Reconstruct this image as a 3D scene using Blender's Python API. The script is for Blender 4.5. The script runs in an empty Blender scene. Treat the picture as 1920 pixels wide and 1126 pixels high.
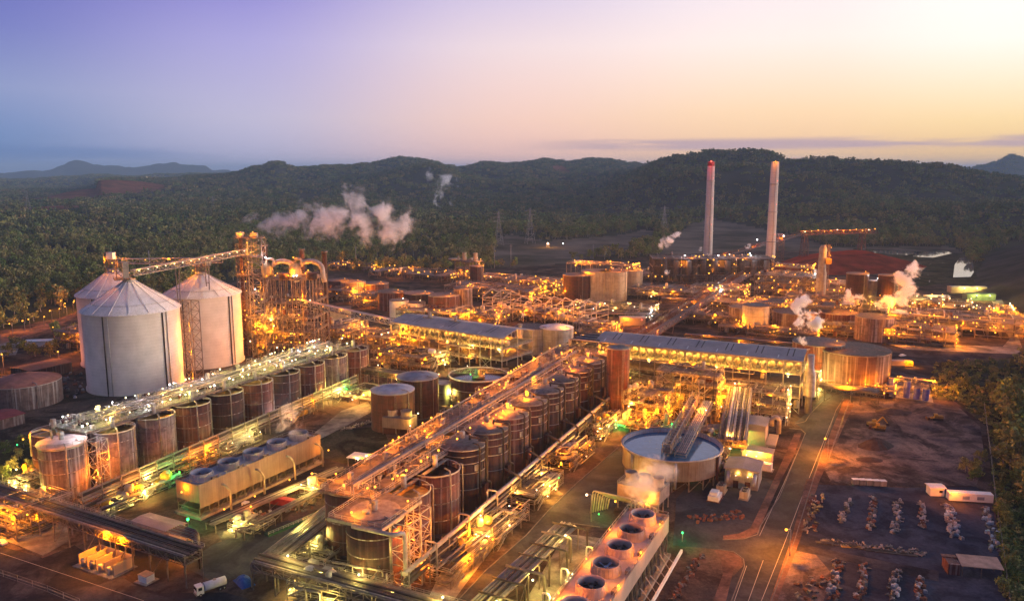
import bpy, bmesh, math, random
import numpy as np
from mathutils import Vector, Matrix, noise as mnoise

R = math.radians
scene = bpy.context.scene
# ------------------------------------------------------------------ camera
CAMZ, FPX, PITCH = 120.0, 1495.0, R(9.23)
cam_data = bpy.data.cameras.new("camera")
cam = bpy.data.objects.new("camera", cam_data)
scene.collection.objects.link(cam)
cam.location = (0, 0, CAMZ)
cam.rotation_euler = (R(90) - PITCH, 0, 0)
cam_data.sensor_width = 36.0
cam_data.lens = 36.0 * FPX / 1920.0
cam_data.clip_start = 1.0
cam_data.clip_end = 60000.0
scene.camera = cam

# ------------------------------------------------------------------ view + render settings
scene.view_settings.view_transform = 'Standard'
scene.view_settings.look = 'None'
scene.view_settings.exposure = 0.85
scene.view_settings.gamma = 1.0
scene.view_settings.use_curve_mapping = False
cy = scene.cycles
cy.max_bounces = 5
cy.diffuse_bounces = 2
cy.glossy_bounces = 2
cy.volume_bounces = 4
cy.transparent_max_bounces = 6
cy.sample_clamp_indirect = 2.0
cy.sample_clamp_direct = 0.0
cy.use_light_tree = True
cy.volume_step_rate = 0.3
cy.volume_max_steps = 200
cy.use_denoising = True

# ------------------------------------------------------------------ sky (world)
def lin(c):
    return tuple(((v / 255.0) / 12.92 if v / 255.0 <= 0.04045 else ((v / 255.0 + 0.055) / 1.055) ** 2.4) for v in c)

SUN_AZ, SUN_EL = 88.0, 3.0            # degrees, clockwise from the view direction
world = bpy.data.worlds.new("World")
scene.world = world
world.use_nodes = True
nt = world.node_tree
nt.nodes.clear()
N = nt.nodes.new
def LK(a, b): nt.links.new(a, b)
def wmath(op, a, b=None, c=None, clamp=False):
    n = N('ShaderNodeMath'); n.operation = op; n.use_clamp = clamp
    for i, v in enumerate((a, b, c)):
        if v is None: continue
        if isinstance(v, (int, float)): n.inputs[i].default_value = v
        else: LK(v, n.inputs[i])
    return n.outputs[0]
def wramp(fac, stops, interp='LINEAR'):
    n = N('ShaderNodeValToRGB'); n.color_ramp.interpolation = interp
    el = n.color_ramp.elements
    while len(el) > 1: el.remove(el[-1])
    for i, (p, c) in enumerate(stops):
        e = el[0] if i == 0 else el.new(p)
        e.position = p; e.color = tuple(c) + (1,)
    LK(fac, n.inputs[0])
    return n.outputs[0]
def wmix(f, a, b, mode='MIX'):
    n = N('ShaderNodeMix'); n.data_type = 'RGBA'; n.blend_type = mode
    if isinstance(f, (int, float)): n.inputs[0].default_value = f
    else: LK(f, n.inputs[0])
    for i, v in ((6, a), (7, b)):
        if isinstance(v, tuple): n.inputs[i].default_value = v + (1,)
        else: LK(v, n.inputs[i])
    return n.outputs[2]
tc = N('ShaderNodeTexCoord')
sx = N('ShaderNodeSeparateXYZ'); LK(tc.outputs['Generated'], sx.inputs[0])
X_, Y_, Z_ = sx.outputs
hor = wmath('SQRT', wmath('ADD', wmath('MULTIPLY', X_, X_), wmath('ADD', wmath('MULTIPLY', Y_, Y_), 1e-6)))
elev = wmath('ARCTAN2', Z_, hor)                       # radians
azim = wmath('ARCTAN2', X_, Y_)
e01 = wmath('MULTIPLY', elev, 1 / R(14.0))              # 0..1 for 0..14 degrees
dsun = wmath('DIVIDE', wmath('ADD', wmath('MULTIPLY', X_, math.sin(R(40))), wmath('MULTIPLY', Y_, math.cos(R(40)))), hor)
def ER(rows, hi):  # rows: (photo-like elevation fraction, sRGB)
    return wramp(e01, [(p, lin(c)) for p, c in rows] + [(1.0, lin(hi))])
back = ER([(0.0, (112, 112, 140)), (0.4, (140, 130, 150))], (108, 116, 155))
left = ER([(0.0, (92, 122, 172)), (0.16, (108, 134, 182)), (0.35, (136, 148, 190)), (0.6, (112, 120, 184))], (84, 84, 172))
midl = ER([(0.0, (176, 172, 202)), (0.25, (186, 180, 206)), (0.6, (166, 160, 210))], (116, 110, 196))
midd = ER([(0.0, (243, 190, 172)), (0.25, (243, 202, 184)), (0.6, (233, 212, 214))], (186, 180, 222))
rght = ER([(0.0, (250, 196, 134)), (0.28, (253, 216, 172)), (0.6, (252, 233, 224))], (234, 224, 236))
far_r = ER([(0.0, (250, 194, 112)), (0.22, (254, 220, 160)), (0.55, (255, 245, 234))], (252, 249, 250))
def mr(v, a, b):
    n = N('ShaderNodeMapRange'); n.interpolation_type = 'SMOOTHSTEP'
    LK(v, n.inputs[0]); n.inputs[1].default_value = a; n.inputs[2].default_value = b
    return n.outputs[0]
sky = wmix(mr(dsun, -0.3, 0.30), back, left)
sky = wmix(mr(dsun, 0.28, 0.56), sky, midl)
sky = wmix(mr(dsun, 0.52, 0.80), sky, midd)
sky = wmix(mr(dsun, 0.76, 0.955), sky, rght)
sky = wmix(mr(dsun, 0.94, 0.995), sky, far_r)
# zenith
sky = wmix(mr(elev, R(13), R(60)), sky, lin((98, 110, 150)))
# thin cloud bands near the horizon
cv = N('ShaderNodeCombineXYZ'); LK(wmath('MULTIPLY', azim, 5.0), cv.inputs[0]); LK(wmath('MULTIPLY', elev, 95.0), cv.inputs[1])
cn = N('ShaderNodeTexNoise'); cn.inputs['Scale'].default_value = 1.0; cn.inputs['Detail'].default_value = 6.0; cn.inputs['Roughness'].default_value = 0.55
LK(cv.outputs[0], cn.inputs['Vector'])
cband = wmath('MULTIPLY', mr(elev, R(1.25), R(1.6)), wmath('SUBTRACT', 1.0, mr(elev, R(1.9), R(2.35))))
cright = wmath('MULTIPLY', cband, mr(azim, R(-2), R(9)))
cf = wmath('MULTIPLY', cright, mr(cn.outputs[0], 0.30, 0.52))
sky = wmix(wmath('MULTIPLY', cf, 0.9), sky, lin((192, 162, 168)))
lband = wmath('MULTIPLY', mr(elev, R(0.2), R(0.9)), wmath('SUBTRACT', 1.0, mr(elev, R(1.1), R(1.8))))
lf = wmath('MULTIPLY', wmath('MULTIPLY', lband, wmath('SUBTRACT', 1.0, mr(azim, R(-28), R(-17)))), mr(cn.outputs[0], 0.30, 0.55))
sky = wmix(wmath('MULTIPLY', lf, 0.6), sky, lin((86, 116, 170)))
# physical sky glow added on top, then dark below the horizon
nish = N('ShaderNodeTexSky'); nish.sky_type = 'NISHITA'; nish.sun_disc = False
nish.sun_elevation = R(SUN_EL); nish.sun_rotation = R(SUN_AZ)
sky = wmix(0.0015, sky, nish.outputs[0])
sky = wmix(wmath('SUBTRACT', 1.0, mr(elev, R(-3), R(-0.2))), sky, (0.05, 0.05, 0.07))
bg = N('ShaderNodeBackground'); bg.inputs[1].default_value = 0.66
LK(sky, bg.inputs[0])
wo = N('ShaderNodeOutputWorld'); LK(bg.outputs[0], wo.inputs[0])

# ------------------------------------------------------------------ sun (soft afterglow)
sd = bpy.data.lights.new("sun", 'SUN')
sd.energy = 1.6; sd.angle = R(18); sd.color = (1.0, 0.85, 0.70)
sun = bpy.data.objects.new("sun", sd); scene.collection.objects.link(sun)
sdir = Vector((math.sin(R(SUN_AZ)) * math.cos(R(9)), math.cos(R(SUN_AZ)) * math.cos(R(9)), math.sin(R(9))))
sun.rotation_euler = sdir.to_track_quat('Z', 'Y').to_euler()

# ------------------------------------------------------------------ helpers
COL = scene.collection
def tag(o, label=None, cat=None, group=None, kind=None):
    if label: o['label'] = label
    if cat: o['category'] = cat
    if group: o['group'] = group
    if kind: o['kind'] = kind
    return o
def G(px, py, z=0.0):
    """ground position (X, Y) that the survey picture shows at px,py for height z"""
    a = (px - 960) / FPX; b = (563 - py) / FPX
    dy = math.cos(PITCH) + b * math.sin(PITCH); dz = -math.sin(PITCH) + b * math.cos(PITCH)
    t = (z - CAMZ) / dz
    return (a * t, dy * t)
def W3(px, py, Y):
    a = (px - 960) / FPX; b = (563 - py) / FPX
    dy = math.cos(PITCH) + b * math.sin(PITCH); dz = -math.sin(PITCH) + b * math.cos(PITCH)
    t = Y / dy
    return (a * t, Y, CAMZ + dz * t)
ST = R(62.7)                                   # bearing of the plant grid
def SW(u, w):
    return (u * math.cos(ST) - w * math.sin(ST), u * math.sin(ST) + w * math.cos(ST))
def thing(name, label, cat, loc=(0, 0, 0), rz=0.0, group=None, kind=None):
    o = bpy.data.objects.new(name, None); COL.objects.link(o)
    o.empty_display_size = 0.5
    o.location = loc if len(loc) == 3 else (loc[0], loc[1], 0); o.rotation_euler = (0, 0, rz)
    return tag(o, label, cat, group, kind)
def copy_tree(o, parent=None):
    c = o.copy(); COL.objects.link(c)
    if parent is not None: c.parent = parent
    for ch in o.children: copy_tree(ch, c)
    return c

class MB:
    def __init__(s): s.v = []; s.f = []; s.sm = []
    def add(s, vs, fs, smooth=False):
        n = len(s.v); s.v += [tuple(v) for v in vs]
        s.f += [tuple(i + n for i in f) for f in fs]; s.sm += [smooth] * len(fs)
        return s
    def box(s, c, d, rz=0.0):
        hx, hy, hz = d[0] / 2, d[1] / 2, d[2] / 2; ca, sa = math.cos(rz), math.sin(rz)
        vs = []
        for dz in (-hz, hz):
            for dx, dy in ((-hx, -hy), (hx, -hy), (hx, hy), (-hx, hy)):
                vs.append((c[0] + dx * ca - dy * sa, c[1] + dx * sa + dy * ca, c[2] + dz))
        return s.add(vs, [(3, 2, 1, 0), (4, 5, 6, 7), (0, 1, 5, 4), (1, 2, 6, 5), (2, 3, 7, 6), (3, 0, 4, 7)])
    def b2(s, x0, x1, y0, y1, z0, z1):
        return s.box(((x0 + x1) / 2, (y0 + y1) / 2, (z0 + z1) / 2), (x1 - x0, y1 - y0, z1 - z0))
    def beam(s, p, q, w=0.25, h=None):
        h = h or w; p = Vector(p); q = Vector(q); d = q - p
        if d.length < 1e-6: return s
        d.normalize(); up = Vector((0, 0, 1)) if abs(d.z) < 0.95 else Vector((1, 0, 0))
        a = d.cross(up).normalized() * (w / 2); b = a.cross(d).normalized() * (h / 2)
        vs = [p - a - b, p + a - b, p + a + b, p - a + b, q - a - b, q + a - b, q + a + b, q - a + b]
        return s.add(vs, [(0, 1, 2, 3), (7, 6, 5, 4), (4, 5, 1, 0), (5, 6, 2, 1), (6, 7, 3, 2), (7, 4, 0, 3)])
    def tube(s, pts, r, n=6, caps=True):
        pts = [Vector(p) for p in pts]; rings = []
        m = len(pts)
        for i, p in enumerate(pts):
            d = (pts[min(i + 1, m - 1)] - pts[max(i - 1, 0)])
            if d.length < 1e-9: d = Vector((0, 0, 1))
            d.normalize()
            up = Vector((0, 0, 1)) if abs(d.z) < 0.9 else Vector((1, 0, 0))
            a = d.cross(up).normalized(); b = a.cross(d)
            k = r[i] if isinstance(r, (list, tuple)) else r
            rings.append([p + (a * math.cos(t) + b * math.sin(t)) * k for t in [2 * math.pi * j / n for j in range(n)]])
        vs = [v for rg in rings for v in rg]; fs = []
        for i in range(m - 1):
            for j in range(n):
                fs.append((i * n + j, i * n + (j + 1) % n, (i + 1) * n + (j + 1) % n, (i + 1) * n + j))
        s.add(vs, fs, True)
        if caps:
            s.add([], []); k = len(s.v) - len(vs)
            s.f.append(tuple(k + j for j in reversed(range(n)))); s.sm.append(False)
            s.f.append(tuple(k + (m - 1) * n + j for j in range(n))); s.sm.append(False)
        return s
    def pipe(s, pts, r, n=7):
        """tube with rounded elbows"""
        P = [Vector(p) for p in pts]; out = [P[0]]
        for i in range(1, len(P) - 1):
            a, b, c = P[i - 1], P[i], P[i + 1]
            k = min(r * 2.2, (a - b).length * 0.45, (c - b).length * 0.45)
            p0 = b + (a - b).normalized() * k; p1 = b + (c - b).normalized() * k
            for t in (0, 0.5, 1): out.append(p0.lerp(b, t).lerp(b.lerp(p1, t), t))
        out.append(P[-1])
        return s.tube(out, r, n)
    def lathe(s, prof, c=(0, 0, 0), n=32, smooth=True):
        vs = []; fs = []; m = len(prof)
        for (r, z) in prof:
            for j in range(n):
                t = 2 * math.pi * j / n
                vs.append((c[0] + r * math.cos(t), c[1] + r * math.sin(t), c[2] + z))
        for i in range(m - 1):
            for j in range(n):
                fs.append((i * n + j, i * n + (j + 1) % n, (i + 1) * n + (j + 1) % n, (i + 1) * n + j))
        return s.add(vs, fs, smooth)
    def cyl(s, c, r, z0, z1, n=24, r2=None):
        r2 = r if r2 is None else r2
        s.lathe([(r, z0), (r2, z1)], c, n)
        k = len(s.v) - 2 * n
        s.f.append(tuple(k + j for j in reversed(range(n)))); s.sm.append(False)
        s.f.append(tuple(k + n + j for j in range(n))); s.sm.append(False)
        return s
    def hoop(s, c, r, z, t=0.2, n=32):
        return s.lathe([(r - t * .5, z - t), (r + t, z - t), (r + t, z + t), (r - t * .5, z + t), (r - t * .5, z - t)], c, n, False)
    def rail(s, pts, h=1.1, step=2.5, t=0.09, closed=False):
        pts = [Vector(p) for p in pts]
        if closed: pts = pts + [pts[0]]
        for a, b in zip(pts, pts[1:]):
            L = (b - a).length
            if L < 0.1: continue
            for zz in (h, h * 0.5):
                s.beam(a + Vector((0, 0, zz)), b + Vector((0, 0, zz)), t)
            k = max(1, int(L / step))
            for i in range(k + 1):
                p = a.lerp(b, i / k); s.beam(p, p + Vector((0, 0, h)), t)
        return s
    def truss(s, p, q, w, h, bay=3.0, t=0.22, side=True):
        """open box truss between p and q (centre of its bottom), w wide, h high"""
        p = Vector(p); q = Vector(q); d = q - p; L = d.length; d.normalize()
        a = d.cross(Vector((0, 0, 1)))
        a = (a.normalized() if a.length > 1e-4 else Vector((1, 0, 0))) * (w / 2)
        up = Vector((0, 0, h)) if abs(d.z) < 0.9 else Vector((0, h, 0))
        k = max(1, round(L / bay))
        P = [p.lerp(q, i / k) for i in range(k + 1)]
        for sgn in (-1, 1):
            for z in (0, 1):
                s.beam(P[0] + a * sgn + up * z, P[-1] + a * sgn + up * z, t)
            for i, c in enumerate(P):
                s.beam(c + a * sgn, c + a * sgn + up, t * .7)
                if i < k:
                    z0, z1 = (0, 1) if i % 2 else (1, 0)
                    s.beam(c + a * sgn + up * z0, P[i + 1] + a * sgn + up * z1, t * .7)
        for i, c in enumerate(P):
            for z in (0, 1): s.beam(c - a + up * z, c + a + up * z, t * .7)
        return s
    def mast(s, x, y, z0, z1, w0, w1=None, bay=4, t=0.25):
        """lattice mast"""
        w1 = w0 if w1 is None else w1; k = max(1, round((z1 - z0) / bay)); lv = []
        for i in range(k + 1):
            f = i / k; w = (w0 + (w1 - w0) * f) / 2; z = z0 + (z1 - z0) * f
            lv.append([Vector((x + sx_ * w, y + sy_ * w, z)) for sx_, sy_ in ((-1, -1), (1, -1), (1, 1), (-1, 1))])
        for j in range(4): s.beam(lv[0][j], lv[-1][j], t)
        for i in range(k):
            for j in range(4):
                s.beam(lv[i + 1][j], lv[i + 1][(j + 1) % 4], t * .6)
                s.beam(lv[i][j] if i % 2 else lv[i][(j + 1) % 4], lv[i + 1][(j + 1) % 4] if i % 2 else lv[i + 1][j], t * .6)
        return s
    def build(s, name, m, parent=None, loc=None, label=None):
        me = bpy.data.meshes.new(name)
        me.from_pydata(s.v, [], s.f); me.update()
        me.polygons.foreach_set('use_smooth', s.sm)
        me.materials.append(m)
        o = bpy.data.objects.new(name, me); COL.objects.link(o)
        if parent is not None: o.parent = parent
        if loc is not None: o.location = loc
        if label: o['label'] = label
        return o

# ------------------------------------------------------------------ materials
MATS = {}
def mat(key, col, rough=0.7, metal=0.0, var=0.35, scale=0.5, col2=None, streak=0.0, rings=0.0, bump=0.0, objvar=0.25, spec=0.2, corr=0.0, det=5.0, grime=None, speck=0.0, stain=0.0):
    """procedural surface: base colour broken by noise, optional vertical streaks, plate rings and corrugation"""
    if key in MATS: return MATS[key]
    m = bpy.data.materials.new(key); m.use_nodes = True; t = m.node_tree; t.nodes.clear()
    def n(k): return t.nodes.new(k)
    def l(a, b): t.links.new(a, b)
    out = n('ShaderNodeOutputMaterial'); bs = n('ShaderNodeBsdfPrincipled'); l(bs.outputs[0], out.inputs[0])
    bs.inputs['Roughness'].default_value = rough; bs.inputs['Metallic'].default_value = metal
    bs.inputs['Specular IOR Level'].default_value = spec
    tcn = n('ShaderNodeTexCoord'); oi = n('ShaderNodeObjectInfo')
    off = n('ShaderNodeVectorMath'); off.operation = 'ADD'; l(tcn.outputs['Object'], off.inputs[0])
    rs = n('ShaderNodeVectorMath'); rs.operation = 'SCALE'; rs.inputs[0].default_value = (37, 53, 29); l(oi.outputs['Random'], rs.inputs['Scale']); l(rs.outputs[0], off.inputs[1])
    vec = off.outputs[0]
    ns = n('ShaderNodeTexNoise'); ns.inputs['Scale'].default_value = scale; ns.inputs['Detail'].default_value = det; ns.inputs['Roughness'].default_value = 0.6; l(vec, ns.inputs['Vector'])
    c2 = col2 if col2 else tuple(c * (1 - var) for c in col)
    mx = n('ShaderNodeMix'); mx.data_type = 'RGBA'; mx.inputs[6].default_value = tuple(col) + (1,); mx.inputs[7].default_value = tuple(c2) + (1,)
    mp = n('ShaderNodeMapRange'); l(ns.outputs[0], mp.inputs[0]); mp.inputs[1].default_value = 0.36; mp.inputs[2].default_value = 0.64
    l(mp.outputs[0], mx.inputs[0]); cur = mx.outputs[2]
    def mult(cur, fac, lo, hi=1.0):
        r = n('ShaderNodeMapRange'); l(fac, r.inputs[0]); r.inputs[3].default_value = lo; r.inputs[4].default_value = hi
        v = n('ShaderNodeVectorMath'); v.operation = 'SCALE'; l(cur, v.inputs[0]); l(r.outputs[0], v.inputs['Scale'])
        return v.outputs[0]
    if streak:
        sep = n('ShaderNodeMapping'); sep.inputs['Scale'].default_value = (1.0, 1.0, 0.035); l(vec, sep.inputs[0])
        s2 = n('ShaderNodeTexNoise'); s2.inputs['Scale'].default_value = 0.9; s2.inputs['Detail'].default_value = 4; l(sep.outputs[0], s2.inputs['Vector'])
        r2 = n('ShaderNodeMapRange'); l(s2.outputs[0], r2.inputs[0]); r2.inputs[1].default_value = 0.52; r2.inputs[2].default_value = 0.66
        fm = n('ShaderNodeMath'); fm.operation = 'MULTIPLY'; l(r2.outputs[0], fm.inputs[0]); fm.inputs[1].default_value = streak
        m2 = n('ShaderNodeMix'); m2.data_type = 'RGBA'; l(fm.outputs[0], m2.inputs[0]); l(cur, m2.inputs[6])
        m2.inputs[7].default_value = tuple(grime or (0.30, 0.24, 0.21)) + (1,); cur = m2.outputs[2]
        s3 = n('ShaderNodeTexNoise'); s3.inputs['Scale'].default_value = 2.2; s3.inputs['Detail'].default_value = 3; l(sep.outputs[0], s3.inputs['Vector'])
        r3 = n('ShaderNodeMapRange'); l(s3.outputs[0], r3.inputs[0]); r3.inputs[1].default_value = 0.35; r3.inputs[2].default_value = 0.65
        cur = mult(cur, r3.outputs[0], 0.82, 1.10)
    if rings:
        sp = n('ShaderNodeSeparateXYZ'); l(tcn.outputs['Object'], sp.inputs[0])
        md = n('ShaderNodeMath'); md.operation = 'PINGPONG'; l(sp.outputs[2], md.inputs[0]); md.inputs[1].default_value = rings
        st = n('ShaderNodeMapRange'); l(md.outputs[0], st.inputs[0]); st.inputs[1].default_value = 0.0; st.inputs[2].default_value = rings * 0.12
        cur = mult(cur, st.outputs[0], 0.8, 1.0)
    if speck:
        s4 = n('ShaderNodeTexNoise'); s4.inputs['Scale'].default_value = 0.9; s4.inputs['Detail'].default_value = 9; s4.inputs['Roughness'].default_value = 0.85; l(vec, s4.inputs['Vector'])
        r4 = n('ShaderNodeMapRange'); l(s4.outputs[0], r4.inputs[0]); r4.inputs[1].default_value = 0.33; r4.inputs[2].default_value = 0.67
        cur = mult(cur, r4.outputs[0], 1 - speck, 1 + speck)
    if stain:
        s5 = n('ShaderNodeTexNoise'); s5.inputs['Scale'].default_value = 0.045; s5.inputs['Detail'].default_value = 7; s5.inputs['Roughness'].default_value = 0.65; s5.inputs['Distortion'].default_value = 1.2; l(vec, s5.inputs['Vector'])
        r5 = n('ShaderNodeMapRange'); l(s5.outputs[0], r5.inputs[0]); r5.inputs[1].default_value = 0.46; r5.inputs[2].default_value = 0.56
        cur = mult(cur, r5.outputs[0], 1 + stain * .4, 1 - stain)
    if objvar: cur = mult(cur, oi.outputs['Random'], 1 - objvar, 1 + objvar)
    l(cur, bs.inputs['Base Color'])
    if bump or corr:
        bp = n('ShaderNodeBump'); bp.inputs['Strength'].default_value = bump or 0.6; bp.inputs['Distance'].default_value = 0.12
        if corr:
            wv = n('ShaderNodeTexWave'); wv.inputs['Scale'].default_value = corr; wv.inputs['Distortion'].default_value = 0.0
            l(tcn.outputs['Object'], wv.inputs[0]); l(wv.outputs[1] if False else wv.outputs['Fac'], bp.inputs['Height'])
        else: l(ns.outputs[0], bp.inputs['Height'])
        l(bp.outputs[0], bs.inputs['Normal'])
    MATS[key] = m
    return m
def glow(key, col, strength):
    m = bpy.data.materials.new(key); m.use_nodes = True; t = m.node_tree; t.nodes.clear()
    e = t.nodes.new('ShaderNodeEmission'); e.inputs[0].default_value = tuple(col) + (1,); e.inputs[1].default_value = strength
    o = t.nodes.new('ShaderNodeOutputMaterial'); t.links.new(e.outputs[0], o.inputs[0])
    m.cycles.emission_sampling = 'NONE'
    MATS[key] = m
    return m

# ------------------------------------------------------------------ terrain
rng = np.random.default_rng(7)
_perm = rng.random((256, 256))
def vnoise(x, y):
    xi = np.floor(x).astype(int); yi = np.floor(y).astype(int); fx = x - xi; fy = y - yi
    fx = fx * fx * (3 - 2 * fx); fy = fy * fy * (3 - 2 * fy)
    g = lambda a, b: _perm[a & 255, b & 255]
    return (g(xi, yi) * (1 - fx) + g(xi + 1, yi) * fx) * (1 - fy) + (g(xi, yi + 1) * (1 - fx) + g(xi + 1, yi + 1) * fx) * fy
def fbm(x, y, o=4):
    s = 0; a = 0.5
    for i in range(o): s = s + a * vnoise(x * 2 ** i + 17 * i, y * 2 ** i + 31 * i); a *= 0.5
    return s
def sstep(a, b, x):
    t = np.clip((x - a) / (b - a), 0, 1); return t * t * (3 - 2 * t)
RIDGES = [  # distance, front width, back width, skyline points (px, py)
    (3000, 780, 1500, [(1040, 372), (1090, 368), (1130, 358), (1165, 338), (1200, 322), (1230, 304), (1270, 293), (1320, 286), (1400, 284), (1440, 288), (1480, 304), (1520, 299), (1560, 297), (1650, 305), (1760, 311), (1830, 320), (1920, 333), (2050, 345), (2300, 350)]),
    (2150, 330, 500, [(1180, 420), (1290, 402), (1420, 385), (1560, 372), (1700, 368), (1820, 372), (1920, 362), (2100, 352), (2300, 345)]),
    (5200, 1300, 1500, [(330, 332), (400, 326), (440, 322), (475, 314), (520, 306), (555, 313), (590, 313), (650, 309), (700, 305), (755, 295), (800, 302), (860, 317), (905, 303), (950, 306), (985, 304), (1020, 297), (1065, 303), (1115, 295), (1160, 302), (1200, 306), (1300, 310), (1400, 330)]),
    (3900, 700, 900, [(560, 362), (640, 348), (700, 334), (740, 318), (790, 306), (830, 312), (870, 327), (930, 338), (990, 334), (1060, 340), (1130, 346), (1200, 350)]),
    (14500, 1500, 3000, [(-400, 316), (0, 322), (60, 320), (100, 317), (145, 303), (190, 312), (260, 314), (325, 306), (355, 310), (385, 309), (400, 318), (480, 324), (600, 325), (1700, 325)]),
    (8200, 1500, 2000, [(-300, 330), (60, 331), (150, 328), (200, 324), (240, 329), (300, 325), (420, 323), (560, 322), (700, 322), (1500, 322), (1800, 318), (1850, 312), (1895, 299), (1925, 305), (2000, 315), (2300, 316)]),
]
MOUNDS = [(*G(182, 374), 170, 330, 42), (*G(95, 397), 110, 190, 12)]
def height(x, y):
    x = np.asarray(x, float); y = np.asarray(y, float)
    r = np.hypot(x, y); yy = np.where(y > 1, y, 1)
    px = 960 + FPX * (x / yy) / math.cos(PITCH)
    px = np.where(y > 1, px, 5000)
    n1 = fbm(x / 700, y / 700, 4); n2 = fbm(x / 260 + 9, y / 260 + 4, 3)
    z = (n1 - 0.36) * 34 * sstep(1200, 2400, r) + (n2 - .42) * 9 * sstep(900, 1500, r)
    for (Rd, wf, wb, pts) in RIDGES:
        P = np.array(pts, float)
        py = np.interp(px, P[:, 0], P[:, 1])
        el = np.arctan((563 - py) / FPX) - PITCH
        top = CAMZ + Rd * np.tan(el) / np.cos(np.arctan(x / yy)) * 1.0 - (9 if Rd < 9000 else 0)
        jag = (28 if Rd > 4000 else 16) if Rd < 9000 else 85
        top = top + (fbm(px / (34 if Rd < 9000 else 22) + Rd, px * 0 + 2.5, 4) - .47) * jag
        top = np.where((px < P[0, 0] - 150) | (px > P[-1, 0] + 150), -60, top)
        warp = (fbm(x / (wf * .9) + Rd, y / (wf * .9), 4) - 0.47) * wf * 1.3
        d = r - Rd
        d = d + warp * np.clip(np.abs(d) / (wf * 0.35), 0, 1)
        w = np.where(d < 0, wf, wb)
        bell = np.exp(-(d / w) ** 2 * 1.5)
        er = 1 + (fbm(x / (wf * .55) + Rd, y / (wf * .55) + 3, 5) - .47) * 3.2 * (1 - bell)
        z = np.maximum(z, top * bell * er + z * (1 - bell))
    for (bx, by, rx, ry, hh) in MOUNDS: z = z + hh * np.exp(-((x - bx) / rx) ** 2 - ((y - by) / ry) ** 2)
    # keep the plant and its surroundings level
    k = sstep(1250, 1800, r)
    return z * k

def terrain_mesh():
    az = np.concatenate([np.linspace(-180, -52, 26)[:-1], np.linspace(-52, 52, 520), np.linspace(52, 180, 26)[1:]])
    rr = np.concatenate([np.array([0.5, 60, 140]), np.linspace(200, 1000, 14), np.linspace(1040, 6200, 170)[0:], np.geomspace(6300, 33000, 60)])
    A, RR = np.meshgrid(np.radians(az), rr)
    x = np.sin(A) * RR; y = np.cos(A) * RR; z = height(x, y)
    nr, na = x.shape
    vs = np.stack([x, y, z], -1).reshape(-1, 3)
    fs = []
    for i in range(nr - 1):
        for j in range(na - 1):
            fs.append((i * na + j, (i + 1) * na + j, (i + 1) * na + j + 1, i * na + j + 1))
    me = bpy.data.meshes.new('terrain'); me.from_pydata(vs.tolist(), [], [tuple(reversed(f)) for f in fs]); me.update()
    me.polygons.foreach_set('use_smooth', [True] * len(fs))
    return me
def inside(poly, x, y):
    P = poly; c = np.zeros(np.shape(x), bool); j = len(P) - 1
    for i in range(len(P)):
        xi, yi = P[i]; xj, yj = P[j]
        c ^= ((yi > y) != (yj > y)) & (x < (xj - xi) * (y - yi) / ((yj - yi) if yj != yi else 1e-9) + xi)
        j = i
    return c
mt_ter = mat('forest_floor', (0.060, 0.052, 0.036), 0.95, var=0.5, scale=0.012, col2=(0.034, 0.040, 0.020), objvar=0, det=10, spec=0)
ter = bpy.data.objects.new('terrain', terrain_mesh()); ter.data.materials.append(mt_ter); COL.objects.link(ter); tag(ter, kind='structure')

# ------------------------------------------------------------------ ground sheets
def sheet(name, pts, z, m, world_pts=False, kind='structure', thick=0.0):
    P = [(p if world_pts else G(p[0], p[1])) for p in pts]
    bm = bmesh.new(); vs = [bm.verts.new((p[0], p[1], z)) for p in P]
    f = bm.faces.new(vs); f.normal_update()
    if f.normal.z < 0: f.normal_flip()
    if thick:
        g = bmesh.ops.extrude_face_region(bm, geom=[f])
        for v in [e for e in g['geom'] if isinstance(e, bmesh.types.BMVert)]: v.co.z -= thick
    bmesh.ops.triangulate(bm, faces=[q for q in bm.faces if len(q.verts) > 4])
    me = bpy.data.meshes.new(name); bm.to_mesh(me); bm.free(); me.materials.append(m)
    o = bpy.data.objects.new(name, me); COL.objects.link(o)
    if kind: tag(o, kind=kind)
    return o
m_dirt = mat('plant_dirt', (0.105, 0.070, 0.055), 0.95, var=0.4, scale=0.06, col2=(0.045, 0.038, 0.036), objvar=0, det=9, spec=0, speck=.5, stain=.45)
m_asph = mat('asphalt', (0.056, 0.055, 0.062), 0.8, var=0.3, scale=0.12, col2=(0.032, 0.032, 0.042), objvar=0, det=9, spec=0.08, speck=.35, stain=.3)
m_asph2 = mat('worn_asphalt', (0.070, 0.060, 0.062), 0.9, var=0.3, scale=0.09, col2=(0.034, 0.033, 0.040), objvar=0, det=9, spec=0, speck=.4, stain=.4)
m_conc = mat('concrete_slab', (0.30, 0.27, 0.24), 0.85, var=0.4, scale=0.15, col2=(0.15, 0.13, 0.12), objvar=0.1, det=8, spec=0, speck=.25, stain=.35)
m_red = mat('red_soil', (0.19, 0.11, 0.085), 0.95, var=0.4, scale=0.15, col2=(0.10, 0.065, 0.055), objvar=0.05, det=8, spec=0, speck=.4, stain=.3)
m_grass = mat('dry_grass', (0.075, 0.062, 0.040), 0.95, var=0.5, scale=0.03, col2=(0.036, 0.040, 0.022), objvar=0, det=10, spec=0, speck=.6, stain=.4)
m_field = mat('pale_field', (0.19, 0.145, 0.11), 0.95, var=0.4, scale=0.012, col2=(0.06, 0.052, 0.034), objvar=0, det=10, spec=0)
m_water = mat('still_water', (0.10, 0.11, 0.13), 0.04, var=0.2, scale=0.1, objvar=0, spec=1.0)
m_line = mat('line_paint', (0.40, 0.38, 0.36), 0.7, var=0.3, scale=2.0, objvar=0)
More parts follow.
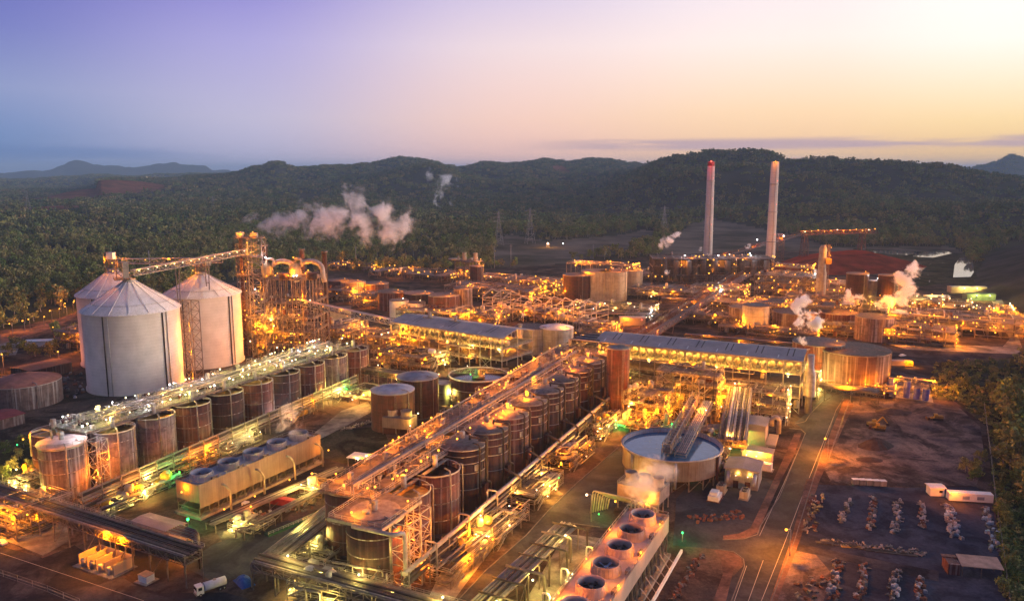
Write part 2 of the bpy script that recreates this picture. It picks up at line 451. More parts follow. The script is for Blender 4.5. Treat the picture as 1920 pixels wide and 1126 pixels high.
PLANT = [(-900, 640), (0, 620), (150, 585), (300, 560), (480, 520), (640, 512), (820, 508), (980, 500), (1100, 492), (1240, 478), (1450, 470), (1760, 476), (1850, 500), (1900, 545), (1955, 640), (1905, 700), (1870, 800), (1895, 1000), (1925, 1300), (1000, 1600), (-300, 1700), (-1400, 1100)]
PLANT_W = [G(*p) for p in PLANT]
sheet('plant_ground', PLANT, 0.05, m_dirt)
FIELDS = [[(925, 500), (1040, 498), (1180, 470), (1215, 452), (1235, 436), (1205, 432), (1170, 440), (1100, 446), (1020, 452), (960, 440), (930, 447)],
          [(1235, 480), (1250, 455), (1290, 428), (1330, 420), (1400, 430), (1470, 440), (1560, 462), (1780, 462), (1830, 485), (1760, 500), (1500, 500), (1330, 492)]]
FIELDS_W = [[G(*p) for p in f] for f in FIELDS]

MOUND_C = G(182, 374); MOUND2_C = G(95, 397)
def bare(x, y):
    """0 forest, 1 pale field, 2 red earth"""
    k = np.zeros(np.shape(x), int)
    for f in FIELDS_W: k[inside(f, x, y)] = 1
    wob = (fbm(x / 90, y / 90, 3) - .45) * 0.9
    k[((x - MOUND_C[0]) / 250) ** 2 + ((y - MOUND_C[1]) / 500) ** 2 < 1 + wob] = 2
    k[((x - MOUND2_C[0]) / 95) ** 2 + ((y - MOUND2_C[1]) / 170) ** 2 < 0.8 + wob] = 2
    for (px, py, rx, ry) in ((1052, 362, 45, 220), (1478, 366, 60, 90), (1340, 392, 60, 40)):
        c = G(px, py); rr = math.hypot(*c)
        k[((x - c[0]) / rx) ** 2 + ((y - c[1]) / ry) ** 2 < 1 + wob] = 2
    return k
ter.data.materials.append(m_field); ter.data.materials.append(mat('bare_red_earth', (0.22, 0.085, 0.05), 0.95, var=0.4, scale=0.02, col2=(0.12, 0.06, 0.035), objvar=0, det=8, spec=0))
_c = np.empty(len(ter.data.polygons) * 3); ter.data.polygons.foreach_get('center', _c); _c = _c.reshape(-1, 3)
ter.data.polygons.foreach_set('material_index', bare(_c[:, 0], _c[:, 1]).astype('i').tolist())

# ------------------------------------------------------------------ trees
def leafmat(key, a, b):
    m = bpy.data.materials.new(key); m.use_nodes = True; t = m.node_tree; bs = t.nodes['Principled BSDF']
    bs.inputs['Roughness'].default_value = 0.8; bs.inputs['Specular IOR Level'].default_value = 0.0
    oi = t.nodes.new('ShaderNodeObjectInfo'); gm = t.nodes.new('ShaderNodeNewGeometry')
    ns = t.nodes.new('ShaderNodeTexNoise'); ns.inputs['Scale'].default_value = 0.006; ns.inputs['Detail'].default_value = 3
    t.links.new(gm.outputs['Position'], ns.inputs['Vector'])
    mm = t.nodes.new('ShaderNodeMix'); mm.data_type = 'RGBA'
    mm.inputs[6].default_value = tuple(a) + (1,); mm.inputs[7].default_value = tuple(b) + (1,)
    ad = t.nodes.new('ShaderNodeMath'); ad.operation = 'MULTIPLY_ADD'; t.links.new(ns.outputs[0], ad.inputs[0]); ad.inputs[1].default_value = 1.6
    sc = t.nodes.new('ShaderNodeMath'); sc.operation = 'MULTIPLY_ADD'; t.links.new(oi.outputs['Random'], sc.inputs[0]); sc.inputs[1].default_value = 0.9; sc.inputs[2].default_value = -0.75
    t.links.new(sc.outputs[0], ad.inputs[2]); ad.use_clamp = True
    t.links.new(ad.outputs[0], mm.inputs[0])
    v = t.nodes.new('ShaderNodeVectorMath'); v.operation = 'SCALE'; t.links.new(mm.outputs[2], v.inputs[0])
    r = t.nodes.new('ShaderNodeMapRange'); t.links.new(gm.outputs['Random Per Island'], r.inputs[0]); r.inputs[3].default_value = 0.55; r.inputs[4].default_value = 1.5
    t.links.new(r.outputs[0], v.inputs['Scale']); t.links.new(v.outputs[0], bs.inputs['Base Color'])
    MATS[key] = m
    return m
m_leaf = leafmat('gum_leaves', (0.165, 0.215, 0.055), (0.30, 0.23, 0.095))
m_leaf2 = leafmat('dark_leaves', (0.090, 0.135, 0.040), (0.18, 0.165, 0.06))
m_bark = mat('gum_bark', (0.30, 0.26, 0.22), 0.9, var=0.4, scale=1.0)
def crown_mb(rnd, h, r, nclump, leaves, ls, low=0.35):
    """leaf-sized faces gathered in clumps through an uneven crown"""
    M = MB()
    for c in range(nclump):
        a = rnd.random() * 6.283; k = rnd.random() ** .5 * r * 0.75
        cz = h * (low + (1 - low) * rnd.random() * 0.92); cx, cy_ = math.cos(a) * k, math.sin(a) * k
        cr = r * (0.28 + 0.26 * rnd.random()) * (1.15 - 0.4 * cz / h)
        for q in range(leaves):
            d = Vector((rnd.gauss(0, 1), rnd.gauss(0, 1), rnd.gauss(0, .7))).normalized()
            p = Vector((cx, cy_, cz)) + d * cr * (0.55 + 0.5 * rnd.random())
            nrm = (d + Vector((rnd.uniform(-.7, .7), rnd.uniform(-.7, .7), rnd.uniform(-.3, .9)))).normalized()
            u = nrm.cross(Vector((rnd.gauss(0, 1), rnd.gauss(0, 1), rnd.gauss(0, 1)))).normalized() * ls * (0.6 + 0.8 * rnd.random())
            v = nrm.cross(u) * (0.5 + 0.4 * rnd.random())
            M.add([p - u - v * .5, p + u * .2 - v, p + u + v * .4, p - u * .3 + v], [(0, 1, 2, 3)])
    return M
def trunk_mb(rnd, h, r, tr=0.28):
    M = MB(); top = (rnd.uniform(-.6, .6), rnd.uniform(-.6, .6), h * 0.72)
    M.tube([(0, 0, -0.6), (rnd.uniform(-.2, .2), 0, h * .3), top], [tr, tr * .75, tr * .3], 6)
    for i in range(5):
        a = i * 1.3 + rnd.random(); z = h * (0.3 + 0.09 * i)
        M.tube([(top[0] * z / h, top[1] * z / h, z), (math.cos(a) * r * .35, math.sin(a) * r * .35, z + h * .12), (math.cos(a) * r * .65, math.sin(a) * r * .65, z + h * .26)], [tr * .45, tr * .3, tr * .12], 4, False)
    return M
src = bpy.data.collections.new('tree_kinds')
def tree_source(i, h, r, nc, lv, ls, m, low):
    rnd = random.Random(i)
    A = crown_mb(rnd, h, r, nc, lv, ls, low); B = trunk_mb(rnd, h, r)
    me = bpy.data.meshes.new('forest_tree'); n = len(A.v)
    me.from_pydata(A.v + B.v, [], A.f + [tuple(k + n for k in f) for f in B.f]); me.update()
    me.materials.append(m); me.materials.append(m_bark)
    me.polygons.foreach_set('material_index', [0] * len(A.f) + [1] * len(B.f))
    o = bpy.data.objects.new('forest_tree', me); src.objects.link(o); return o
for i in range(6):
    tree_source(i + 1, 11 + i * 0.9, 4.0 + (i % 3) * 0.7, 11 + i, 15, 0.72, m_leaf if i % 3 else m_leaf2, 0.34)
src_far = bpy.data.collections.new('far_tree_kinds')
def clump_source(i):
    rnd = random.Random(50 + i); M = MB()
    for k in range(7):
        C = crown_mb(rnd, 12.5 + rnd.random() * 2, 5.0, 4, 7, 1.7, 0.15); ox, oy = rnd.uniform(-14, 14), rnd.uniform(-14, 14)
        M.add([(v[0] + ox, v[1] + oy, v[2]) for v in C.v], C.f)
    me = bpy.data.meshes.new('tree_clump'); me.from_pydata(M.v, [], M.f); me.update(); me.materials.append(m_leaf if i % 2 else m_leaf2)
    o = bpy.data.objects.new('tree_clump', me); src_far.objects.link(o)
for i in range(4): clump_source(i)

def scatter_group(coll, key):
    g = bpy.data.node_groups.new(key, 'GeometryNodeTree')
    g.interface.new_socket('Geometry', in_out='INPUT', socket_type='NodeSocketGeometry'); g.interface.new_socket('Geometry', in_out='OUTPUT', socket_type='NodeSocketGeometry')
    gi = g.nodes.new('NodeGroupInput'); go = g.nodes.new('NodeGroupOutput')
    ci = g.nodes.new('GeometryNodeCollectionInfo'); ci.inputs[0].default_value = coll; ci.inputs[1].default_value = True; ci.inputs[2].default_value = True
    ip = g.nodes.new('GeometryNodeInstanceOnPoints'); ip.inputs['Pick Instance'].default_value = True
    rv = g.nodes.new('FunctionNodeRandomValue'); rv.data_type = 'FLOAT_VECTOR'; rv.inputs[0].default_value = (0, 0, 0); rv.inputs[1].default_value = (0.12, 0.12, 6.283)
    rsn = g.nodes.new('FunctionNodeRandomValue'); rsn.data_type = 'FLOAT_VECTOR'; rsn.inputs[0].default_value = (0.5, 0.5, 0.42); rsn.inputs[1].default_value = (1.5, 1.5, 1.4); rsn.inputs['Seed'].default_value = 5
    g.links.new(gi.outputs[0], ip.inputs['Points']); g.links.new(ci.outputs[0], ip.inputs['Instance'])
    g.links.new(rv.outputs[0], ip.inputs['Rotation']); g.links.new(rsn.outputs[0], ip.inputs['Scale']); g.links.new(ip.outputs[0], go.inputs[0])
    return g
def scatter(name, label, r0, r1, step, coll, az=47, thin=0.0, sub=0.0):
    n = int((R(2 * az) / 2) * (r1 ** 2 - r0 ** 2) / step ** 2)
    rr = np.sqrt(rng.random(n) * (r1 ** 2 - r0 ** 2) + r0 ** 2); a = (rng.random(n) * 2 - 1) * R(az)
    x = np.sin(a) * rr; y = np.cos(a) * rr
    ok = ~inside(PLANT_W, x, y) & (bare(x, y) == 0) & ~inside(ROADS_BACK, x, y) & ~inside(BANK, x, y)
    gap = fbm(x / 130 + 3, y / 130 + 8, 3)
    ok &= (gap > thin) | (rng.random(n) < 0.12)
    x, y = x[ok], y[ok]; z = height(x, y) - sub
    me = bpy.data.meshes.new(name); me.from_pydata(np.stack([x, y, z], -1).tolist(), [], [])
    o = bpy.data.objects.new(name, me); COL.objects.link(o)
    md = o.modifiers.new('scatter', 'NODES'); md.node_group = scatter_group(coll, name)
    tag(o, label, 'forest', kind='stuff'); return len(x)
ROADS_BACK = [G(*p) for p in [(1170, 470), (1215, 462), (1230, 444), (1222, 434), (1198, 428), (1188, 432), (1212, 446), (1160, 460)]]
BANK = [G(*p) for p in [(1800, 560), (1835, 490), (1850, 474), (1900, 458), (2100, 450), (2200, 560), (1990, 640), (1930, 590), (1880, 560)]]
FOREST = 1
if FOREST:
    nf = scatter('forest', 'dense grey green gum forest on the flats behind the plant', 300, 1700, 8.0, src, thin=0.36)
    nf2 = scatter('hill_forest', 'wooded foothills and ranges beyond the plant', 1700, 6500, 25, src_far, az=44, thin=0.32, sub=1.0)
    nf3 = scatter('far_forest', 'forest on the ranges farthest from the plant', 6500, 9500, 45, src_far, az=42, thin=0.2, sub=1.0)
    print('trees', nf, nf2, nf3)

# ------------------------------------------------------------------ plant materials
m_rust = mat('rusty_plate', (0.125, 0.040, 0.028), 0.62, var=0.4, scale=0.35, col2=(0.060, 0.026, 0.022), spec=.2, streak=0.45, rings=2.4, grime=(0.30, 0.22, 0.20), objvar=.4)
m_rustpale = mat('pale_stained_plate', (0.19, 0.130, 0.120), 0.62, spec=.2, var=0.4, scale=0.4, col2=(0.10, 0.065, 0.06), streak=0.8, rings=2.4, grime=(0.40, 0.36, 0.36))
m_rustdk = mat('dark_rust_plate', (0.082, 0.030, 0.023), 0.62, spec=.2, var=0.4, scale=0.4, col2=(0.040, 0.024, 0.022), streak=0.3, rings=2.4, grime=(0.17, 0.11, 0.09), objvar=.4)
m_cream = mat('cream_plate', (0.42, 0.36, 0.27), 0.6, var=0.25, scale=0.3, streak=0.35, rings=3.0, grime=(0.25, 0.13, 0.08))
m_greyp = mat('grey_plate', (0.33, 0.32, 0.31), 0.55, var=0.3, scale=0.3, streak=0.3, rings=3.0, grime=(0.22, 0.15, 0.11))
m_silo = mat('slipformed_concrete', (0.60, 0.55, 0.52), 0.9, var=0.2, scale=0.10, col2=(0.47, 0.43, 0.41), rings=0.9, objvar=0.02, det=10)
m_siloroof = mat('silo_roof_sheet', (0.70, 0.66, 0.68), 0.6, var=0.2, scale=0.15, streak=0.2, objvar=0.02, grime=(0.5, 0.38, 0.34), det=8)
m_steel = mat('weathered_steel', (0.20, 0.165, 0.15), 0.6, var=0.45, scale=0.6, col2=(0.12, 0.085, 0.075), metal=0.2)
m_galv = mat('galvanised_steel', (0.36, 0.33, 0.32), 0.5, var=0.35, scale=0.5, metal=0.35)
m_pipe = mat('painted_pipe', (0.26, 0.215, 0.20), 0.5, var=0.35, scale=0.5, metal=0.25)
m_pipel = mat('clad_pipe', (0.38, 0.32, 0.30), 0.5, var=0.35, scale=0.5, metal=0.15)
m_pipedk = mat('dark_pipe', (0.085, 0.066, 0.062), 0.5, var=0.35, scale=0.5, metal=0.3)
m_grate = mat('deck_grating', (0.16, 0.12, 0.105), 0.8, var=0.5, scale=0.5, col2=(0.085, 0.062, 0.055))
m_green = mat('pale_green_deck', (0.24, 0.25, 0.17), 0.8, var=0.5, scale=0.35, col2=(0.12, 0.11, 0.075))
m_roof = mat('roof_sheet', (0.36, 0.325, 0.335), 0.6, var=0.3, scale=0.12, col2=(0.25, 0.225, 0.235), streak=0.0, corr=3.0, objvar=0.05)
m_roofpk = mat('pinkish_roof_sheet', (0.40, 0.29, 0.27), 0.6, var=0.3, scale=0.15, corr=3.0, objvar=0.05)
m_wallc = mat('cream_wall_sheet', (0.36, 0.29, 0.24), 0.7, var=0.2, scale=0.2, objvar=0.05)
m_white = mat('white_paint', (0.70, 0.69, 0.68), 0.5, var=0.15, scale=0.8, objvar=0.05)
m_blue = mat('blue_paint', (0.05, 0.10, 0.32), 0.5, var=0.3, scale=0.8, objvar=0.05)
m_redp = mat('red_paint', (0.30, 0.035, 0.035), 0.5, var=0.3, scale=0.8, objvar=0.05)
m_yel = mat('yellow_paint', (0.55, 0.33, 0.05), 0.5, var=0.3, scale=0.8, objvar=0.05)
m_yelliq = mat('ochre_slurry', (0.42, 0.25, 0.06), 0.4, var=0.5, scale=0.5, objvar=0)
m_darkliq = mat('dark_liquor', (0.03, 0.022, 0.02), 0.15, var=0.3, scale=0.5, objvar=0, spec=0.6)
m_tyre = mat('tyre_rubber', (0.03, 0.03, 0.03), 0.8, objvar=0)
m_glass = mat('dark_glass', (0.03, 0.035, 0.04), 0.1, objvar=0, spec=0.8)
m_stack = mat('chimney_concrete', (0.60, 0.51, 0.44), 0.9, var=0.12, scale=0.08, rings=2.8, objvar=0.02)
m_towerblue = mat('blue_grey_deck', (0.27, 0.29, 0.36), 0.7, var=0.3, scale=0.3)
m_towerpink = mat('pink_grey_deck', (0.45, 0.34, 0.32), 0.7, var=0.3, scale=0.25)

LC = {'o': (1.0, 0.27, 0.003), 'y': (1.0, 0.46, 0.06), 'w': (0.95, 0.93, 1.0), 'g': (0.05, 1.0, 0.15), 'r': (1.0, 0.03, 0.03), 'p': (1.0, 0.22, 0.01), 'l': (1.0, 0.78, 0.16)}
BULB = {}
for k, c in LC.items():
    cc = tuple(0.35 * 1 + 0.65 * v for v in c) if k in 'ylw' else (c[0], c[1] * 1.15 + .07, c[2] + .03)
    gm_ = glow('bulb_' + k, cc, {'o': 3.2, 'p': 3.0, 'r': 3, 'g': 3, 'y': 4, 'l': 4}.get(k, 7))
    M = MB(); M.lathe([(0.001, -.5), (.36, -.36), (.5, 0), (.36, .36), (.001, .5)], n=8)
    me = bpy.data.meshes.new('lamp'); me.from_pydata(M.v, [], M.f); me.materials.append(gm_); BULB[k] = me
LIGHTD = {}
NL = [0, 0]
LGAIN = 2.2
def lamp(parent, loc, k='o', power=1500, size=0.62, name='lamp'):
    """a small glowing lamp head fixed to its thing; power > 0 adds the light it throws"""
    o = bpy.data.objects.new(name, BULB[k]); COL.objects.link(o); o.parent = parent; o.location = loc; o.scale = (size,) * 3
    NL[0] += 1
    if power > 0:
        key = (k, power)
        if key not in LIGHTD:
            d = bpy.data.lights.new('lamp_light', 'POINT'); d.energy = power * LGAIN; d.color = LC[k]; d.shadow_soft_size = 0.35; LIGHTD[key] = d
        q = bpy.data.objects.new('lamp_light', LIGHTD[key]); COL.objects.link(q); q.parent = o; q.location = (0, -2.0, 2.6); q.scale = (1 / size,) * 3
        NL[1] += 1
    return o

def vessel_mb(r, L, vertical=True, n=14):
    M = MB(); pr = [(0.001, 0), (r * .7, r * .12), (r, r * .4), (r, L - r * .4), (r * .7, L - r * .12), (0.001, L)]
    M.lathe(pr, n=n)
    if not vertical: M.v = [(z - L / 2, x, y) for (x, y, z) in M.v]
    return M
def unit(name, label, cat, p, L, W, levels, seed, rz=ST, bay=6.0, pipes=12, vessels=6, lamps=8, lights=3, lk='o', power=1600, col=m_steel, deck=m_grate, vm=(), fill=0.8, group=None, brace=0.35, z0=0, t=0.32, ducts=0, lampk=None, ls=0.62):
    """a steel process structure: columns, decks, handrails, vessels, pipes and lamps"""
    rnd = random.Random(seed); o = thing(name, label, cat, (p[0], p[1], z0), rz, group)
    nx, ny = max(1, round(L / bay)), max(1, round(W / bay)); xs = [L * i / nx - L / 2 for i in range(nx + 1)]; ys = [W * i / ny - W / 2 for i in range(ny + 1)]
    ztop = levels[-1]; F = MB(); B = MB()
    hts = {}
    for x in xs:
        for y in ys:
            h = ztop if rnd.random() < fill else rnd.choice(levels)
            hts[(x, y)] = h; F.beam((x, y, 0), (x, y, h), t)
    for z in levels:
        for y in ys: F.beam((xs[0], y, z - .2), (xs[-1], y, z - .2), t * .8)
        for x in xs: F.beam((x, ys[0], z - .25), (x, ys[-1], z - .25), t * .8)
    zz = [0] + list(levels)
    for a, b in zip(zz, zz[1:]):
        for i in range(nx):
            for y in (ys[0], ys[-1]):
                if rnd.random() < brace: B.beam((xs[i], y, a), (xs[i + 1], y, b), t * .5); B.beam((xs[i + 1], y, a), (xs[i], y, b), t * .5)
        for j in range(ny):
            for x in (xs[0], xs[-1]):
                if rnd.random() < brace: B.beam((x, ys[j], a), (x, ys[j + 1], b), t * .5); B.beam((x, ys[j + 1], a), (x, ys[j], b), t * .5)
    F.build('frame', col, o)
    if B.f: B.build('bracing', col, o)
    for z in levels:
        D = MB(); Rr = MB()
        for i in range(nx):
            for j in range(ny):
                if rnd.random() < fill:
                    D.box(((xs[i] + xs[i + 1]) / 2, (ys[j] + ys[j + 1]) / 2, z + rnd.uniform(0, .02)), (L / nx - .35, W / ny - .35, .12))
        if D.f: D.build('deck', deck, o)
        Rr.rail([(xs[0], ys[0], z), (xs[-1], ys[0], z), (xs[-1], ys[-1], z), (xs[0], ys[-1], z)], 1.15, 3.2, 0.09, True)
        Rr.build('handrail', m_galv, o)
    vm = vm or (m_rust, m_greyp, m_galv, m_cream)
    for i in range(vessels):
        r = rnd.uniform(.7, 1.7); l = rnd.uniform(2.4, 5.5); vt = rnd.random() < .6; z = rnd.choice(zz)
        x = rnd.uniform(-L / 2 + 2, L / 2 - 2); y = rnd.uniform(-W / 2 + 1.5, W / 2 - 1.5)
        q = vessel_mb(r, l, vt); ob = q.build('vessel', rnd.choice(vm), o, (x, y, z + (0.1 if vt else r + .3))); ob.rotation_euler = (0, 0, rnd.choice((0, R(90))))
    for i in range(pipes):
        r = rnd.choice((.12, .16, .2, .28, .38)); z = rnd.choice(zz) + rnd.uniform(.4, 2.6)
        x = rnd.uniform(-L / 2, L / 2); y = rnd.uniform(-W / 2 - .6, W / 2 + .6); pts = [(x, y, z)]
        ax = rnd.random() < .6
        for k in range(rnd.randint(2, 5)):
            if ax: x = rnd.uniform(-L / 2 - 1, L / 2 + 1)
            elif rnd.random() < .45: z = max(.4, min(ztop + 2.5, rnd.choice(zz) + rnd.uniform(.4, 3)))
            else: y = rnd.uniform(-W / 2 - .8, W / 2 + .8)
            ax = not ax; pts.append((x, y, z))
        pts = [a for i_, a in enumerate(pts) if i_ == 0 or (Vector(a) - Vector(pts[i_ - 1])).length > .5]
        if len(pts) > 1:
            M = MB(); M.pipe(pts, r, 6); M.build('pipe', rnd.choice((m_pipe, m_pipe, m_pipel, m_pipedk)), o)
    for i in range(ducts):
        r = rnd.uniform(.8, 1.3); x = rnd.uniform(-L / 2, L / 2); y = rnd.uniform(-W / 2, W / 2); z = rnd.choice(levels)
        M = MB(); M.pipe([(x, y, z - 4), (x, y, z + 3), (x + rnd.uniform(4, 9), y, z + 3), (x + 8, y + rnd.uniform(-5, 5), z - 2)], r, 10); M.build('duct', rnd.choice((m_pipel, m_greyp)), o)
    # stair on the long side
    S_ = MB(); sx0 = xs[0] + 1
    for a, b in zip(zz, zz[1:]):
        S_.beam((sx0, ys[0] - .9, a), (sx0 + 5, ys[0] - .9, b), .12, .5); S_.beam((sx0, ys[0] - .9, a + 1), (sx0 + 5, ys[0] - .9, b + 1), .08); S_.beam((sx0, ys[0] - 1.6, a + 1), (sx0 + 5, ys[0] - 1.6, b + 1), .08)
    S_.build('stair', m_galv, o)
    for i in range(lamps):
        edge = rnd.random(); z = rnd.choice(levels + levels[:1] if len(levels) > 1 else levels) + rnd.choice((2.3, -1.0, 2.6))
        if edge < .55: x, y = rnd.uniform(-L / 2, L / 2), ys[0] - .3
        elif edge < .75: x, y = xs[0] - .3, rnd.uniform(-W / 2, W / 2)
        else: x, y = rnd.uniform(-L / 2, L / 2), rnd.uniform(-W / 2, W / 2)
        kk = lk if (not lampk or rnd.random() < .72) else rnd.choice(lampk)
        lamp(o, (x, y, z), kk, power if i < lights else 0, ls * rnd.uniform(.8, 1.2) * (1.3 if p[1] > 430 else 1.0))
    return o

def tank(label, p, r, h, m=m_rust, name='storage_tank', cat='tank', roof='cone', roofm=None, group=None, z0=0, ladder=True, rz=0.0, bands=(0.62, 0.32), lampk=None, power=0, legs=0):
    o = thing(name, label, cat, (p[0], p[1], 0), rz, group)
    S = MB(); S.lathe([(r, z0), (r, h)] if roof != 'open' else [(r, z0), (r, h), (r - .25, h), (r - .25, h - 3), (r - .25, max(z0, h - 6))], n=40); S.build('shell', m, o)
    if roof == 'cone':
        C = MB(); C.lathe([(r + .15, h - .1), (r + .15, h + .05), (r * .5, h + r * .13), (.05, h + r * .22)], n=40)
        for j in range(20):
            a = 6.2832 * j / 20; C.beam((math.cos(a) * r, math.sin(a) * r, h + .1), (math.cos(a) * .6, math.sin(a) * .6, h + r * .22 + .05), .16)
        C.build('roof', roofm or m_greyp, o)
    elif roof == 'flat':
        C = MB(); C.cyl((0, 0, 0), r + .1, h - .05, h + .15, 40); C.build('roof', roofm or m_grate, o)
    elif roof == 'open':
        C = MB(); C.cyl((0, 0, 0), r - .26, h - 2.2, h - 1.7, 40); C.build('contents', roofm or m_darkliq, o)
    for b in bands:
        C = MB(); C.hoop((0, 0, 0), r, z0 + (h - z0) * b, .13, 40); C.build('stiffening_ring', m_galv if roof == 'open' else m, o)
    C = MB(); C.hoop((0, 0, 0), r, h - .15, .16, 40); C.build('rim', m_galv, o)
    if ladder:
        a = R(-75); C = MB(); q = (math.cos(a) * (r + .35), math.sin(a) * (r + .35))
        C.beam((q[0] - .3, q[1], z0), (q[0] - .3, q[1], h + 1), .1); C.beam((q[0] + .3, q[1], z0), (q[0] + .3, q[1], h + 1), .1)
        k = int((h - z0) / .8)
        for i in range(k): C.beam((q[0] - .3, q[1], z0 + i * .8), (q[0] + .3, q[1], z0 + i * .8), .06)
        C.build('ladder', m_galv, o)
        C = MB(); a2 = R(-40); C.pipe([(math.cos(a2) * r * .6, math.sin(a2) * r * .6, h + 1.0), (math.cos(a2) * (r + .6), math.sin(a2) * (r + .6), h + 1.0), (math.cos(a2) * (r + .6), math.sin(a2) * (r + .6), z0 + .5)], .22); C.build('downpipe', m_pipe, o)
    if legs:
        C = MB()
        for j in range(legs):
            a = 6.2832 * j / legs; x, y = math.cos(a) * (r - .6), math.sin(a) * (r - .6); C.beam((x, y, 0), (x, y, z0), .55)
            a3 = 6.2832 * (j + .5) / legs; C.beam((x, y, 0), (math.cos(a3) * (r - 1), math.sin(a3) * (r - 1), z0), .25)
        C.build('support_frame', m_steel, o)
    if lampk: lamp(o, (r * .5, -r * .6, h + 2.2), lampk, power)
    return o

def rack(name, label, a, b, ztop, n=5, dz=0.0, w=4.0, pr=.28, post=8.0, cat='pipe rack', seed=0, pm=m_pipe, loops=0, lk=None, nl=0, power=900, rows=1, z0=0.0, group=None, walk=False, truss=False, zend=None):
    """pipes on trestles from a to b (ground points); dz stacks them above one another"""
    rnd = random.Random(seed); a = Vector((a[0], a[1])); b = Vector((b[0], b[1])); d = b - a; L = d.length
    o = thing(name, label, cat, (a.x, a.y, z0), math.atan2(d.y, d.x), group)
    zend = ztop if zend is None else zend
    for i in range(n):
        y = (i / max(1, n - 1) - .5) * (w - 1) if dz == 0 else rnd.uniform(-.3, .3) * w * .3
        z = ztop - i * dz; r = pr * rnd.choice((.75, 1, 1, 1.35)); M = MB()
        e0, e1 = rnd.uniform(-1, 1), L + rnd.uniform(-1, 1)
        M.pipe([(e0, y, z + r), (L * .5, y, (z + zend - i * dz) / 2 + r), (e1, y, zend - i * dz + r)], r, 8); M.build('pipe', rnd.choice((pm, pm, m_pipe, m_pipedk)), o)
    for k in range(1, rows):
        for i in range(max(2, n - 1)):
            y = (i / max(1, n - 2) - .5) * (w - 1.4); r = pr * rnd.choice((.7, 1, 1.3)); M = MB(); M.tube([(0, y, ztop - 2.2 * k + r), (L, y, zend - 2.2 * k + r)], r, 7); M.build('pipe', rnd.choice((pm, m_pipedk)), o)
    F = MB(); k = max(1, round(L / post))
    for i in range(k + 1):
        x = L * i / k; zt_ = ztop + (zend - ztop) * i / k
        for s_ in (-1, 1): F.beam((x, s_ * w / 2, 0), (x, s_ * w / 2, zt_ + (1.2 if dz else .1)), .32)
        for q in range(max(rows, 1)): F.beam((x, -w / 2, zt_ - .2 - 2.2 * q), (x, w / 2, zt_ - .2 - 2.2 * q), .3)
        if dz:
            for q in range(n): F.beam((x, -w / 2, zt_ - q * dz - .15), (x, w / 2, zt_ - q * dz - .15), .2)
        elif i < k and i % 2: F.beam((x, -w / 2, 0), (x + L / k, -w / 2, zt_), .18)
    F.build('trestles', m_steel, o)
    if truss:
        F = MB(); F.truss((0, 0, ztop - 2.2), (L, 0, zend - 2.2), w + .5, 2.4, 4, .26); F.build('truss', m_steel, o)
    if walk:
        F = MB(); F.beam((0, w / 2 + .7, ztop + .3), (L, w / 2 + .7, zend + .3), 1.1, .1); F.build('walkway', m_grate, o)
        F = MB(); F.rail([(0, w / 2 + 1.2, ztop + .3), (L, w / 2 + 1.2, zend + .3)]); F.build('handrail', m_galv, o)
    for i in range(loops):
        x = L * (i + .5) / loops; M = MB(); zt_ = ztop + (zend - ztop) * (i + .5) / loops
        M.pipe([(x, w / 2 - .3, zt_), (x, w / 2 - .3, zt_ + 2.6), (x, -w / 2 - 1.2, zt_ + 2.6), (x, -w / 2 - 1.2, .5)], pr * .9, 7); M.build('pipe', pm, o)
    for i in range(nl):
        x = L * (i + .5) / nl + rnd.uniform(-2, 2); lamp(o, (x, rnd.choice((-1, 1)) * w / 2, ztop - 2.5 if i % 2 else ztop + 1.5), lk, power)
    return o

def zat(Y, py):
    return W3(960, py, Y)[2]
# ------------------------------------------------------------------ concrete silos
def silo(label, px, py, halfpx, h, apex_py, seed):
    X, Y = G(px, py, h); zc = Y * math.cos(PITCH) + (CAMZ - h) * math.sin(PITCH); r = halfpx * zc / FPX
    o = thing('concrete_silo', label, 'silo', (X, Y, 0), R(-90), None)
    ap = zat(Y, apex_py)
    M = MB(); M.lathe([(r + .6, 0), (r + .6, 1.2), (r, 1.3), (r, h - .8), (r, h)], n=64); M.build('wall', m_silo, o)
    M = MB(); M.lathe([(r + .9, h - .35), (r + .9, h + .2), (r * .55, h + (ap - h) * .5), (3.0, ap)], n=48)
    for j in range(16):
        a = 6.2832 * j / 16; M.beam((math.cos(a) * (r + .6), math.sin(a) * (r + .6), h + .45), (math.cos(a) * 3, math.sin(a) * 3, ap + .25), .28)
    M.build('roof', m_siloroof, o)
    M = MB(); M.rail([(math.cos(6.2832 * j / 32) * r * .8, math.sin(6.2832 * j / 32) * r * .8, h + (ap - h) * .2 + .3) for j in range(32)], 1, 8, .1, True); M.build('roof_handrail', m_galv, o)
    for a, w_ in ((R(-8), .35), (R(-2), .22), (R(62), .4), (R(68), .3)):
        M = MB(); q = (math.cos(a) * (r + .45), math.sin(a) * (r + .45)); M.tube([(q[0], q[1], 0), (q[0], q[1], h)], w_, 6); M.build('downpipe', m_pipedk if w_ > .3 else m_galv, o)
    M = MB(); M.cyl((0, 0, 0), 3.4, ap - 1.0, ap + 1.2, 20); M.build('roof_cap', m_greyp, o)
    return (X, Y, ap, r, o)
SA = silo('nearest big grey concrete silo with a ribbed conical roof, left of the lattice stair', 246, 577, 84, 44, 527, 1)
SB = silo('big grey concrete silo at right with orange light on its cone, beside the steel tower', 379, 549, 68, 44, 514, 2)
SC = silo('third concrete silo, mostly hidden behind the nearest silo', 215, 549, 64.5, 44, 508, 3)
def box_house(o, c, d, m, name='housing'):
    M = MB(); M.box(c, d); return M.build(name, m, o)
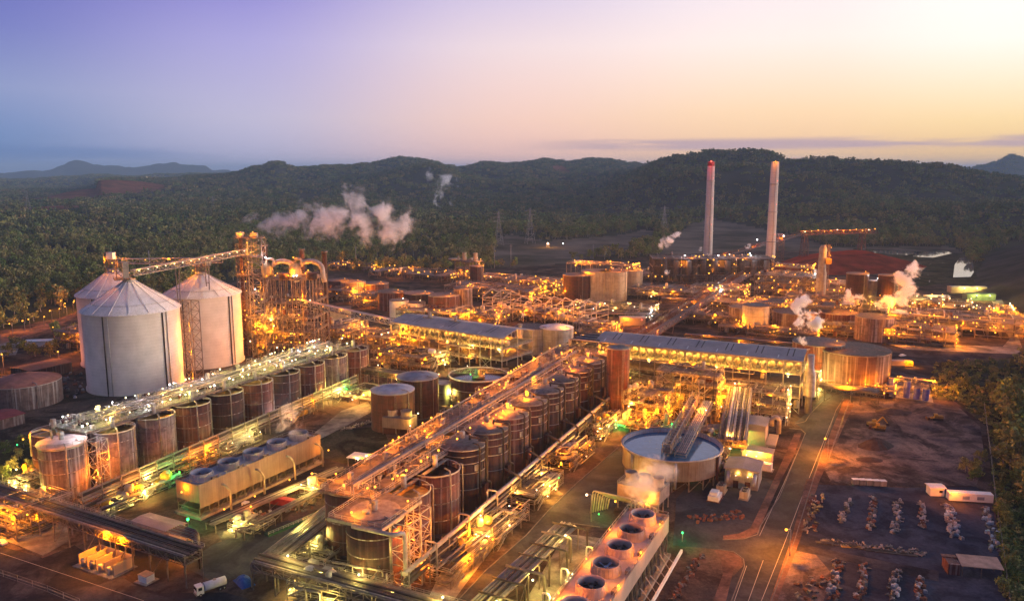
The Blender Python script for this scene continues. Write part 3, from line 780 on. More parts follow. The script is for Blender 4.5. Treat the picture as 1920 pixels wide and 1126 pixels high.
# head houses and galleries on the silos
o = thing('head_house', 'small steel head house on top of the nearest silo', 'head house', (SA[0] - 4, SA[1], SA[2] + 1.2), R(-60))
M = MB(); M.mast(0, 0, 0, 11, 5, 5, 3.5, .3); M.build('frame', m_steel, o)
box_house(o, (4, 2, 5.5), (3, 3, 9), m_galv); box_house(o, (0, 0, 8), (3, 3.4, 3), m_cream)
M = MB(); M.box((0, 0, .2), (12, 8, .3)); M.build('deck', m_grate, o); M = MB(); M.rail([(-6, -4, .3), (6, -4, .3), (6, 4, .3), (-6, 4, .3)], closed=True); M.build('handrail', m_galv, o)
for p_ in ((-3, 4, 3), (-3, -4, 9), (2, -4.2, 5)): lamp(o, p_, 'o', 1400)
o = thing('head_house', 'steel cage and cream bin on top of the silo beside the steel tower', 'head house', (SB[0], SB[1], SB[2] + 1.2), R(-60))
M = MB(); M.mast(0, 0, 0, 9, 6, 6, 3, .3); M.build('frame', m_steel, o)
box_house(o, (-2, 3, 6), (5, 4, 4), m_yelliq if False else m_cream); box_house(o, (4, 4, 7), (3, 3, 5), m_galv)
M = MB(); M.box((0, 0, 4.2), (14, 9, .3)); M.build('deck', m_grate, o); M = MB(); M.rail([(-7, -4.5, 4.3), (7, -4.5, 4.3), (7, 4.5, 4.3), (-7, 4.5, 4.3)], closed=True); M.build('handrail', m_galv, o)
for p_ in ((-5, 4, 6), (5, -4, 7), (-8, 0, -1), (0, -4.7, 1.5)): lamp(o, p_, 'o', 1500)
TW = W3(476, 600, 512)
def gallery(label, a, b, nl, lk='y', w=3.6, h=3.2, power=700, roof=True, tm=None, covered=False, name='conveyor_gallery', sup=()):
    a = Vector(a); b = Vector(b); o = thing(name, label, 'conveyor', (a.x, a.y, a.z), math.atan2(b.y - a.y, b.x - a.x))
    L = math.hypot(b.x - a.x, b.y - a.y); dz = b.z - a.z
    M = MB(); M.truss((0, 0, 0), (L, 0, dz), w, h, 4, .26); M.build('truss', tm or m_galv, o)
    M = MB(); M.beam((0, 0, .35), (L, 0, dz + .35), w - .6, .3); M.build('belt', m_pipedk, o)
    if roof: M = MB(); M.beam((0, 0, h), (L, 0, dz + h), w + .2, .14); M.build('roof', m_roofpk, o)
    for t_ in sup:
        M = MB(); z = a.z + dz * t_; g = -z; M.beam((L * t_ - 2, -w / 2, dz * t_ + g), (L * t_, -w / 2, dz * t_), .4); M.beam((L * t_ + 2, w / 2, dz * t_ + g), (L * t_, w / 2, dz * t_), .4)
        k = int(z / 6)
        for i in range(k): f = i / k; M.beam((L * t_ - 2 * (1 - f), -w / 2, dz * t_ + g * (1 - f)), (L * t_ + 2 * (1 - f), w / 2, dz * t_ + g * (1 - f)), .25)
        M.build('trestle', m_steel, o)
    for i in range(nl):
        f = (i + .5) / nl; lamp(o, (L * f, -w / 2 - .3, dz * f + h * .8), lk, power if i % 2 == 0 else 0, .5)
    return o
gallery('long sloping lit conveyor gallery climbing from the nearest silo to the steel tower', (SA[0] + 2, SA[1], SA[2] + 3), (TW[0] - 3, TW[1], zat(512, 476)), 14, 'y', sup=(.36, .62))
gallery('level conveyor gallery on the hidden third silo', (SC[0], SC[1] - 2, zat(SC[1], 494)), (SB[0] + 5, SC[1] + 25, zat(SC[1] + 25, 492)), 5, 'o', power=900)
o = thing('head_house', 'little tower with a white bin at the end of the level gallery', 'head house', (SC[0], SC[1] - 2, SC[2]), 0)
M = MB(); M.mast(0, 0, -1, 12, 5, 5, 3, .3); M.build('frame', m_steel, o); box_house(o, (1, -1, 10), (4, 4, 4), m_white, 'bin'); lamp(o, (-3, -2, 6), 'o', 1200); lamp(o, (-3, -2, 9), 'o', 0)
# lattice mast between the silos
o = thing('stair_mast', 'open lattice stair mast glowing orange between the two front silos', 'lattice mast', (*G(358, 687)[:2], 0), R(-30))
o.location = (W3(358, 600, 452)[0], 452, 0)
M = MB(); M.mast(0, 0, 0, 46, 7.0, 7.0, 6, .4); M.build('frame', m_steel, o)
for i, z in enumerate((2, 9, 16, 23, 30)): lamp(o, (-4 if i % 2 else 3.4, -4, z), 'o', 2200 if i != 1 else 1500)
# tall lattice tower
o = thing('lattice_tower', 'tall open steel elevator tower at the upper end of the sloping conveyor', 'steel tower', (TW[0], TW[1], 0), ST - R(60))
zt_ = zat(TW[1], 446)
M = MB(); M.mast(4, 0, 0, zt_, 9, 9, 5, .42); M.build('frame', m_galv, o)
M = MB(); M.mast(-6, 2, 0, zt_ - 4, 6, 6, 6, .4); M.build('elevator_frame', m_steel, o)
M = MB(); M.beam((-6, 1, 0), (-6, 1, zt_), 2.4, 1.8); M.build('elevator_casing', m_rustdk, o)
for k, z in enumerate((zt_ - 24, zt_ - 12, zt_)):
    M = MB(); M.box((0, 0, z + .1), (16, 10, .25)); M.build('deck', m_grate, o)
    M = MB(); M.rail([(-8, -5, z + .2), (8, -5, z + .2), (8, 5, z + .2), (-8, 5, z + .2)], closed=True); M.build('handrail', m_galv, o)
box_house(o, (-6, 0, zt_ + 2), (4, 4, 3.6), m_greyp); box_house(o, (3, 0, zt_ + 1.6), (4, 4, 3), m_cream)
for i in range(12): lamp(o, (random.Random(i).uniform(-8, 9), -5.2, zt_ * (i + 1) / 12.4), 'o', 1900 if i % 2 == 0 else 0)
for p_ in ((3, -3, zt_ + 4), (-4, -4, zt_ + 3)): lamp(o, p_, 'o', 1600)

# ------------------------------------------------------------------ calciner structure behind the left tank row
c = W3(556, 620, 520)
ca = unit('calciner_structure', 'big orange-lit steel structure carrying two curved ducts', 'process structure', (c[0], c[1]), 34, 30, [8, 17, 26, 36, zat(512, 521)], 11, rz=R(-4), bay=7, pipes=26, vessels=14, lamps=34, lights=11, power=2600, fill=.8, brace=.6, t=.42, vm=(m_rust, m_cream, m_greyp), lampk='oyw')
zc_ = zat(505, 521)
for i, (px_, s_) in enumerate(((508, 1.0), (560, 1.0))):
    x = W3(px_, 500, 510)[0]
    o = thing('curved_duct', ('left' if i == 0 else 'right') + ' one of the two fat curved ducts on top of the calciner structure', 'duct', (x, 510, zc_), R(-8))
    M = MB(); arc = [(0, 0, 0), (0, 0, 4)] + [(2 + 6 - 8 * math.cos(R(a)), 0, 5 + 5.5 * math.sin(R(a))) for a in range(0, 181, 20)] + [(16, 0, 2), (17, 0, -3)]
    M.tube(arc, 1.6, 14); M.build('bend', m_pipel, o)
    M = MB(); M.lathe([(.01, 0), (2.6, 0), (3.4, 3), (3.4, 7), (2, 9), (.01, 9.3)], (-2, -2, 0), 18); M.build('cyclone', m_cream, o)
    M = MB(); M.cyl((10, -3, 0), 3.2, -1, 3.2, 16); M.build('drum', m_rustdk, o)
    M = MB(); M.pipe([(-2, -2, 8), (-2, -2, 12), (3, -2, 12), (3, -2, 7)], .9, 10); M.build('duct', m_pipel, o)
    lamp(o, (-2, -3, 13), 'w' if i == 0 else 'o', 700, .8); lamp(o, (6, -4, 3), 'o', 800)
for (px_, Y_, pt, lb) in ((567, 545, 466, 'slim dark stack behind the two curved ducts'), (609, 535, 470, 'tall dark stack at the right end of the calciner structure'), (498, 560, 458, 'dark stack just right of the lattice elevator tower')):
    c = W3(px_, 500, Y_); o = thing('stack', lb, 'chimney', (c[0], Y_, 0)); zt_ = zat(Y_, pt)
    M = MB(); M.lathe([(1.9, 0), (1.7, zt_ - 1.2)], n=16); M.build('shaft', m_rustdk, o)
    M = MB(); M.lathe([(1.75, zt_ - 1.2), (2.15, zt_ - 1.2), (2.15, zt_), (1.6, zt_)], n=16); M.build('cap', m_steel, o)
# lower units round the tower and behind the left row
for i, (px_, py_, L_, W_, lv, lb) in enumerate((
    (425, 655, 40, 26, [9, 18, 28, 38], 'dark steel frame full of orange lamps right behind the silos'),
    (500, 655, 40, 24, [8, 16, 25], 'orange-lit frame low behind the far part of the left tank row'),
    (640, 640, 34, 22, [7, 13], 'low lit frame right of the calciner structure near the conveyor foot'),
)):
    p_ = G(px_, py_); unit('process_structure', lb, 'process structure', p_, L_, W_, lv, 20 + i, bay=7, pipes=22, vessels=10, lamps=26, lights=8, power=2300, fill=.75, brace=.5, t=.4, lampk='oyw')
gallery('dark conveyor sloping down to the right from the calciner structure', W3(560, 570, 505), W3(735, 608, 470), 5, 'o', sup=(.3, .7))
# ------------------------------------------------------------------ the two precipitation rows
ORD = ['first', 'second', 'third', 'fourth', 'fifth', 'sixth', 'seventh', 'eighth', 'ninth', 'tenth', 'eleventh', 'twelfth', 'thirteenth', 'fourteenth']
def precip(label, p, r, h, m, group, variant, rz, top=m_yelliq):
    """open-topped precipitation tank; variants: 0 plain open, 1 banded with bent overflow pipes"""
    o = thing('precipitation_tank', label, 'tank', (p[0], p[1], 0), rz, group)
    M = MB(); M.lathe([(r, 0), (r, h), (r - .2, h), (r - .2, h - 3.5)], n=40); M.build('shell', m, o)
    M = MB(); M.cyl((0, 0, 0), r - .21, h - 3, h - 2.0, 40); M.build('contents', top, o)
    for b in ((.22, .52, .8) if variant != 1 else (.35, .62, .78, .9)):
        M = MB(); M.hoop((0, 0, 0), r, h * b, .14, 40); M.build('stiffening_ring', m_galv if variant else m_rustpale, o)
    M = MB(); M.hoop((0, 0, 0), r, h - .1, .2, 40); M.build('rim', m_galv, o)
    for a in ((R(-118), R(-70)) if variant != 1 else (R(-112), R(-80), R(-48))):
        M = MB(); q = (math.cos(a), math.sin(a))
        M.pipe([(q[0] * (r - 2.5), q[1] * (r - 2.5), h + 1.6), (q[0] * (r + .9), q[1] * (r + .9), h + 1.6), (q[0] * (r + .9), q[1] * (r + .9), 1)], .26 if variant != 1 else .34, 8); M.build('downpipe', m_galv if variant != 1 else m_pipedk, o)
    if variant == 1:
        M = MB(); M.lathe([(r * .98, h), (r * .93, h + .5), (r * .5, h + .9), (.02, h + 1.0)], n=32); M.build('cover', m_steel, o)
        for j in range(5):
            a = R(-150 + j * 32); M = MB(); M.box((math.cos(a) * (r + .12), math.sin(a) * (r + .12), h * .70), (1.6, .35, 2.2), a + R(90)); M.build('panel', m_greyp if j % 2 else m_rustdk, o)
        M = MB(); M.pipe([(2, -2, h + 1), (2, -2, h + 3.2), (-1, -r * .4, h + 3.2), (-1, -r - 1.6, h + 3.2), (-1, -r - 1.6, h * .45), (2.5, -r - 1.6, h * .38), (2.5, -r - 1.6, 2)], .42, 8); M.build('overflow_pipe', m_pipedk, o)
        M = MB(); M.box((0, -r - .5, h * .3), (3.2, 1.6, 4.5)); M.build('junction_box', m_rust, o)
    M = MB(); M.cyl((0, 0, 0), .9, h + (2.1 if variant == 1 else .2), h + 3.4, 12); M.box((0, 0, h + 3.9), (1.4, 1.4, 1.2)); M.build('agitator_drive', m_greyp, o)
    if variant != 1:
        M = MB(); M.beam((-r, 0, h + .3), (r, 0, h + .3), 1.2, .4); M.build('bridge', m_steel, o)
    return o
def walkover(name, label, pts, z, seed, n_eq, lk, power, nl, nlit, deckm, sc=1.0, launder=True, lampz=2.2):
    """long deck over a tank row; pts: centre line points with left / right half widths"""
    rnd = random.Random(seed); a = Vector(pts[0][0]); b = Vector(pts[-1][0]); d = b - a; L = d.length
    o = thing(name, label, 'walkway deck', (a.x, a.y, 0), math.atan2(d.y, d.x))
    def lr(x):
        f = x / L; return pts[0][1] + (pts[-1][1] - pts[0][1]) * f, pts[0][2] + (pts[-1][2] - pts[0][2]) * f
    D = MB(); k = int(L / 5)
    for i in range(k):
        x0, x1 = L * i / k, L * (i + 1) / k; l0, r0 = lr(x0); l1, r1 = lr(x1)
        ys = [(-r0, -r0 + (l0 + r0) * .33), (-r0 + (l0 + r0) * .33, -r0 + (l0 + r0) * .66), (-r0 + (l0 + r0) * .66, l0)]
        for j, (ya, yb) in enumerate(ys):
            if rnd.random() < .86: D.b2(x0 + .1, x1 - .1, ya + .1, yb - .1, z - .15, z + rnd.uniform(-.02, .03))
    D.build('deck', deckm, o)
    D = MB(); k2 = int(L / 10)
    for i in range(k2 + 1):
        x = L * i / k2; l0, r0 = lr(x); D.beam((x, -r0, z - .5), (x, l0, z - .5), .4, .6)
    for s_ in (0, 1):
        ya = -lr(0)[1] if s_ else lr(0)[0]; yb = -lr(L)[1] if s_ else lr(L)[0]
        D.beam((0, ya, z - .5), (L, yb, z - .5), .45, .7)
    D.build('beams', m_steel, o)
    l0, r0 = lr(0); l1, r1 = lr(L)
    for nm, A_, B_ in (('handrail', (0, -r0, z), (L, -r1, z)), ('handrail', (0, l0, z), (L, l1, z)), ('handrail', (0, -r0, z), (0, l0, z)), ('handrail', (0, (l0 - r0) * .5 + 3, z), (L, (l1 - r1) * .5 + 3, z))):
        M = MB(); M.rail([A_, B_], 1.2, 2.4, .11); M.build(nm, m_galv, o)
    for q in range(5):  # long lines
        y0 = -r0 + (l0 + r0) * (.14 + .18 * q); y1 = -r1 + (l1 + r1) * (.14 + .18 * q); zz = z + rnd.choice((.6, .9, 2.6, 3.2)); M = MB()
        xa, xb = L * rnd.uniform(0, .12), L * rnd.uniform(.8, 1); M.tube([(xa, y0, zz), (xb, y1, zz)], rnd.choice((.16, .22, .3)) * sc, 7); M.build('pipe', rnd.choice((m_pipe, m_pipel)), o)
    if launder:
        M = MB(); ya, yb = -r0 + (l0 + r0) * .36, -r1 + (l1 + r1) * .36
        M.beam((0, ya, z + 3.4), (L * .93, yb, z + 3.4), 1.1, .9); k3 = int(L / 12)
        M.build('launder', m_pipe, o)
        M = MB()
        for i in range(k3): x = L * .93 * i / k3; y = ya + (yb - ya) * i / k3; M.beam((x, y - .5, z), (x, y - .5, z + 3), .2); M.beam((x, y + .5, z), (x, y + .5, z + 3), .2)
        M.build('launder_supports', m_galv, o)
    for i in range(n_eq):
        x = rnd.uniform(1, L - 1); l_, r_ = lr(x); y = rnd.uniform(-r_ + 1, l_ - 1); t_ = rnd.random()
        if t_ < .30:
            M = MB(); hh = rnd.uniform(1.2, 2.6); ww = rnd.uniform(1, 3); M.pipe([(x, y, z), (x, y, z + hh), (x, y + ww, z + hh), (x, y + ww, z)], rnd.uniform(.12, .26), 6); M.build('gooseneck', rnd.choice((m_pipe, m_pipel, m_galv)), o)
        elif t_ < .52:
            M = MB(); M.cyl((x, y, 0), .5, z, z + .9, 10); M.box((x, y, z + 1.3), (.9, .9, .8)); M.beam((x, y, z + 1.4), (x + 1.4, y, z + 1.4), .4); M.build('motor', rnd.choice((m_greyp, m_rust, m_cream)), o)
        elif t_ < .72:
            M = MB(); x2 = x + rnd.uniform(4, 12); M.pipe([(x, y, z + .4), (x, y, z + 1.1), (x2, y, z + 1.1), (x2, y + rnd.uniform(-3, 3), z + 1.1)], rnd.uniform(.12, .22), 6); M.build('pipe', rnd.choice((m_pipe, m_pipel)), o)
        elif t_ < .86:
            M = MB(); w1, w2 = rnd.uniform(2, 4), rnd.uniform(2, 4); M.mast(x, y, z, z + rnd.uniform(1.8, 3.4), w1, w1, 2, .12); M.build('support_frame', m_galv, o)
        else:
            M = MB(); w1 = rnd.uniform(2, 4); M.rail([(x, y, z), (x + w1, y, z), (x + w1, y + w1, z), (x, y + w1, z)], 1.1, 2, .08, True); M.build('guard', m_galv, o)
    for i in range(nl):
        x = L * (i + rnd.uniform(.2, .8)) / nl; l_, r_ = lr(x); y = rnd.choice((-r_ + .5, l_ - .5, rnd.uniform(-r_, l_), rnd.uniform(-r_, l_)))
        M = MB(); M.beam((x, y, z), (x, y, z + lampz), .1); M.build('lamp_post', m_galv, o)
        lamp(o, (x, y, z + lampz), rnd.choice(lk), power if i % max(1, nl // max(1, nlit)) == 0 else 0, rnd.uniform(.5, .8))
    return o
# left row: ten tanks
LA, LB = Vector((-167.2, 285.5)), Vector((-92.0, 446.0)); LANG = math.atan2((LB - LA).y, (LB - LA).x)
for i in range(10):
    f = i / 9; p_ = LA.lerp(LB, f); side = Vector((math.sin(LANG), -math.cos(LANG)))
    p_ = p_ + side * (0.0 if i == 0 else 1.2)
    if i == 0: p_ = p_ + side * -1.5
    precip('%s tank of the left tank row from its near end, %s' % (ORD[i], ('pale capped end tank', 'open with pale stained side', 'pale streaky side', 'rusty brown side', 'rusty brown side', 'dark rusty side', 'rusty side', 'rusty with pale drips', 'pale patchy side', 'dark red brown side')[i]), p_, 8.1, 20 if i else 19.4, m_rustpale if i in (0, 1, 2, 8) else (m_rust if i % 2 else m_rustdk), 'tanks of the left precipitation row', 0, LANG)
for i in range(8):   # far line of the same row, mostly under the deck
    p_ = LA.lerp(LB, (i + .4) / 9) - Vector((math.sin(LANG), -math.cos(LANG))) * 17
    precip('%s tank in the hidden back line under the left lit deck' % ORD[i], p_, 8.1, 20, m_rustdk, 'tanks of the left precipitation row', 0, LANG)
_s = Vector((math.sin(LANG), -math.cos(LANG)))
walkover('tank_top_deck', 'long cluttered pale green deck with white and yellow lamps over the left tank row', [(LA - _s * 9 + (LB - LA).normalized() * 8, 10.5, 9.5), (LB - _s * 9, 13, 9.5)], 21.3, 5, 150, 'lllwyy', 750, 76, 38, m_green, launder=False)
o = thing('end_deck', 'pale pinkish cap deck on the nearest tank of the left row', 'walkway deck', (*(LA - _s * 1.5), 0), LANG)
M = MB(); M.lathe([(8.6, 19.7), (8.7, 20.3), (3, 20.9), (.05, 21.0)], n=12); M.build('cap', m_towerpink, o)
M = MB(); M.rail([(math.cos(R(a)) * 8.4, math.sin(R(a)) * 8.4, 20.4) for a in range(180, 361, 20)], 1.1, 3); M.build('handrail', m_galv, o)
M = MB(); M.mast(7.5, -9.5, 0, 20, 5, 5, 5, .3); M.build('stair_tower', m_galv, o); lamp(o, (4.5, -10, 6), 'p', 2600); lamp(o, (9, -12.4, 12), 'o', 1600); lamp(o, (2, -7, 21.5), 'w', 400)
M = MB(); M.pipe([(-6, 9, 15), (-6, 9, 24), (-1, 9, 24), (-1, 4, 24), (-1, 4, 20.8)], .35); M.build('pipe', m_cream, o); lamp(o, (-8, 10, 22), 'o', 1800); lamp(o, (-11, 9, 21), 'g', 300, .5)
# stacked pipe rack in front of the left row
rack('pipe_rack', 'wall of stacked pale pipes running along the foot of the left tank row', Vector(G(150, 945, 6)), Vector(G(668, 706, 9)), 9.5, n=6, dz=1.15, w=2.6, pr=.36, post=8.5, pm=m_pipel, seed=3, lk='o', nl=0)
# middle block: right-hand line of tanks with the open fronts, left-hand line under the deck
CA, CB = Vector(SW(178.5, 137.5)), Vector(SW(399, 149.5)); CANG = math.atan2((CB - CA).y, (CB - CA).x); cs = Vector((math.sin(CANG), -math.cos(CANG))); cd = (CB - CA).normalized()
lbm = ['under the square brown end deck', 'open with yellow ochre slurry', 'open and dark inside']
for i in range(12):
    p_ = CA.lerp(CB, i / 11) - cs * (0 if i == 0 else 2.6)
    lb = lbm[i] if i < 3 else 'banded, with bent dark pipes'
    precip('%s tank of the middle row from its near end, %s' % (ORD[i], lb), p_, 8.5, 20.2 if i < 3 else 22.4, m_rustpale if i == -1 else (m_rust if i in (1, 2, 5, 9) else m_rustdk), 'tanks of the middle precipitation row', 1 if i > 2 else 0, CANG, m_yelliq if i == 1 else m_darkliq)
for i in range(11):
    p_ = Vector(SW(193, 158)) .lerp(Vector(SW(396, 170)), i / 10)
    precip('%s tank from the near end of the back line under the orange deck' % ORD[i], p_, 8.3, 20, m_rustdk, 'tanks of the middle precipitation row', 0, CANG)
walkover('tank_top_deck', 'long orange-lit deck with handrails and a straight launder over the middle tank row', [(Vector(SW(183, 151)), 11, 8.5), (Vector(SW(400, 166)), 13, 15)], 21.8, 9, 170, 'ooop', 1500, 62, 30, m_grate)
o = thing('end_deck', 'square brown end deck above the covered front tank of the middle row', 'walkway deck', (*CA, 0), CANG)
M = MB(); M.b2(-9.5, 12, -8.5, 9.5, 21.3, 21.6); M.build('deck', m_grate, o)
M = MB(); M.beam((-9.7, -8.7, 21), (12, -8.7, 21), .4, .9); M.beam((-9.7, 9.7, 21), (12, 9.7, 21), .4, .9); M.beam((-9.7, -8.7, 21), (-9.7, 9.7, 21), .4, .9); M.build('edge_beams', m_galv, o)
M = MB(); M.rail([(12, -8.5, 21.6), (-9.5, -8.5, 21.6), (-9.5, 9.5, 21.6), (12, 9.5, 21.6)], 1.25, 2.2, .12); M.build('handrail', m_galv, o)
M = MB(); M.pipe([(-2, 1, 21.6), (-2, 1, 24), (0, 1, 24), (0, 1, 22), (2, 1, 22)], .28); M.build('gooseneck', m_pipel, o)
M = MB(); M.cyl((-3, 1, 0), 1.1, 21.6, 22.6, 14); M.build('manway', m_pipel, o)
M = MB(); M.cyl((0, 0, 0), 7.4, 21.6, 21.75, 32); M.build('cover_plate', m_steel, o)
for p_ in ((-6, 4, 22.6), (6, -7.6, 23.4), (8, 8, 24)): lamp(o, p_, 'o', 1300)
o = thing('stair_tower', 'lattice stair tower with a thick bent pipe at the near corner of the middle row', 'lattice mast', (*(CA + cs * 11 - cd * 1), 0), CANG)
M = MB(); M.mast(0, 0, 0, 21, 6.5, 6.5, 4.2, .34); M.build('frame', m_galv, o)
M = MB(); M.mast(8, 1, 0, 21, 6, 6, 4.2, .3); M.build('stair_frame', m_galv, o)
M = MB(); M.pipe([(-9, 12, 20.6), (-9, -2, 20.6), (-6, -3.5, 20.6), (-6, -3.5, 1)], .62, 10); M.build('bent_pipe', m_pipel, o)
for p_ in ((2, -2, 5), (5, 2, 11), (0, 3, 16), (8, -2, 3)): lamp(o, p_, 'p', 1800)
# heavy pipes in front of the middle row, by the road
rack('pipe_rack', 'long trestle of heavy pale pipes along the right side of the middle row', Vector(G(760, 1085, 7)), Vector(G(1150, 742, 8)), 8.2, n=3, dz=1.9, w=2.4, pr=.55, post=12, pm=m_pipel, seed=8, loops=0)
_ra, _rb = Vector(G(760, 1085, 7)), Vector(G(1150, 742, 8))
o = thing('pipe_risers', 'row of dark Y-shaped risers crossing the heavy pipes by the middle road', 'pipes', (*_ra, 0), math.atan2((_rb - _ra).y, (_rb - _ra).x))
for i in range(9):
    x = 14 + i * 21; M = MB()
    if i < 3: M.pipe([(x, 1.6, 8), (x, 1.6, 12), (x, -2.2, 12), (x, -2.2, 2)], .32)
    else: M.pipe([(x - 2, 4, 12.5), (x, -1.6, 9.5), (x, -1.9, 1)], .42)
    M.build('riser', m_pipel if i < 3 else m_pipedk, o)
# valves and pumps clutter at the foot of the middle row: four pump bays
for i, (u, w_) in enumerate(((196, 119), (222, 119), (256, 121), (296, 124), (336, 126))):
    unit('pump_bay', ['nearest yellow-lit pump bay beside the white concrete apron', 'second pump bay with looping yellow pipes by the road edge', 'third pump bay by the road edge with green pipework', 'fourth pump bay under the dark risers', 'farthest pump bay near the brown end tank'][i], 'pump station', SW(u, w_), 26, 9, [2.6, 5.2], 40 + i, bay=6.5, pipes=26, vessels=7, lamps=9, lights=6, lk='o' if i in (0, 3) else 'y', power=1300, fill=.35, t=.22, vm=(m_rust, m_cream, m_yel, m_galv), lampk='ogy', ls=.5)
sheet('concrete_apron', [(800, 1126), (835, 1055), (905, 1012), (930, 1020), (880, 1085), (850, 1126)], .10, m_conc)
# brown end tank with pale top works
tank('tall rust brown tank with a small grey roof ending the middle row', G(1157, 775), 5.6, 34, m_rust, name='tall_tank', roofm=m_greyp)
unit('filter_platform', 'pale lit platform with curved dark pipes at the far end of the middle row', 'process structure', SW(412, 163), 26, 22, [8, 16, 23], 61, bay=7, pipes=24, vessels=10, lamps=16, lights=8, lk='l', power=1500, lampk='oyw')
o = thing('overhead_pipes', 'bundle of curved dark pipes over the pale platform ending the middle row', 'pipes', (*SW(412, 163), 0), ST)
for i in range(10):
    M = MB(); x = -10 + i * 2; M.pipe([(x, -9, 24), (x, -9, 27.5), (x, 8 - i * .4, 27.5), (x + 1.5, 8 - i * .4, 24)], .45, 8); M.build('pipe', m_pipedk if i % 3 else m_galv, o)
# ------------------------------------------------------------------ cooling towers
m_wallp = mat('pinkish_wall_sheet', (0.22, 0.17, 0.16), 0.8, var=0.25, scale=0.2, streak=0.2, grime=(.2, .15, .14))
def cooling(label, a, b, w, h, nf, deckm, wallm, fr, lk, seed, fanblade=None, solid=.62, dirw=1):
    """a..b: near-left roof corner to far-left roof corner; w: width to the right"""
    a = Vector(a); b = Vector(b); d = b - a; L = d.length
    o = thing('cooling_tower', label, 'cooling tower', (a.x, a.y, 0), math.atan2(d.y, d.x))
    y0, y1 = (-w, 0); zb = h * (1 - solid)
    M = MB(); M.b2(0, L, y0, y1, h - .3, h); M.build('roof_deck', deckm, o)
    M = MB(); M.b2(-.1, L + .1, y0 - .15, y0, zb, h + .8); M.build('side_wall', wallm, o)
    M = MB(); M.b2(-.1, L + .1, y1, y1 + .15, zb, h + .8); M.build('side_wall', wallm, o)
    M = MB(); M.b2(-.25, -.1, y0, y1, zb + (h - zb) * .25, h + .8); M.build('end_wall', wallm, o)
    M = MB(); M.b2(L + .1, L + .25, y0, y1, zb, h + .8); M.build('end_wall', wallm, o)
    M = MB(); M.b2(-1, L + 1, y0 - 1, y1 + 1, 0, 1.0); M.build('basin', m_conc, o)
    M = MB(); k = int(L / 4)
    for i in range(k + 1):
        x = L * i / k; M.beam((x, y0 + .3, zb * .85), (x, y1 - .3, zb * .85), .2)
        for y in (y0 + .3, y1 - .3): M.beam((x, y, 1), (x, y, zb + .1), .35)
        if i < k:
            for y in (y0 + .3, y1 - .3): M.beam((x, y, 1), (x + L / k, y, zb), .18)
    M.build('columns', m_steel, o)
    M = MB()
    for z in (zb * .3 + .5, zb * .6 + .5): M.b2(.5, L - .5, y0 + .9, y1 - .9, z, z + .15)
    M.build('fill_packing', m_pipedk, o)
    M = MB(); M.rail([(0, y0, h), (L, y0, h), (L, y1, h), (0, y1, h)], 1.9, 3, .1, True); M.build('handrail', m_galv, o)
    for i in range(nf):
        x = L * (i + .5) / nf; c = (x, (y0 + y1) / 2, 0)
        M = MB(); M.lathe([(fr * 1.1, h), (fr * .96, h + 1.2), (fr * .93, h + 1.9), (fr, h + 2.7), (fr - .2, h + 2.7), (fr * .9, h + 1.9), (fr * .9, h + .6)], c, 32)
        for j in range(24):
            t_ = 6.2832 * j / 24; M.beam((c[0] + math.cos(t_) * fr * 1.1, c[1] + math.sin(t_) * fr * 1.1, h), (c[0] + math.cos(t_) * (fr + .08), c[1] + math.sin(t_) * (fr + .08), h + 2.6), .12)
        q = M.build('fan_stack', deckm, o)
        M = MB(); M.cyl(c, fr * .9, h - .2, h + .1, 24); M.build('throat', m_darkliq, q)
        M = MB(); M.cyl(c, fr * .16, h + .9, h + 1.5, 12)
        for j in range(6):
            t_ = 6.2832 * j / 6 + i; M.add([(c[0] + math.cos(t_ + e) * rr, c[1] + math.sin(t_ + e) * rr, h + zz) for e, rr, zz in ((.25, fr * .12, 1.35), (-.12, fr * .12, 1.05), (-.10, fr * .86, 1.15), (.13, fr * .86, 1.3))] + [(c[0] + math.cos(t_ + e) * rr, c[1] + math.sin(t_ + e) * rr, h + zz - .08) for e, rr, zz in ((.25, fr * .12, 1.35), (-.12, fr * .12, 1.05), (-.10, fr * .86, 1.15), (.13, fr * .86, 1.3))], [(0, 1, 2, 3), (7, 6, 5, 4), (0, 4, 5, 1), (1, 5, 6, 2), (2, 6, 7, 3), (3, 7, 4, 0)])
        M.build('fan', m_towerblue if fanblade and i == 3 else m_pipedk, q)
        M = MB(); M.box((x + fr * .3, y0 + .9, h + .7), (1.6, 1, 1.2)); M.cyl((x + fr * .3 + 1.4, y0 + .9, 0), .4, h, h + 1.3, 8); M.build('fan_motor', m_steel, q)
    return o, L
ctl, CL = cooling('long cooling tower with five blue-grey fan stacks in front of the left tank row', G(330, 898, 12.5), G(560, 806, 12.5), 11.5, 11.7, 5, m_towerblue, m_wallp, 3.8, 'o', 1, solid=.66)
for x in (8, 24, 40, 56, 72):
    if x < CL: M = MB(); M.pipe([(x, -13.8, 10.5), (x, -15.6, 10.5), (x + 1.2, -16.4, 8), (x + 1.2, -16.4, 1)], .4, 8); M.build('riser', m_galv, ctl)
for p_, k_, e_ in (((-1.2, -4, 9), 'o', 900), ((6, -16.5, 2.5), 'o', 500), ((CL * .33, -16.5, 2), 'o', 500), ((CL * .62, -16.5, 2), 'o', 400), ((CL + 1, -15, 6), 'o', 1500)): lamp(ctl, p_, k_, e_)
ctr, CRL = cooling('big pinkish cooling tower with large fan stacks right of the middle road', SW(150, 75.2), SW(231, 77.6), 13.2, 13, 7, m_towerpink, m_wallc, 3.8, 'o', 2, fanblade=True, solid=.36)
for i in range(7): lamp(ctr, (12 + i * 10, -12.9 if i % 2 == 0 else -.4, 14.6), 'p' if i % 2 else 'o', 1200, .55)
M = MB(); M.b2(4, CRL, -18.0, -17.4, 2.5, 3.5); M.build('outer_pipe', m_white, ctr)
M = MB()
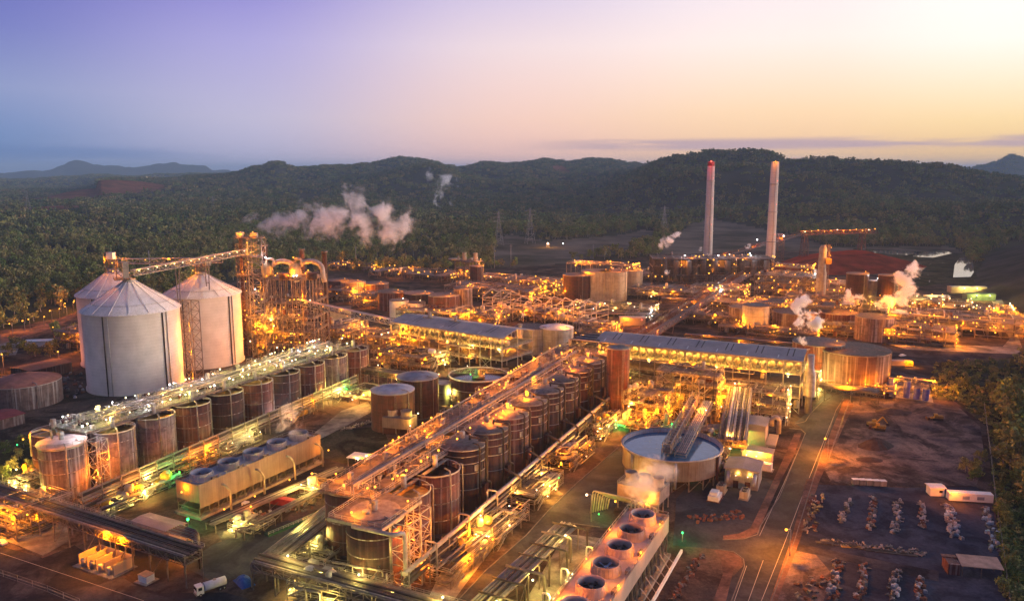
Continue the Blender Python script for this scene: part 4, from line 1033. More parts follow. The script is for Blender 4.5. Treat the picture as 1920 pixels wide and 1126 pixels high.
for i in range(16): M.beam((i * 5, -13.6, 4 + (i % 3)), (i * 5, -17.4, 1), .2)
M.build('side_brackets', m_galv, ctr)
o = thing('small_cooling_tower', 'small three-stack cooling tower wrapped in orange pipes in front of the water tank', 'cooling tower', (*SW(264, 83), 0), ST - R(4))
M = MB(); M.b2(-5, 5, -8, 8, 4.5, 9.2); M.build('casing', m_wallp, o)
M = MB()
for x in (-6, 0, 6):
    for y in (-9, -3, 3, 9): M.beam((x * .8, y * .85, 0), (x * .8, y * .85, 4.6), .4)
M.build('legs', m_steel, o)
for i, y in enumerate((-5.3, 0, 5.3)):
    M = MB(); M.lathe([(2.2, 9.2), (1.9, 10.4), (2.2, 12.2), (2.05, 12.2), (1.75, 10.4), (1.8, 9.3)], (1, y, 0), 20); M.build('fan_stack', m_wallc, o)
M = MB(); M.rail([(-5, -8, 9.2), (5, -8, 9.2), (5, 8, 9.2), (-5, 8, 9.2)], 1.1, 2, .1, True); M.build('handrail', m_galv, o)
for i in range(8):
    M = MB(); x = -7 - i * .9; M.pipe([(x, -8 + i, .5), (x, -8 + i, 4 + i * .6), (x, 10 + i * .5, 4 + i * .6), (x - 2, 10 + i * .5, .5)], .3, 7); M.build('pipe', m_pipel if i % 2 else m_cream, o)
for p_, e_ in (((-9.5, -5, 6), 900), ((-9.5, -3, 3.5), 700), ((-11, 6, 5), 600)): lamp(o, p_, 'o', e_, .8)
lamp(o, (-16, 10, 1.2), 'g', 200, .5)

# ------------------------------------------------------------------ round water tank with bridge
BT = Vector(SW(299.5, 83)); br = 19.3
o = thing('water_tank', 'wide grey round tank of blue water standing on a braced steel skirt', 'tank', (*BT, 0), 0)
M = MB(); M.lathe([(br * .3, 3.2), (br, 4.6), (br, 12.3), (br + .55, 12.3), (br + .55, 12.7), (br - .25, 12.7), (br - .25, 9)], n=72); M.build('shell', mat('pale_grey_tank', (0.40, 0.38, 0.42), .6, var=.3, scale=.2, col2=(0.30, .26, .27), streak=.25, objvar=0, grime=(0.2, .09, .06)), o)
m_skyw = mat('sky_tinted_water', (0.035, 0.12, 0.24), 0.08, var=.25, scale=.3, col2=(0.02, .08, .17), objvar=0, spec=.9, bump=.15)  # blue of the reflected sky is put into the water's base colour
M = MB(); M.lathe([(.01, 11.3), (br - .26, 11.3)], n=64); M.build('water', m_skyw, o)
M = MB()
for j in range(18):
    t_ = 6.2832 * j / 18; x, y = math.cos(t_) * (br - 1), math.sin(t_) * (br - 1); M.beam((x, y, 0), (x, y, 4.8), .5); t2 = 6.2832 * (j + 1) / 18; M.beam((x, y, 0), (math.cos(t2) * (br - 1), math.sin(t2) * (br - 1), 4.6), .22); M.beam((x, y, 2.4), (x * .4, y * .4, 3.4), .3)
M.build('support_frame', m_steel, o)
for j, t_ in enumerate((R(-97), R(-40), R(-150))):
    M = MB(); M.pipe([(math.cos(t_) * (br + .5), math.sin(t_) * (br + .5), 12.2), (math.cos(t_) * (br + .5), math.sin(t_) * (br + .5), 2)], .55, 8); M.build('downpipe', m_galv if j != 1 else m_rust, o)
M = MB(); M.lathe([(br + .6, 12.2), (br + .7, 12.2), (br + .7, 13.0), (br + .6, 13.0)], n=72); M.build('launder_rim', m_galv, o)
lamp(o, (-14, -14.5, 2.6), 'y', 500, .5)
bp0 = Vector(W3(1240, 838, 294)[:2]); 
o = thing('lattice_bridge', 'grey lattice bridge crossing the blue water tank to the process building', 'bridge', (*(BT + Vector((-3, -12))), 0), math.atan2(40, 17))
BL = 62
M = MB(); M.truss((0, 1.5, 13.2), (BL, 1.5, 17.5), 3.2, 3.6, 3, .3); M.build('truss', m_galv, o)
M = MB(); M.beam((0, 1.5, 13.4), (BL, 1.5, 17.7), 2.4, .15); M.build('walkway', m_grate, o)
for i in range(5): M = MB(); M.tube([(2, -2.2 - i * .75, 13.4), (BL, -2.2 - i * .75, 17.5)], .26, 8); M.build('pipe', m_pipel, o)
M = MB(); M.truss((0, -3.8, 12.2), (BL, -3.8, 16.3), 4.4, 1.0, 3, .2); M.build('pipe_support', m_galv, o)
M = MB(); M.mast(6, 1.5, 8, 13.5, 5, 5, 3, .3); M.cyl((6, 1.5, 0), 1.6, 9, 14, 12); M.build('centre_drive', m_steel, o)
M = MB()
for x in (34, 46, 58): M.beam((x, 3.3, 0), (x, 3.3, 15.5), .4); M.beam((x, -6, 0), (x, -6, 15.5), .4); M.beam((x, 3.3, 1), (x, -6, 15), .25)
M.build('trestles', m_steel, o)
lamp(o, (52, -1, 16), 'p', 2400, .8); lamp(o, (40, 4, 18), 'o', 800)

# ------------------------------------------------------------------ covered tanks, thickener, small cooler between the rows
tank('near rust brown tank with a ribbed grey-blue cone roof, between the two tank rows', Vector(G(736, 729, 18.5)), 10.3, 18.5, m_rustdk, name='cone_roof_tank', roofm=m_towerblue, group='cone roofed tanks between the rows')
tank('farther rust brown tank with a ribbed grey-blue cone roof, right behind the first one', Vector(G(783, 704, 19)), 10.4, 19, m_rustdk, name='cone_roof_tank', roofm=m_towerblue, group='cone roofed tanks between the rows')
tank('small pale green tank between the cone-roofed tanks and the thickener', G(831, 755), 4.6, 11, mat('pale_green_plate', (0.26, .30, .24), .6, rings=3), roof='flat', roofm=m_greyp)
o = tank('dark thickener tank with a white rim, open top and a bridge of pumps', G(897, 702, 14), 15.2, 14, m_rustdk, name='thickener', roof='open', bands=(.5,), z0=3, legs=14, ladder=False)
M = MB(); M.lathe([(15.3, 13.9), (15.8, 13.9), (15.8, 14.5), (15.3, 14.5)], n=56); M.build('rim_walkway', m_white, o)
M = MB(); M.truss((-16, 3, 14.4), (16, 3, 14.4), 3, 2, 3, .2); M.build('bridge', m_galv, o)
M = MB(); M.cyl((0, 0, 0), 3.4, 12.6, 13.6, 20); M.cyl((0, 0, 0), 1, 13, 17, 12); M.build('centre_well', m_steel, o)
lamp(o, (-4, -3, 15), 'g', 700, .5); lamp(o, (3, -2, 15), 'o', 1500, .6); lamp(o, (-6, 5, 17.5), 'y', 900, .5)
o = thing('twin_cell_cooler', 'small cream box cooler with two yellow-lit drums in front of the cone-roofed tanks', 'cooler', (*G(750, 812)[:2], 0), ST + R(10))
M = MB(); M.b2(-4, 4, -7, 7, 3.5, 8.5); M.build('casing', m_wallp, o)
for y in (-3.4, 3.4): M = MB(); M.lathe([(2.7, 8.5), (2.5, 9.5), (2.7, 11.4), (2.5, 11.4), (2.3, 9)], (0, y, 0), 20); M.build('fan_stack', m_cream, o)
M = MB()
for x in (-3.8, 3.8):
    for y in (-6.8, 0, 6.8): M.beam((x, y, 0), (x, y, 3.5), .35)
M.build('legs', m_steel, o); lamp(o, (-5, -7.6, 6), 'y', 1800, .6); lamp(o, (3, -8, 9.5), 'l', 900, .6)
sheet('grass_plot', [(590, 822), (640, 806), (700, 800), (722, 812), (735, 842), (700, 870), (640, 868), (600, 856)], .10, m_grass)
sheet('concrete_strip', [(585, 815), (640, 770), (690, 752), (700, 770), (640, 803), (590, 828)], .12, m_conc)
o = thing('open_shelter', 'small open shelter with a flat pale roof and bright lamps beneath', 'shelter', (*G(680, 872)[:2], 0), R(-18))
M = MB(); M.box((0, 0, 4), (11, 7, .25)); M.build('roof', m_white, o)
M = MB()
for x in (-5, 5):
    for y in (-3, 3): M.beam((x, y, 0), (x, y, 4), .25)
M.build('posts', m_galv, o); lamp(o, (-1, -2, 3), 'y', 900, .5); lamp(o, (2, 1, 3), 'l', 700, .4)

# ------------------------------------------------------------------ the two long roofed buildings
def hall(name, label, a, b, w, h, rise, levels, seed, lk, nl, power, roofm, monitor=0, skylights=6):
    """open-sided hall; a..b near eave corners left to right, w deep, away from camera"""
    rnd = random.Random(seed); a = Vector(a); b = Vector(b); d = b - a; L = d.length
    o = thing(name, label, 'industrial hall', (a.x, a.y, 0), math.atan2(d.y, d.x))
    pr = [(-1.2, h), (w * .45, h + rise), (w + 1.2, h - .5)]
    M = MB()
    for (ya, za), (yb, zb) in zip(pr, pr[1:]):
        M.add([(-1, ya, za), (L + 1, ya, za), (L + 1, yb, zb), (-1, yb, zb), (-1, ya, za + .25), (L + 1, ya, za + .25), (L + 1, yb, zb + .25), (-1, yb, zb + .25)], [(0, 3, 2, 1), (4, 5, 6, 7), (0, 1, 5, 4), (1, 2, 6, 5), (2, 3, 7, 6), (3, 0, 4, 7)])
    M.build('roof', roofm, o)
    for i in range(skylights):
        x = L * (i + .5) / skylights; sl = rise / (w * .45 + 1.2)
        for s_, dk in ((0, 1), (2.8, 1), (-4, 0)):
            M = MB(); y0_, y1_ = (w * .12, w * .42) if dk else (w * .02, w * .14)
            M.add([(x + s_ + e, y, h + sl * (y + 1.2) + .33) for e, y in ((0, y0_), (.55, y0_), (.55, y1_), (0, y1_))], [(0, 1, 2, 3)]); M.build('roof_vent' if dk else 'skylight', m_pipedk if dk else m_white, o)
    F = MB(); k = round(L / 8)
    for i in range(k + 1):
        x = L * i / k
        for y in (0, w * .5, w): F.beam((x, y, 0), (x, y, h + (rise * .9 if y == w * .5 else -.4)), .45)
        for z in levels: F.beam((x, 0, z - .3), (x, w, z - .3), .4)
    for z in levels + [h - .4]:
        for y in (0, w): F.beam((0, y, z), (L, y, z), .42, .5)
    for i in range(k):
        if i % 3 == 0: F.beam((L * i / k, 0, 0), (L * (i + 1) / k, 0, levels[0]), .25); F.beam((L * (i + 1) / k, 0, 0), (L * i / k, 0, levels[0]), .25)
    F.build('frame', m_galv, o)
    for z in levels:
        M = MB(); M.b2(0, L, 0.3, w - .3, z - .05, z + .1); M.build('floor', m_green if z == levels[-1] else m_grate, o)
        M = MB(); M.rail([(0, -.1, z), (L, -.1, z)], 1.2, 2.6, .1); M.rail([(L + .1, 0, z), (L + .1, w, z)], 1.2, 2.6, .1); M.build('handrail', m_galv, o)
    n = int(L / 4.2)
    for i in range(n):
        x = L * (i + .5) / n; M = vessel_mb(1.7, 3.4, False, 14); q = M.build('filter_drum', rnd.choice((m_cream, m_cream, m_greyp)), o, (x, w * .25, levels[-1] + 2.4)); q.rotation_euler = (0, 0, R(90))
        M = MB(); M.pipe([(x, 1.2, levels[-1] + .4), (x, 1.2, levels[-1] + 2), (x + 1.6, 1.2, levels[-1] + 2), (x + 1.6, .8, levels[-1] + .3)], .18, 6); M.build('pipe', rnd.choice((m_pipel, m_cream)), o)
    for z in levels[:-1] + [0]:
        for i in range(int(L / 9)):
            x = rnd.uniform(2, L - 2); r_ = rnd.uniform(.8, 1.6); M = vessel_mb(r_, rnd.uniform(3, 5), rnd.random() < .6, 12); M.build('vessel', rnd.choice((m_greyp, m_rust, m_cream)), o, (x, rnd.uniform(1.5, w * .5), z + (.2 if True else r_)))
    for i in range(10):
        z = rnd.choice(levels) - rnd.uniform(.8, 2.2); M = MB(); x0 = rnd.uniform(0, L * .6); M.tube([(x0, -.5 - rnd.random(), z), (x0 + rnd.uniform(.2, .4) * L, -.5 - rnd.random(), z)], rnd.uniform(.15, .35), 7); M.build('pipe', rnd.choice((m_pipe, m_pipel)), o)
    for i in range(nl):
        x = L * (i + .5) / nl; lamp(o, (x, w * .3 if i % 2 else w * .12, h - 1.3), lk, power, .45)
        if i % 2 == 0: lamp(o, (x + 3, .6, levels[-1] - 1.6), rnd.choice('oyl'), power * .6, .5)
        if i % 3 == 0: lamp(o, (x + 1, .6, levels[0] - 2), 'o', power * .6, .6)
    return o, L
b1, B1L = hall('filter_building', 'open-sided building with a long grey roof and yellow-lit floors, behind the thickener', G(733, 603, 21), G(941, 634, 21), 33, 21, 3.2, [7, 14], 71, 'y', 9, 1500, m_roof, skylights=3)
for x in (22, 44): M = MB(); M.cyl((x, 14, 0), 1.1, 23, 27.5, 12); M.beam((x - 4, 14, 24.4), (x + 4, 14, 24.4), 4, .3); M.build('roof_exhaust', m_pipe, b1)
b2, B2L = hall('process_building', 'biggest building, long open-sided hall under a grey-blue roof, glowing yellow inside', G(1119, 640, 27), G(1503, 677, 27), 31, 27, 3.0, [8, 14, 20], 72, 'y', 18, 1700, m_roof, skylights=7)
M = MB(); M.pipe([(B2L + 4, 4, 0), (B2L + 4, 4, 30)], 1.7, 14); M.lathe([(2.9, 9), (2.9, 20), (1.4, 24)], (B2L + 4, 4, 0), 16); M.build('exhaust_duct', m_galv, b2)
# front structures of the big building
unit('annex_structure', 'orange-lit annex frame standing before the left half of the big building', 'process structure', SW(384, 98), 15, 30, [6, 12, 17, 22], 81, bay=6, pipes=34, vessels=12, lamps=18, lights=9, power=1700, lampk='yogw', col=m_galv)
unit('annex_structure', 'grey pipe-filled annex frame standing before the right half of the big building', 'process structure', SW(392, 68), 14, 32, [5, 10, 15], 82, bay=6, pipes=36, vessels=12, lamps=12, lights=6, lk='y', power=1500, lampk='yog', col=m_galv)
unit('annex_structure', 'low annex with silver drums between the round tank and the biggest building', 'process structure', SW(362, 112), 18, 20, [5, 10, 15], 83, bay=6, pipes=24, vessels=12, lamps=12, lights=7, lk='o', power=1900, lampk='yog', vm=(m_galv, m_cream, m_greyp))
rack('pipe_rack', 'broad bank of bright parallel pipes stepping down before the big building', SW(322, 64), SW(386, 74), 10, n=9, w=11, pr=.5, post=9, pm=m_pipel, seed=12, rows=2, zend=15, truss=True)
rack('pipe_rack', 'low bank of pipes running from the round tank to the annex frames', SW(322, 99), SW(350, 60), 9, n=8, w=7, pr=.35, post=7, pm=m_pipel, seed=13, rows=2, lk='g', nl=2, power=500)
unit('pump_bay', 'dark pump bay full of small lamps right behind the round water tank', 'pump station', SW(330, 84), 18, 34, [4, 8], 84, bay=6, pipes=40, vessels=12, lamps=12, lights=6, lk='y', power=1300, lampk='gy', fill=.5)
# pale sheds right of the water tank
def shed(name, label, p, rz, L, W, h, rise, roofm, wallm, doors=(), cat='shed', openings=None):
    o = thing(name, label, cat, (p[0], p[1], 0), rz)
    M = MB(); M.b2(-L / 2, L / 2, -W / 2, W / 2, 0, h)
    if rise: M.add([(-L / 2, -W / 2, h), (-L / 2, W / 2, h), (-L / 2, 0, h + rise * .97), (L / 2, -W / 2, h), (L / 2, W / 2, h), (L / 2, 0, h + rise * .97)], [(0, 2, 1), (3, 4, 5)])
    M.build('wall', wallm, o)
    M = MB()
    for s_ in (-1, 1):
        vs = [(-L / 2 - .5, s_ * (W / 2 + .5), h - .15), (L / 2 + .5, s_ * (W / 2 + .5), h - .15), (L / 2 + .5, 0, h + rise), (-L / 2 - .5, 0, h + rise)]
        M.add(vs + [(x, y, z + .2) for x, y, z in vs], [(0, 1, 2, 3), (4, 7, 6, 5), (0, 4, 5, 1), (1, 5, 6, 2), (2, 6, 7, 3), (3, 7, 4, 0)])
    M.build('roof', roofm, o)
    for (x, y, w_, h_, ax, m_) in doors:
        M = MB()
        if ax == 'x': M.box((x, y, h_ / 2 + .05), (w_, .12, h_))
        else: M.box((x, y, h_ / 2 + .05), (.12, w_, h_))
        M.build('door', m_, o)
    return o
o = shed('switch_room', 'raised pinkish-roofed switch room with two lit doors, right of the round water tank', SW(304, 55.5), ST + R(4), 13, 12.5, 7.5, .8, m_roofpk, m_galv, [(-6.57, 2, 2, 3, 'y', m_rust), (-6.57, -2.4, 2, 3, 'y', m_rust)])
for y in (2, -2.4): lamp(o, (-6.9, y, 5.2), 'y', 150, .35)
for y in (4.6, -5): M = MB(); M.pipe([(-6, y, 6), (-9, y, 6), (-10.5, y, 3.2)], .9, 8); M.build('duct', m_galv, o)
for i, (u, w_) in enumerate(((291, 61), (289.5, 52))):
    o = thing('air_unit', ('left' if i == 0 else 'right') + ' boxy cream air handling unit in front of the raised switch room', 'air unit', (*SW(u, w_), 0), ST)
    M = MB(); M.box((0, 0, 1.9), (5, 3, 2.6)); M.build('casing', m_cream, o)
    M = MB(); M.box((0, 0, .3), (6, 3.6, .5)); M.build('skid', m_galv, o)
    for x in (-1.3, 1.3): M = MB(); M.cyl((x, 0, 0), .9, 3.2, 3.6, 12); M.build('fan', m_pipedk, o)
o = thing('tarp_pile', 'white wrapped load on a timber skid in front of the switch room', 'wrapped load', (*SW(283, 61.5), 0), ST)
M = MB(); M.b2(-3, 3, -2, 2, .4, 2.2); M.b2(-2, 1.6, -1.2, 1.6, 2.2, 3.4); M.build('wrapped_load', m_white, o); M = MB(); M.b2(-3.3, 3.3, -2.4, 2.4, .1, .4); M.build('skid', m_rust, o)
o = shed('raised_store', 'tall pinkish-roofed box building on posts beside the bright pipe bank', SW(348, 59), ST + R(4), 13, 9, 12, .3, m_roofpk, m_wallc)
M = MB(); M.pipe([(5, -6, 9), (5, -6, 13), (5, -9, 13), (5, -9, 6)], 1.0, 10); M.build('duct', m_galv, o)
M = MB(); M.b2(-9, 6, -9, -5, 4, 5); M.b2(-9, -8.6, -6, 5, 0, 4); M.build('annex', m_wallc, o)
o = shed('pump_house', 'small cream pump house with three open lit bays near the road bend', SW(331, 55), ST + R(3), 6, 12, 5, .2, m_wallc, m_wallc)
for i, (y, k_) in enumerate(((4, 'l'), (0, 'l'), (-4, 'o'))): lamp(o, (-4.6, y, 3.6), k_, 500, .5)
o = thing('white_cabinet', 'small pinkish white cabinet on a slab in front of the lit pump house', 'cabinet', (*SW(322, 49.5), 0), ST)
M = MB(); M.b2(-1.5, 1.5, -1.8, 1.8, .2, 3); M.build('body', m_white, o); M = MB(); M.b2(-2.2, 2.2, -2.4, 2.4, 0, .2); M.build('slab', m_conc, o)
unit('pipe_knot', 'heap of yellow-lit looping pipes between the water tank and the pump house', 'pipes', SW(316, 65), 8, 8, [2.2], 85, bay=4, pipes=26, vessels=3, lamps=3, lights=3, lk='o', power=900, fill=.2, t=.15, ls=.4)
# ------------------------------------------------------------------ near racks and yards at the bottom
rack('pipe_rack', 'wide dark pipe rack crossing the lower left, above the orange bays', G(-60, 905, 9), G(362, 1040, 9), 9.5, n=7, w=6, pr=.3, post=8, pm=m_pipedk, seed=21, rows=2, truss=True, walk=True)
o = thing('bent_pipes', 'row of dark pipes bending to the ground where the lower left rack ends', 'pipes', (*G(362, 1052)[:2], 0), R(-28))
for i in range(7): M = MB(); M.pipe([(-8, 2.4 - i * .8, 9.2), (-1 + i * .9, 2.4 - i * .8, 9.2), (0.5 + i * .9, 2.2 - i * .8, 8.2), (1 + i * .9, 2 - i * .8, .5)], .36, 8); M.build('pipe', m_rust if i % 2 else m_pipedk, o)
lamp(o, (-4, -2, 3), 'o', 1500, .5)
rack('pipe_rack', 'dark rack of many pipes running back from the lower middle towards the tank row', G(495, 1056, 8), G(632, 948, 8), 7.5, n=9, w=9, pr=.34, post=8, pm=m_pipe, seed=22, rows=1)
rack('pipe_rack', 'pipe rack crossing in front of the middle row along the bottom edge', G(485, 1046, 8.5), G(860, 1149, 8.5), 8.5, n=6, w=5.5, pr=.34, post=8, pm=m_pipedk, seed=23, rows=2, truss=True, walk=True, lk='l', nl=5, power=1300)
unit('pump_bay', 'yellow-lit tangle of pipes beneath the rack at the bottom edge', 'pump station', Vector(G(640, 1122)), 26, 14, [3, 6], 92, rz=R(-18), bay=5, pipes=46, vessels=8, lamps=5, lights=5, lk='l', power=1500, fill=.3, t=.25)
rack('pipe_rack', 'double pipe rack with cross pipes between the middle road and the pink cooling tower', SW(160, 96), SW(223, 95), 7.5, n=8, w=7.5, pr=.3, post=7, pm=m_pipe, seed=24, rows=1, truss=False, lk='l', nl=3, power=1200)
o = thing('cross_pipes', 'dark pipes looping off the double rack towards the pink cooling tower', 'pipes', (*SW(160, 96), 0), ST)
for i in range(8): M = MB(); x = 5 + i * 8; M.pipe([(x, 3.5, 8.4), (x, -8.5, 8.4), (x + .8, -8.5, .6)] if i % 2 else [(x, 3.5, 8.6), (x, -6.5, 8.6), (x, -6.5, .6)], .45 if i == 3 else .3, 8); M.build('pipe', m_pipedk if i % 3 else m_pipe, o)
sheet('lit_concrete', [(985, 1126), (1060, 1000), (1140, 1010), (1120, 1060), (1060, 1126)], .09, m_conc)
for i, (u, w_, k_) in enumerate(((185, 84, 'l'), (200, 85, 'l'), (216, 83.5, 'o'))):
    o = thing('pump_set', ['nearest', 'middle', 'farthest'][i] + ' of three little pump sets on the lit slab beside the pink cooling tower', 'pump', (*SW(u, w_), 0), ST)
    M = MB(); M.cyl((0, 0, 0), .8, .2, 2.2, 12); M.box((1.8, 0, 1), (2.2, 1.2, 1.4)); M.build('body', m_white, o); M = MB(); M.pipe([(0, 0, 2), (0, 0, 5.5), (0, 2, 5.5), (0, 2, .5)], .3); M.build('riser', m_white, o); lamp(o, (0, -1.5, 4.5), k_, 1700, .5)
# process knot at the lower left corner
unit('manifold', 'orange-lit tangle of thin pipes on a kerbed slab in the lower left corner', 'pipes', Vector(G(62, 985)), 16, 20, [4, 8], 93, rz=R(-28), bay=5, pipes=60, vessels=8, lamps=9, lights=8, lk='o', power=2600, fill=.3, t=.22, lampk='og')
sheet('kerbed_slab', [(5, 1012), (80, 1042), (132, 1012), (120, 960), (-40, 960)], .3, m_conc, thick=.5)
unit('manifold', 'green-lit manifold of thin pipes under the dark rack at the far left', 'pipes', Vector(G(70, 915)), 12, 14, [4], 94, rz=R(-28), bay=5, pipes=34, vessels=4, lamps=6, lights=5, lk='l', power=1300, fill=.3, t=.2, lampk='oy')
# orange bays
o = thing('concrete_bays', 'open-topped block of four orange-lit concrete bays', 'concrete bays', (*G(200, 1060)[:2], 0), R(-27))
for i in range(5): M = MB(); M.b2(-8 + i * 4 - .12, -8 + i * 4 + .12, -3.5, 3.5, 0, 3.6 if i else 3.6); M.build('partition', m_wallc, o)
M = MB(); M.b2(-7.85, 7.85, 3.3, 3.6, 0, 3.9); M.build('back_wall', m_wallc, o)
M = MB(); M.b2(-9, 9, -5.2, 4, 0, .25); M.build('slab', m_conc, o)
for i in range(4): M = MB(); M.cyl((-6 + i * 4, -3.4, 0), .7, .3, 2.6, 10); M.box((-6 + i * 4, -2.2, .8), (1, 1.6, 1.1)); M.build('pump', m_galv, o)
for x in (-3.5, 3.5):
    p2_ = Vector(G(200, 1060)) + Matrix.Rotation(R(-27), 2) @ Vector((x, 4.4))
    q = thing('lamp_post', ('left' if x < 0 else 'right') + ' of the two orange lamp posts behind the orange concrete bays', 'street lamp', (*p2_, 0), 0, 'lamp posts behind the bays')
    M = MB(); M.tube([(0, 0, 0), (0, -.2, 5), (0, -1.6, 7.2)], .14, 6); M.build('pole', m_galv, q); lamp(q, (0, -1.8, 7.2), 'o', 5000, .7, 'lamp_head')
o = thing('white_box', 'small white electrical box with a brown lid on a slab near the bays', 'cabinet', (*G(275, 1088)[:2], 0), R(-27))
M = MB(); M.b2(-1.8, 1.8, -1.4, 1.4, .2, 2.2); M.build('body', m_white, o); M = MB(); M.b2(-1.9, 1.9, -1.5, 1.5, 2.2, 2.35); M.build('lid', m_roofpk, o); M = MB(); M.b2(-2.6, 2.6, -2.4, 2.4, 0, .2); M.build('slab', m_conc, o)
o = shed('long_shed', 'pink grey flat-roofed shed behind the dark rack, near the green light', G(300, 1010), R(-27), 17, 6.5, 6, .3, m_roofpk, m_roofpk)
# tank truck
def wheel(o, x, y, r=.5, w=.35):
    M = MB(); M.tube([(x, y - w / 2, r), (x, y + w / 2, r)], r, 14); q = M.build('wheel', m_tyre, o)
    M = MB(); M.tube([(x, y - w / 2 - .02, r), (x, y + w / 2 + .02, r)], r * .5, 10); M.build('rim', m_galv, q)
o = thing('tank_truck', 'white tank truck parked at the bottom of the yard, cab to the left', 'truck', (*G(395, 1108)[:2], 0), R(40 + 180))
M = MB(); M.b2(2.2, 4.2, -1.25, 1.25, .7, 3.1); q = M.build('cab', m_white, o)
M = MB(); M.b2(4.21, 4.25, -1.1, 1.1, 1.9, 2.85); M.build('windscreen', m_glass, q)
for s_ in (-1, 1): M = MB(); M.b2(2.7, 3.8, s_ * 1.26 - .02, s_ * 1.26 + .02, 1.9, 2.8); M.build('side_window', m_glass, q)
M = MB(); M.tube([(-4.4, 0, 2.1), (1.8, 0, 2.1)], 1.25, 18); q = M.build('tank', m_white, o); M = MB(); M.cyl((-1.3, 0, 0), .5, 3.3, 3.5, 12); M.build('hatch', m_roofpk, q)
M = MB(); M.b2(-4.5, 4.1, -.5, .5, .6, .95); M.build('chassis', m_pipedk, o)
M = MB(); M.b2(4.2, 4.4, -1.2, 1.2, .45, .9); M.build('bumper', m_galv, o)
for x in (3.2, -2.4, -3.6):
    for y in (-1.1, 1.1): wheel(o, x, y)
o = thing('blue_tarp', 'bright blue tarpaulin heaped over pipes beside the tank truck', 'tarpaulin', (*G(458, 1092)[:2], 0), R(-50))
M = MB(); rn_ = random.Random(4); gx, gy = 9, 7; vs = [((i / gx - .5) * 7, (j / gy - .5) * 4.2, max(.1, 2.4 * math.sin(math.pi * i / gx) ** .6 * math.sin(math.pi * j / gy) ** .6 + rn_.uniform(-.2, .2))) for i in range(gx + 1) for j in range(gy + 1)]
M.add(vs, [(i * (gy + 1) + j, (i + 1) * (gy + 1) + j, (i + 1) * (gy + 1) + j + 1, i * (gy + 1) + j + 1) for i in range(gx) for j in range(gy)]); M.build('cover', mat('blue_tarp', (0.02, .10, .35), .6), o)
def container(label, p, rz, m, L=12, group=None):
    o = thing('shipping_container', label, 'container', (p[0], p[1], 0), rz, group)
    M = MB(); M.b2(-L / 2, L / 2, -1.22, 1.22, .15, 2.7)
    for i in range(int(L / .6)):
        x = -L / 2 + .3 + i * .6
        for s_ in (-1, 1): M.box((x, s_ * 1.24, 1.4), (.22, .06, 2.2))
    M.build('body', m, o)
    M = MB(); M.b2(-L / 2 - .05, -L / 2, -1.1, 1.1, .3, 2.6); q = M.build('door', m, o)
    M = MB()
    for y in (-.6, -.2, .2, .6): M.beam((-L / 2 - .09, y, .3), (-L / 2 - .09, y, 2.6), .06)
    M.build('lock_rod', m_galv, q)
    M = MB()
    for x in (-L / 2 + .1, L / 2 - .1):
        for y in (-1.15, 1.15): M.box((x, y, 1.4), (.2, .2, 2.75))
    M.build('corner_post', m, o); return o
container('red shipping container in the small yard by the cooling tower', G(527, 945), R(-22), m_redp)
container('rusty brown shipping container behind the red one', G(566, 926), R(-22), m_rust, 10)
o = thing('green_ramp', 'long low dark green steel ramp beside the rack in the small yard', 'ramp', (*G(560, 980)[:2], 0), R(52))
M = MB(); M.b2(-13, 13, -1.2, 1.2, .1, .9); M.build('body', mat('dark_green_paint', (0.02, .07, .045), .6), o); M = MB(); M.rail([(-13, -1.2, .9), (13, -1.2, .9)], 1, 2); M.build('handrail', m_galv, o)
for i, (px_, py_, s_) in enumerate(((460, 952, 0), (437, 980, 1))):
    pass
o = thing('site_toilet', 'white portable cabin beside a dark blue bin in the small yard', 'cabin', (*G(461, 953)[:2], 0), R(-20)); M = MB(); M.b2(-1, 1, -1, 1, .1, 2.6); M.build('body', m_white, o); M = MB(); M.b2(-.4, .4, -1.05, -1, .2, 2.2); M.build('door', m_greyp, o)
o = thing('waste_bin', 'dark blue bin beside the white portable cabin', 'bin', (*G(473, 955)[:2], 0), R(-20)); M = MB(); M.b2(-1, 1, -.8, .8, 0, 1.6); M.build('body', m_blue, o); M = MB(); M.b2(-1.05, 1.05, -.85, .85, 1.6, 1.75); M.build('lid', m_pipedk, o)
unit('pipe_loops', 'pale yellow-lit low pipe loops on the concrete of the small yard', 'pipes', Vector(G(472, 990)), 12, 10, [1.6], 95, rz=R(-27), bay=5, pipes=16, vessels=3, lamps=3, lights=3, lk='l', power=600, fill=.1, t=.12, ls=.4)
unit('pipe_loops', 'dark low pipework near the second corner of the middle row, with yellow lights', 'pipes', Vector(G(592, 925)), 10, 8, [2], 96, rz=R(-27), bay=5, pipes=16, vessels=3, lamps=3, lights=3, lk='l', power=1300, fill=.2, t=.15, ls=.4)
unit('pipe_loops', 'pumps and valves under yellow light beyond the dark rack, left of the front tank', 'pipes', Vector(G(602, 1040)), 12, 10, [2], 97, rz=R(-27), bay=5, pipes=14, vessels=3, lamps=3, lights=3, lk='l', power=1700, fill=.2, t=.15, ls=.4)
o = thing('green_lamp_post', 'glaring green lamp on a low post near the small yard', 'lamp', (*G(353, 985)[:2], 0), 0); M = MB(); M.tube([(0, 0, 0), (0, 0, 2.2)], .1, 6); M.build('pole', m_galv, o); lamp(o, (0, 0, 2.4), 'g', 700, 1.0, 'lamp_head')
o = thing('green_lamp_post', 'green lamp on a post at the far end of the pink cooling tower wall', 'lamp', (*G(1279, 1015)[:2], 0), 0); M = MB(); M.tube([(0, 0, 0), (0, 0, 3)], .1, 6); M.build('pole', m_galv, o); lamp(o, (0, 0, 3.2), 'g', 500, .7, 'lamp_head')
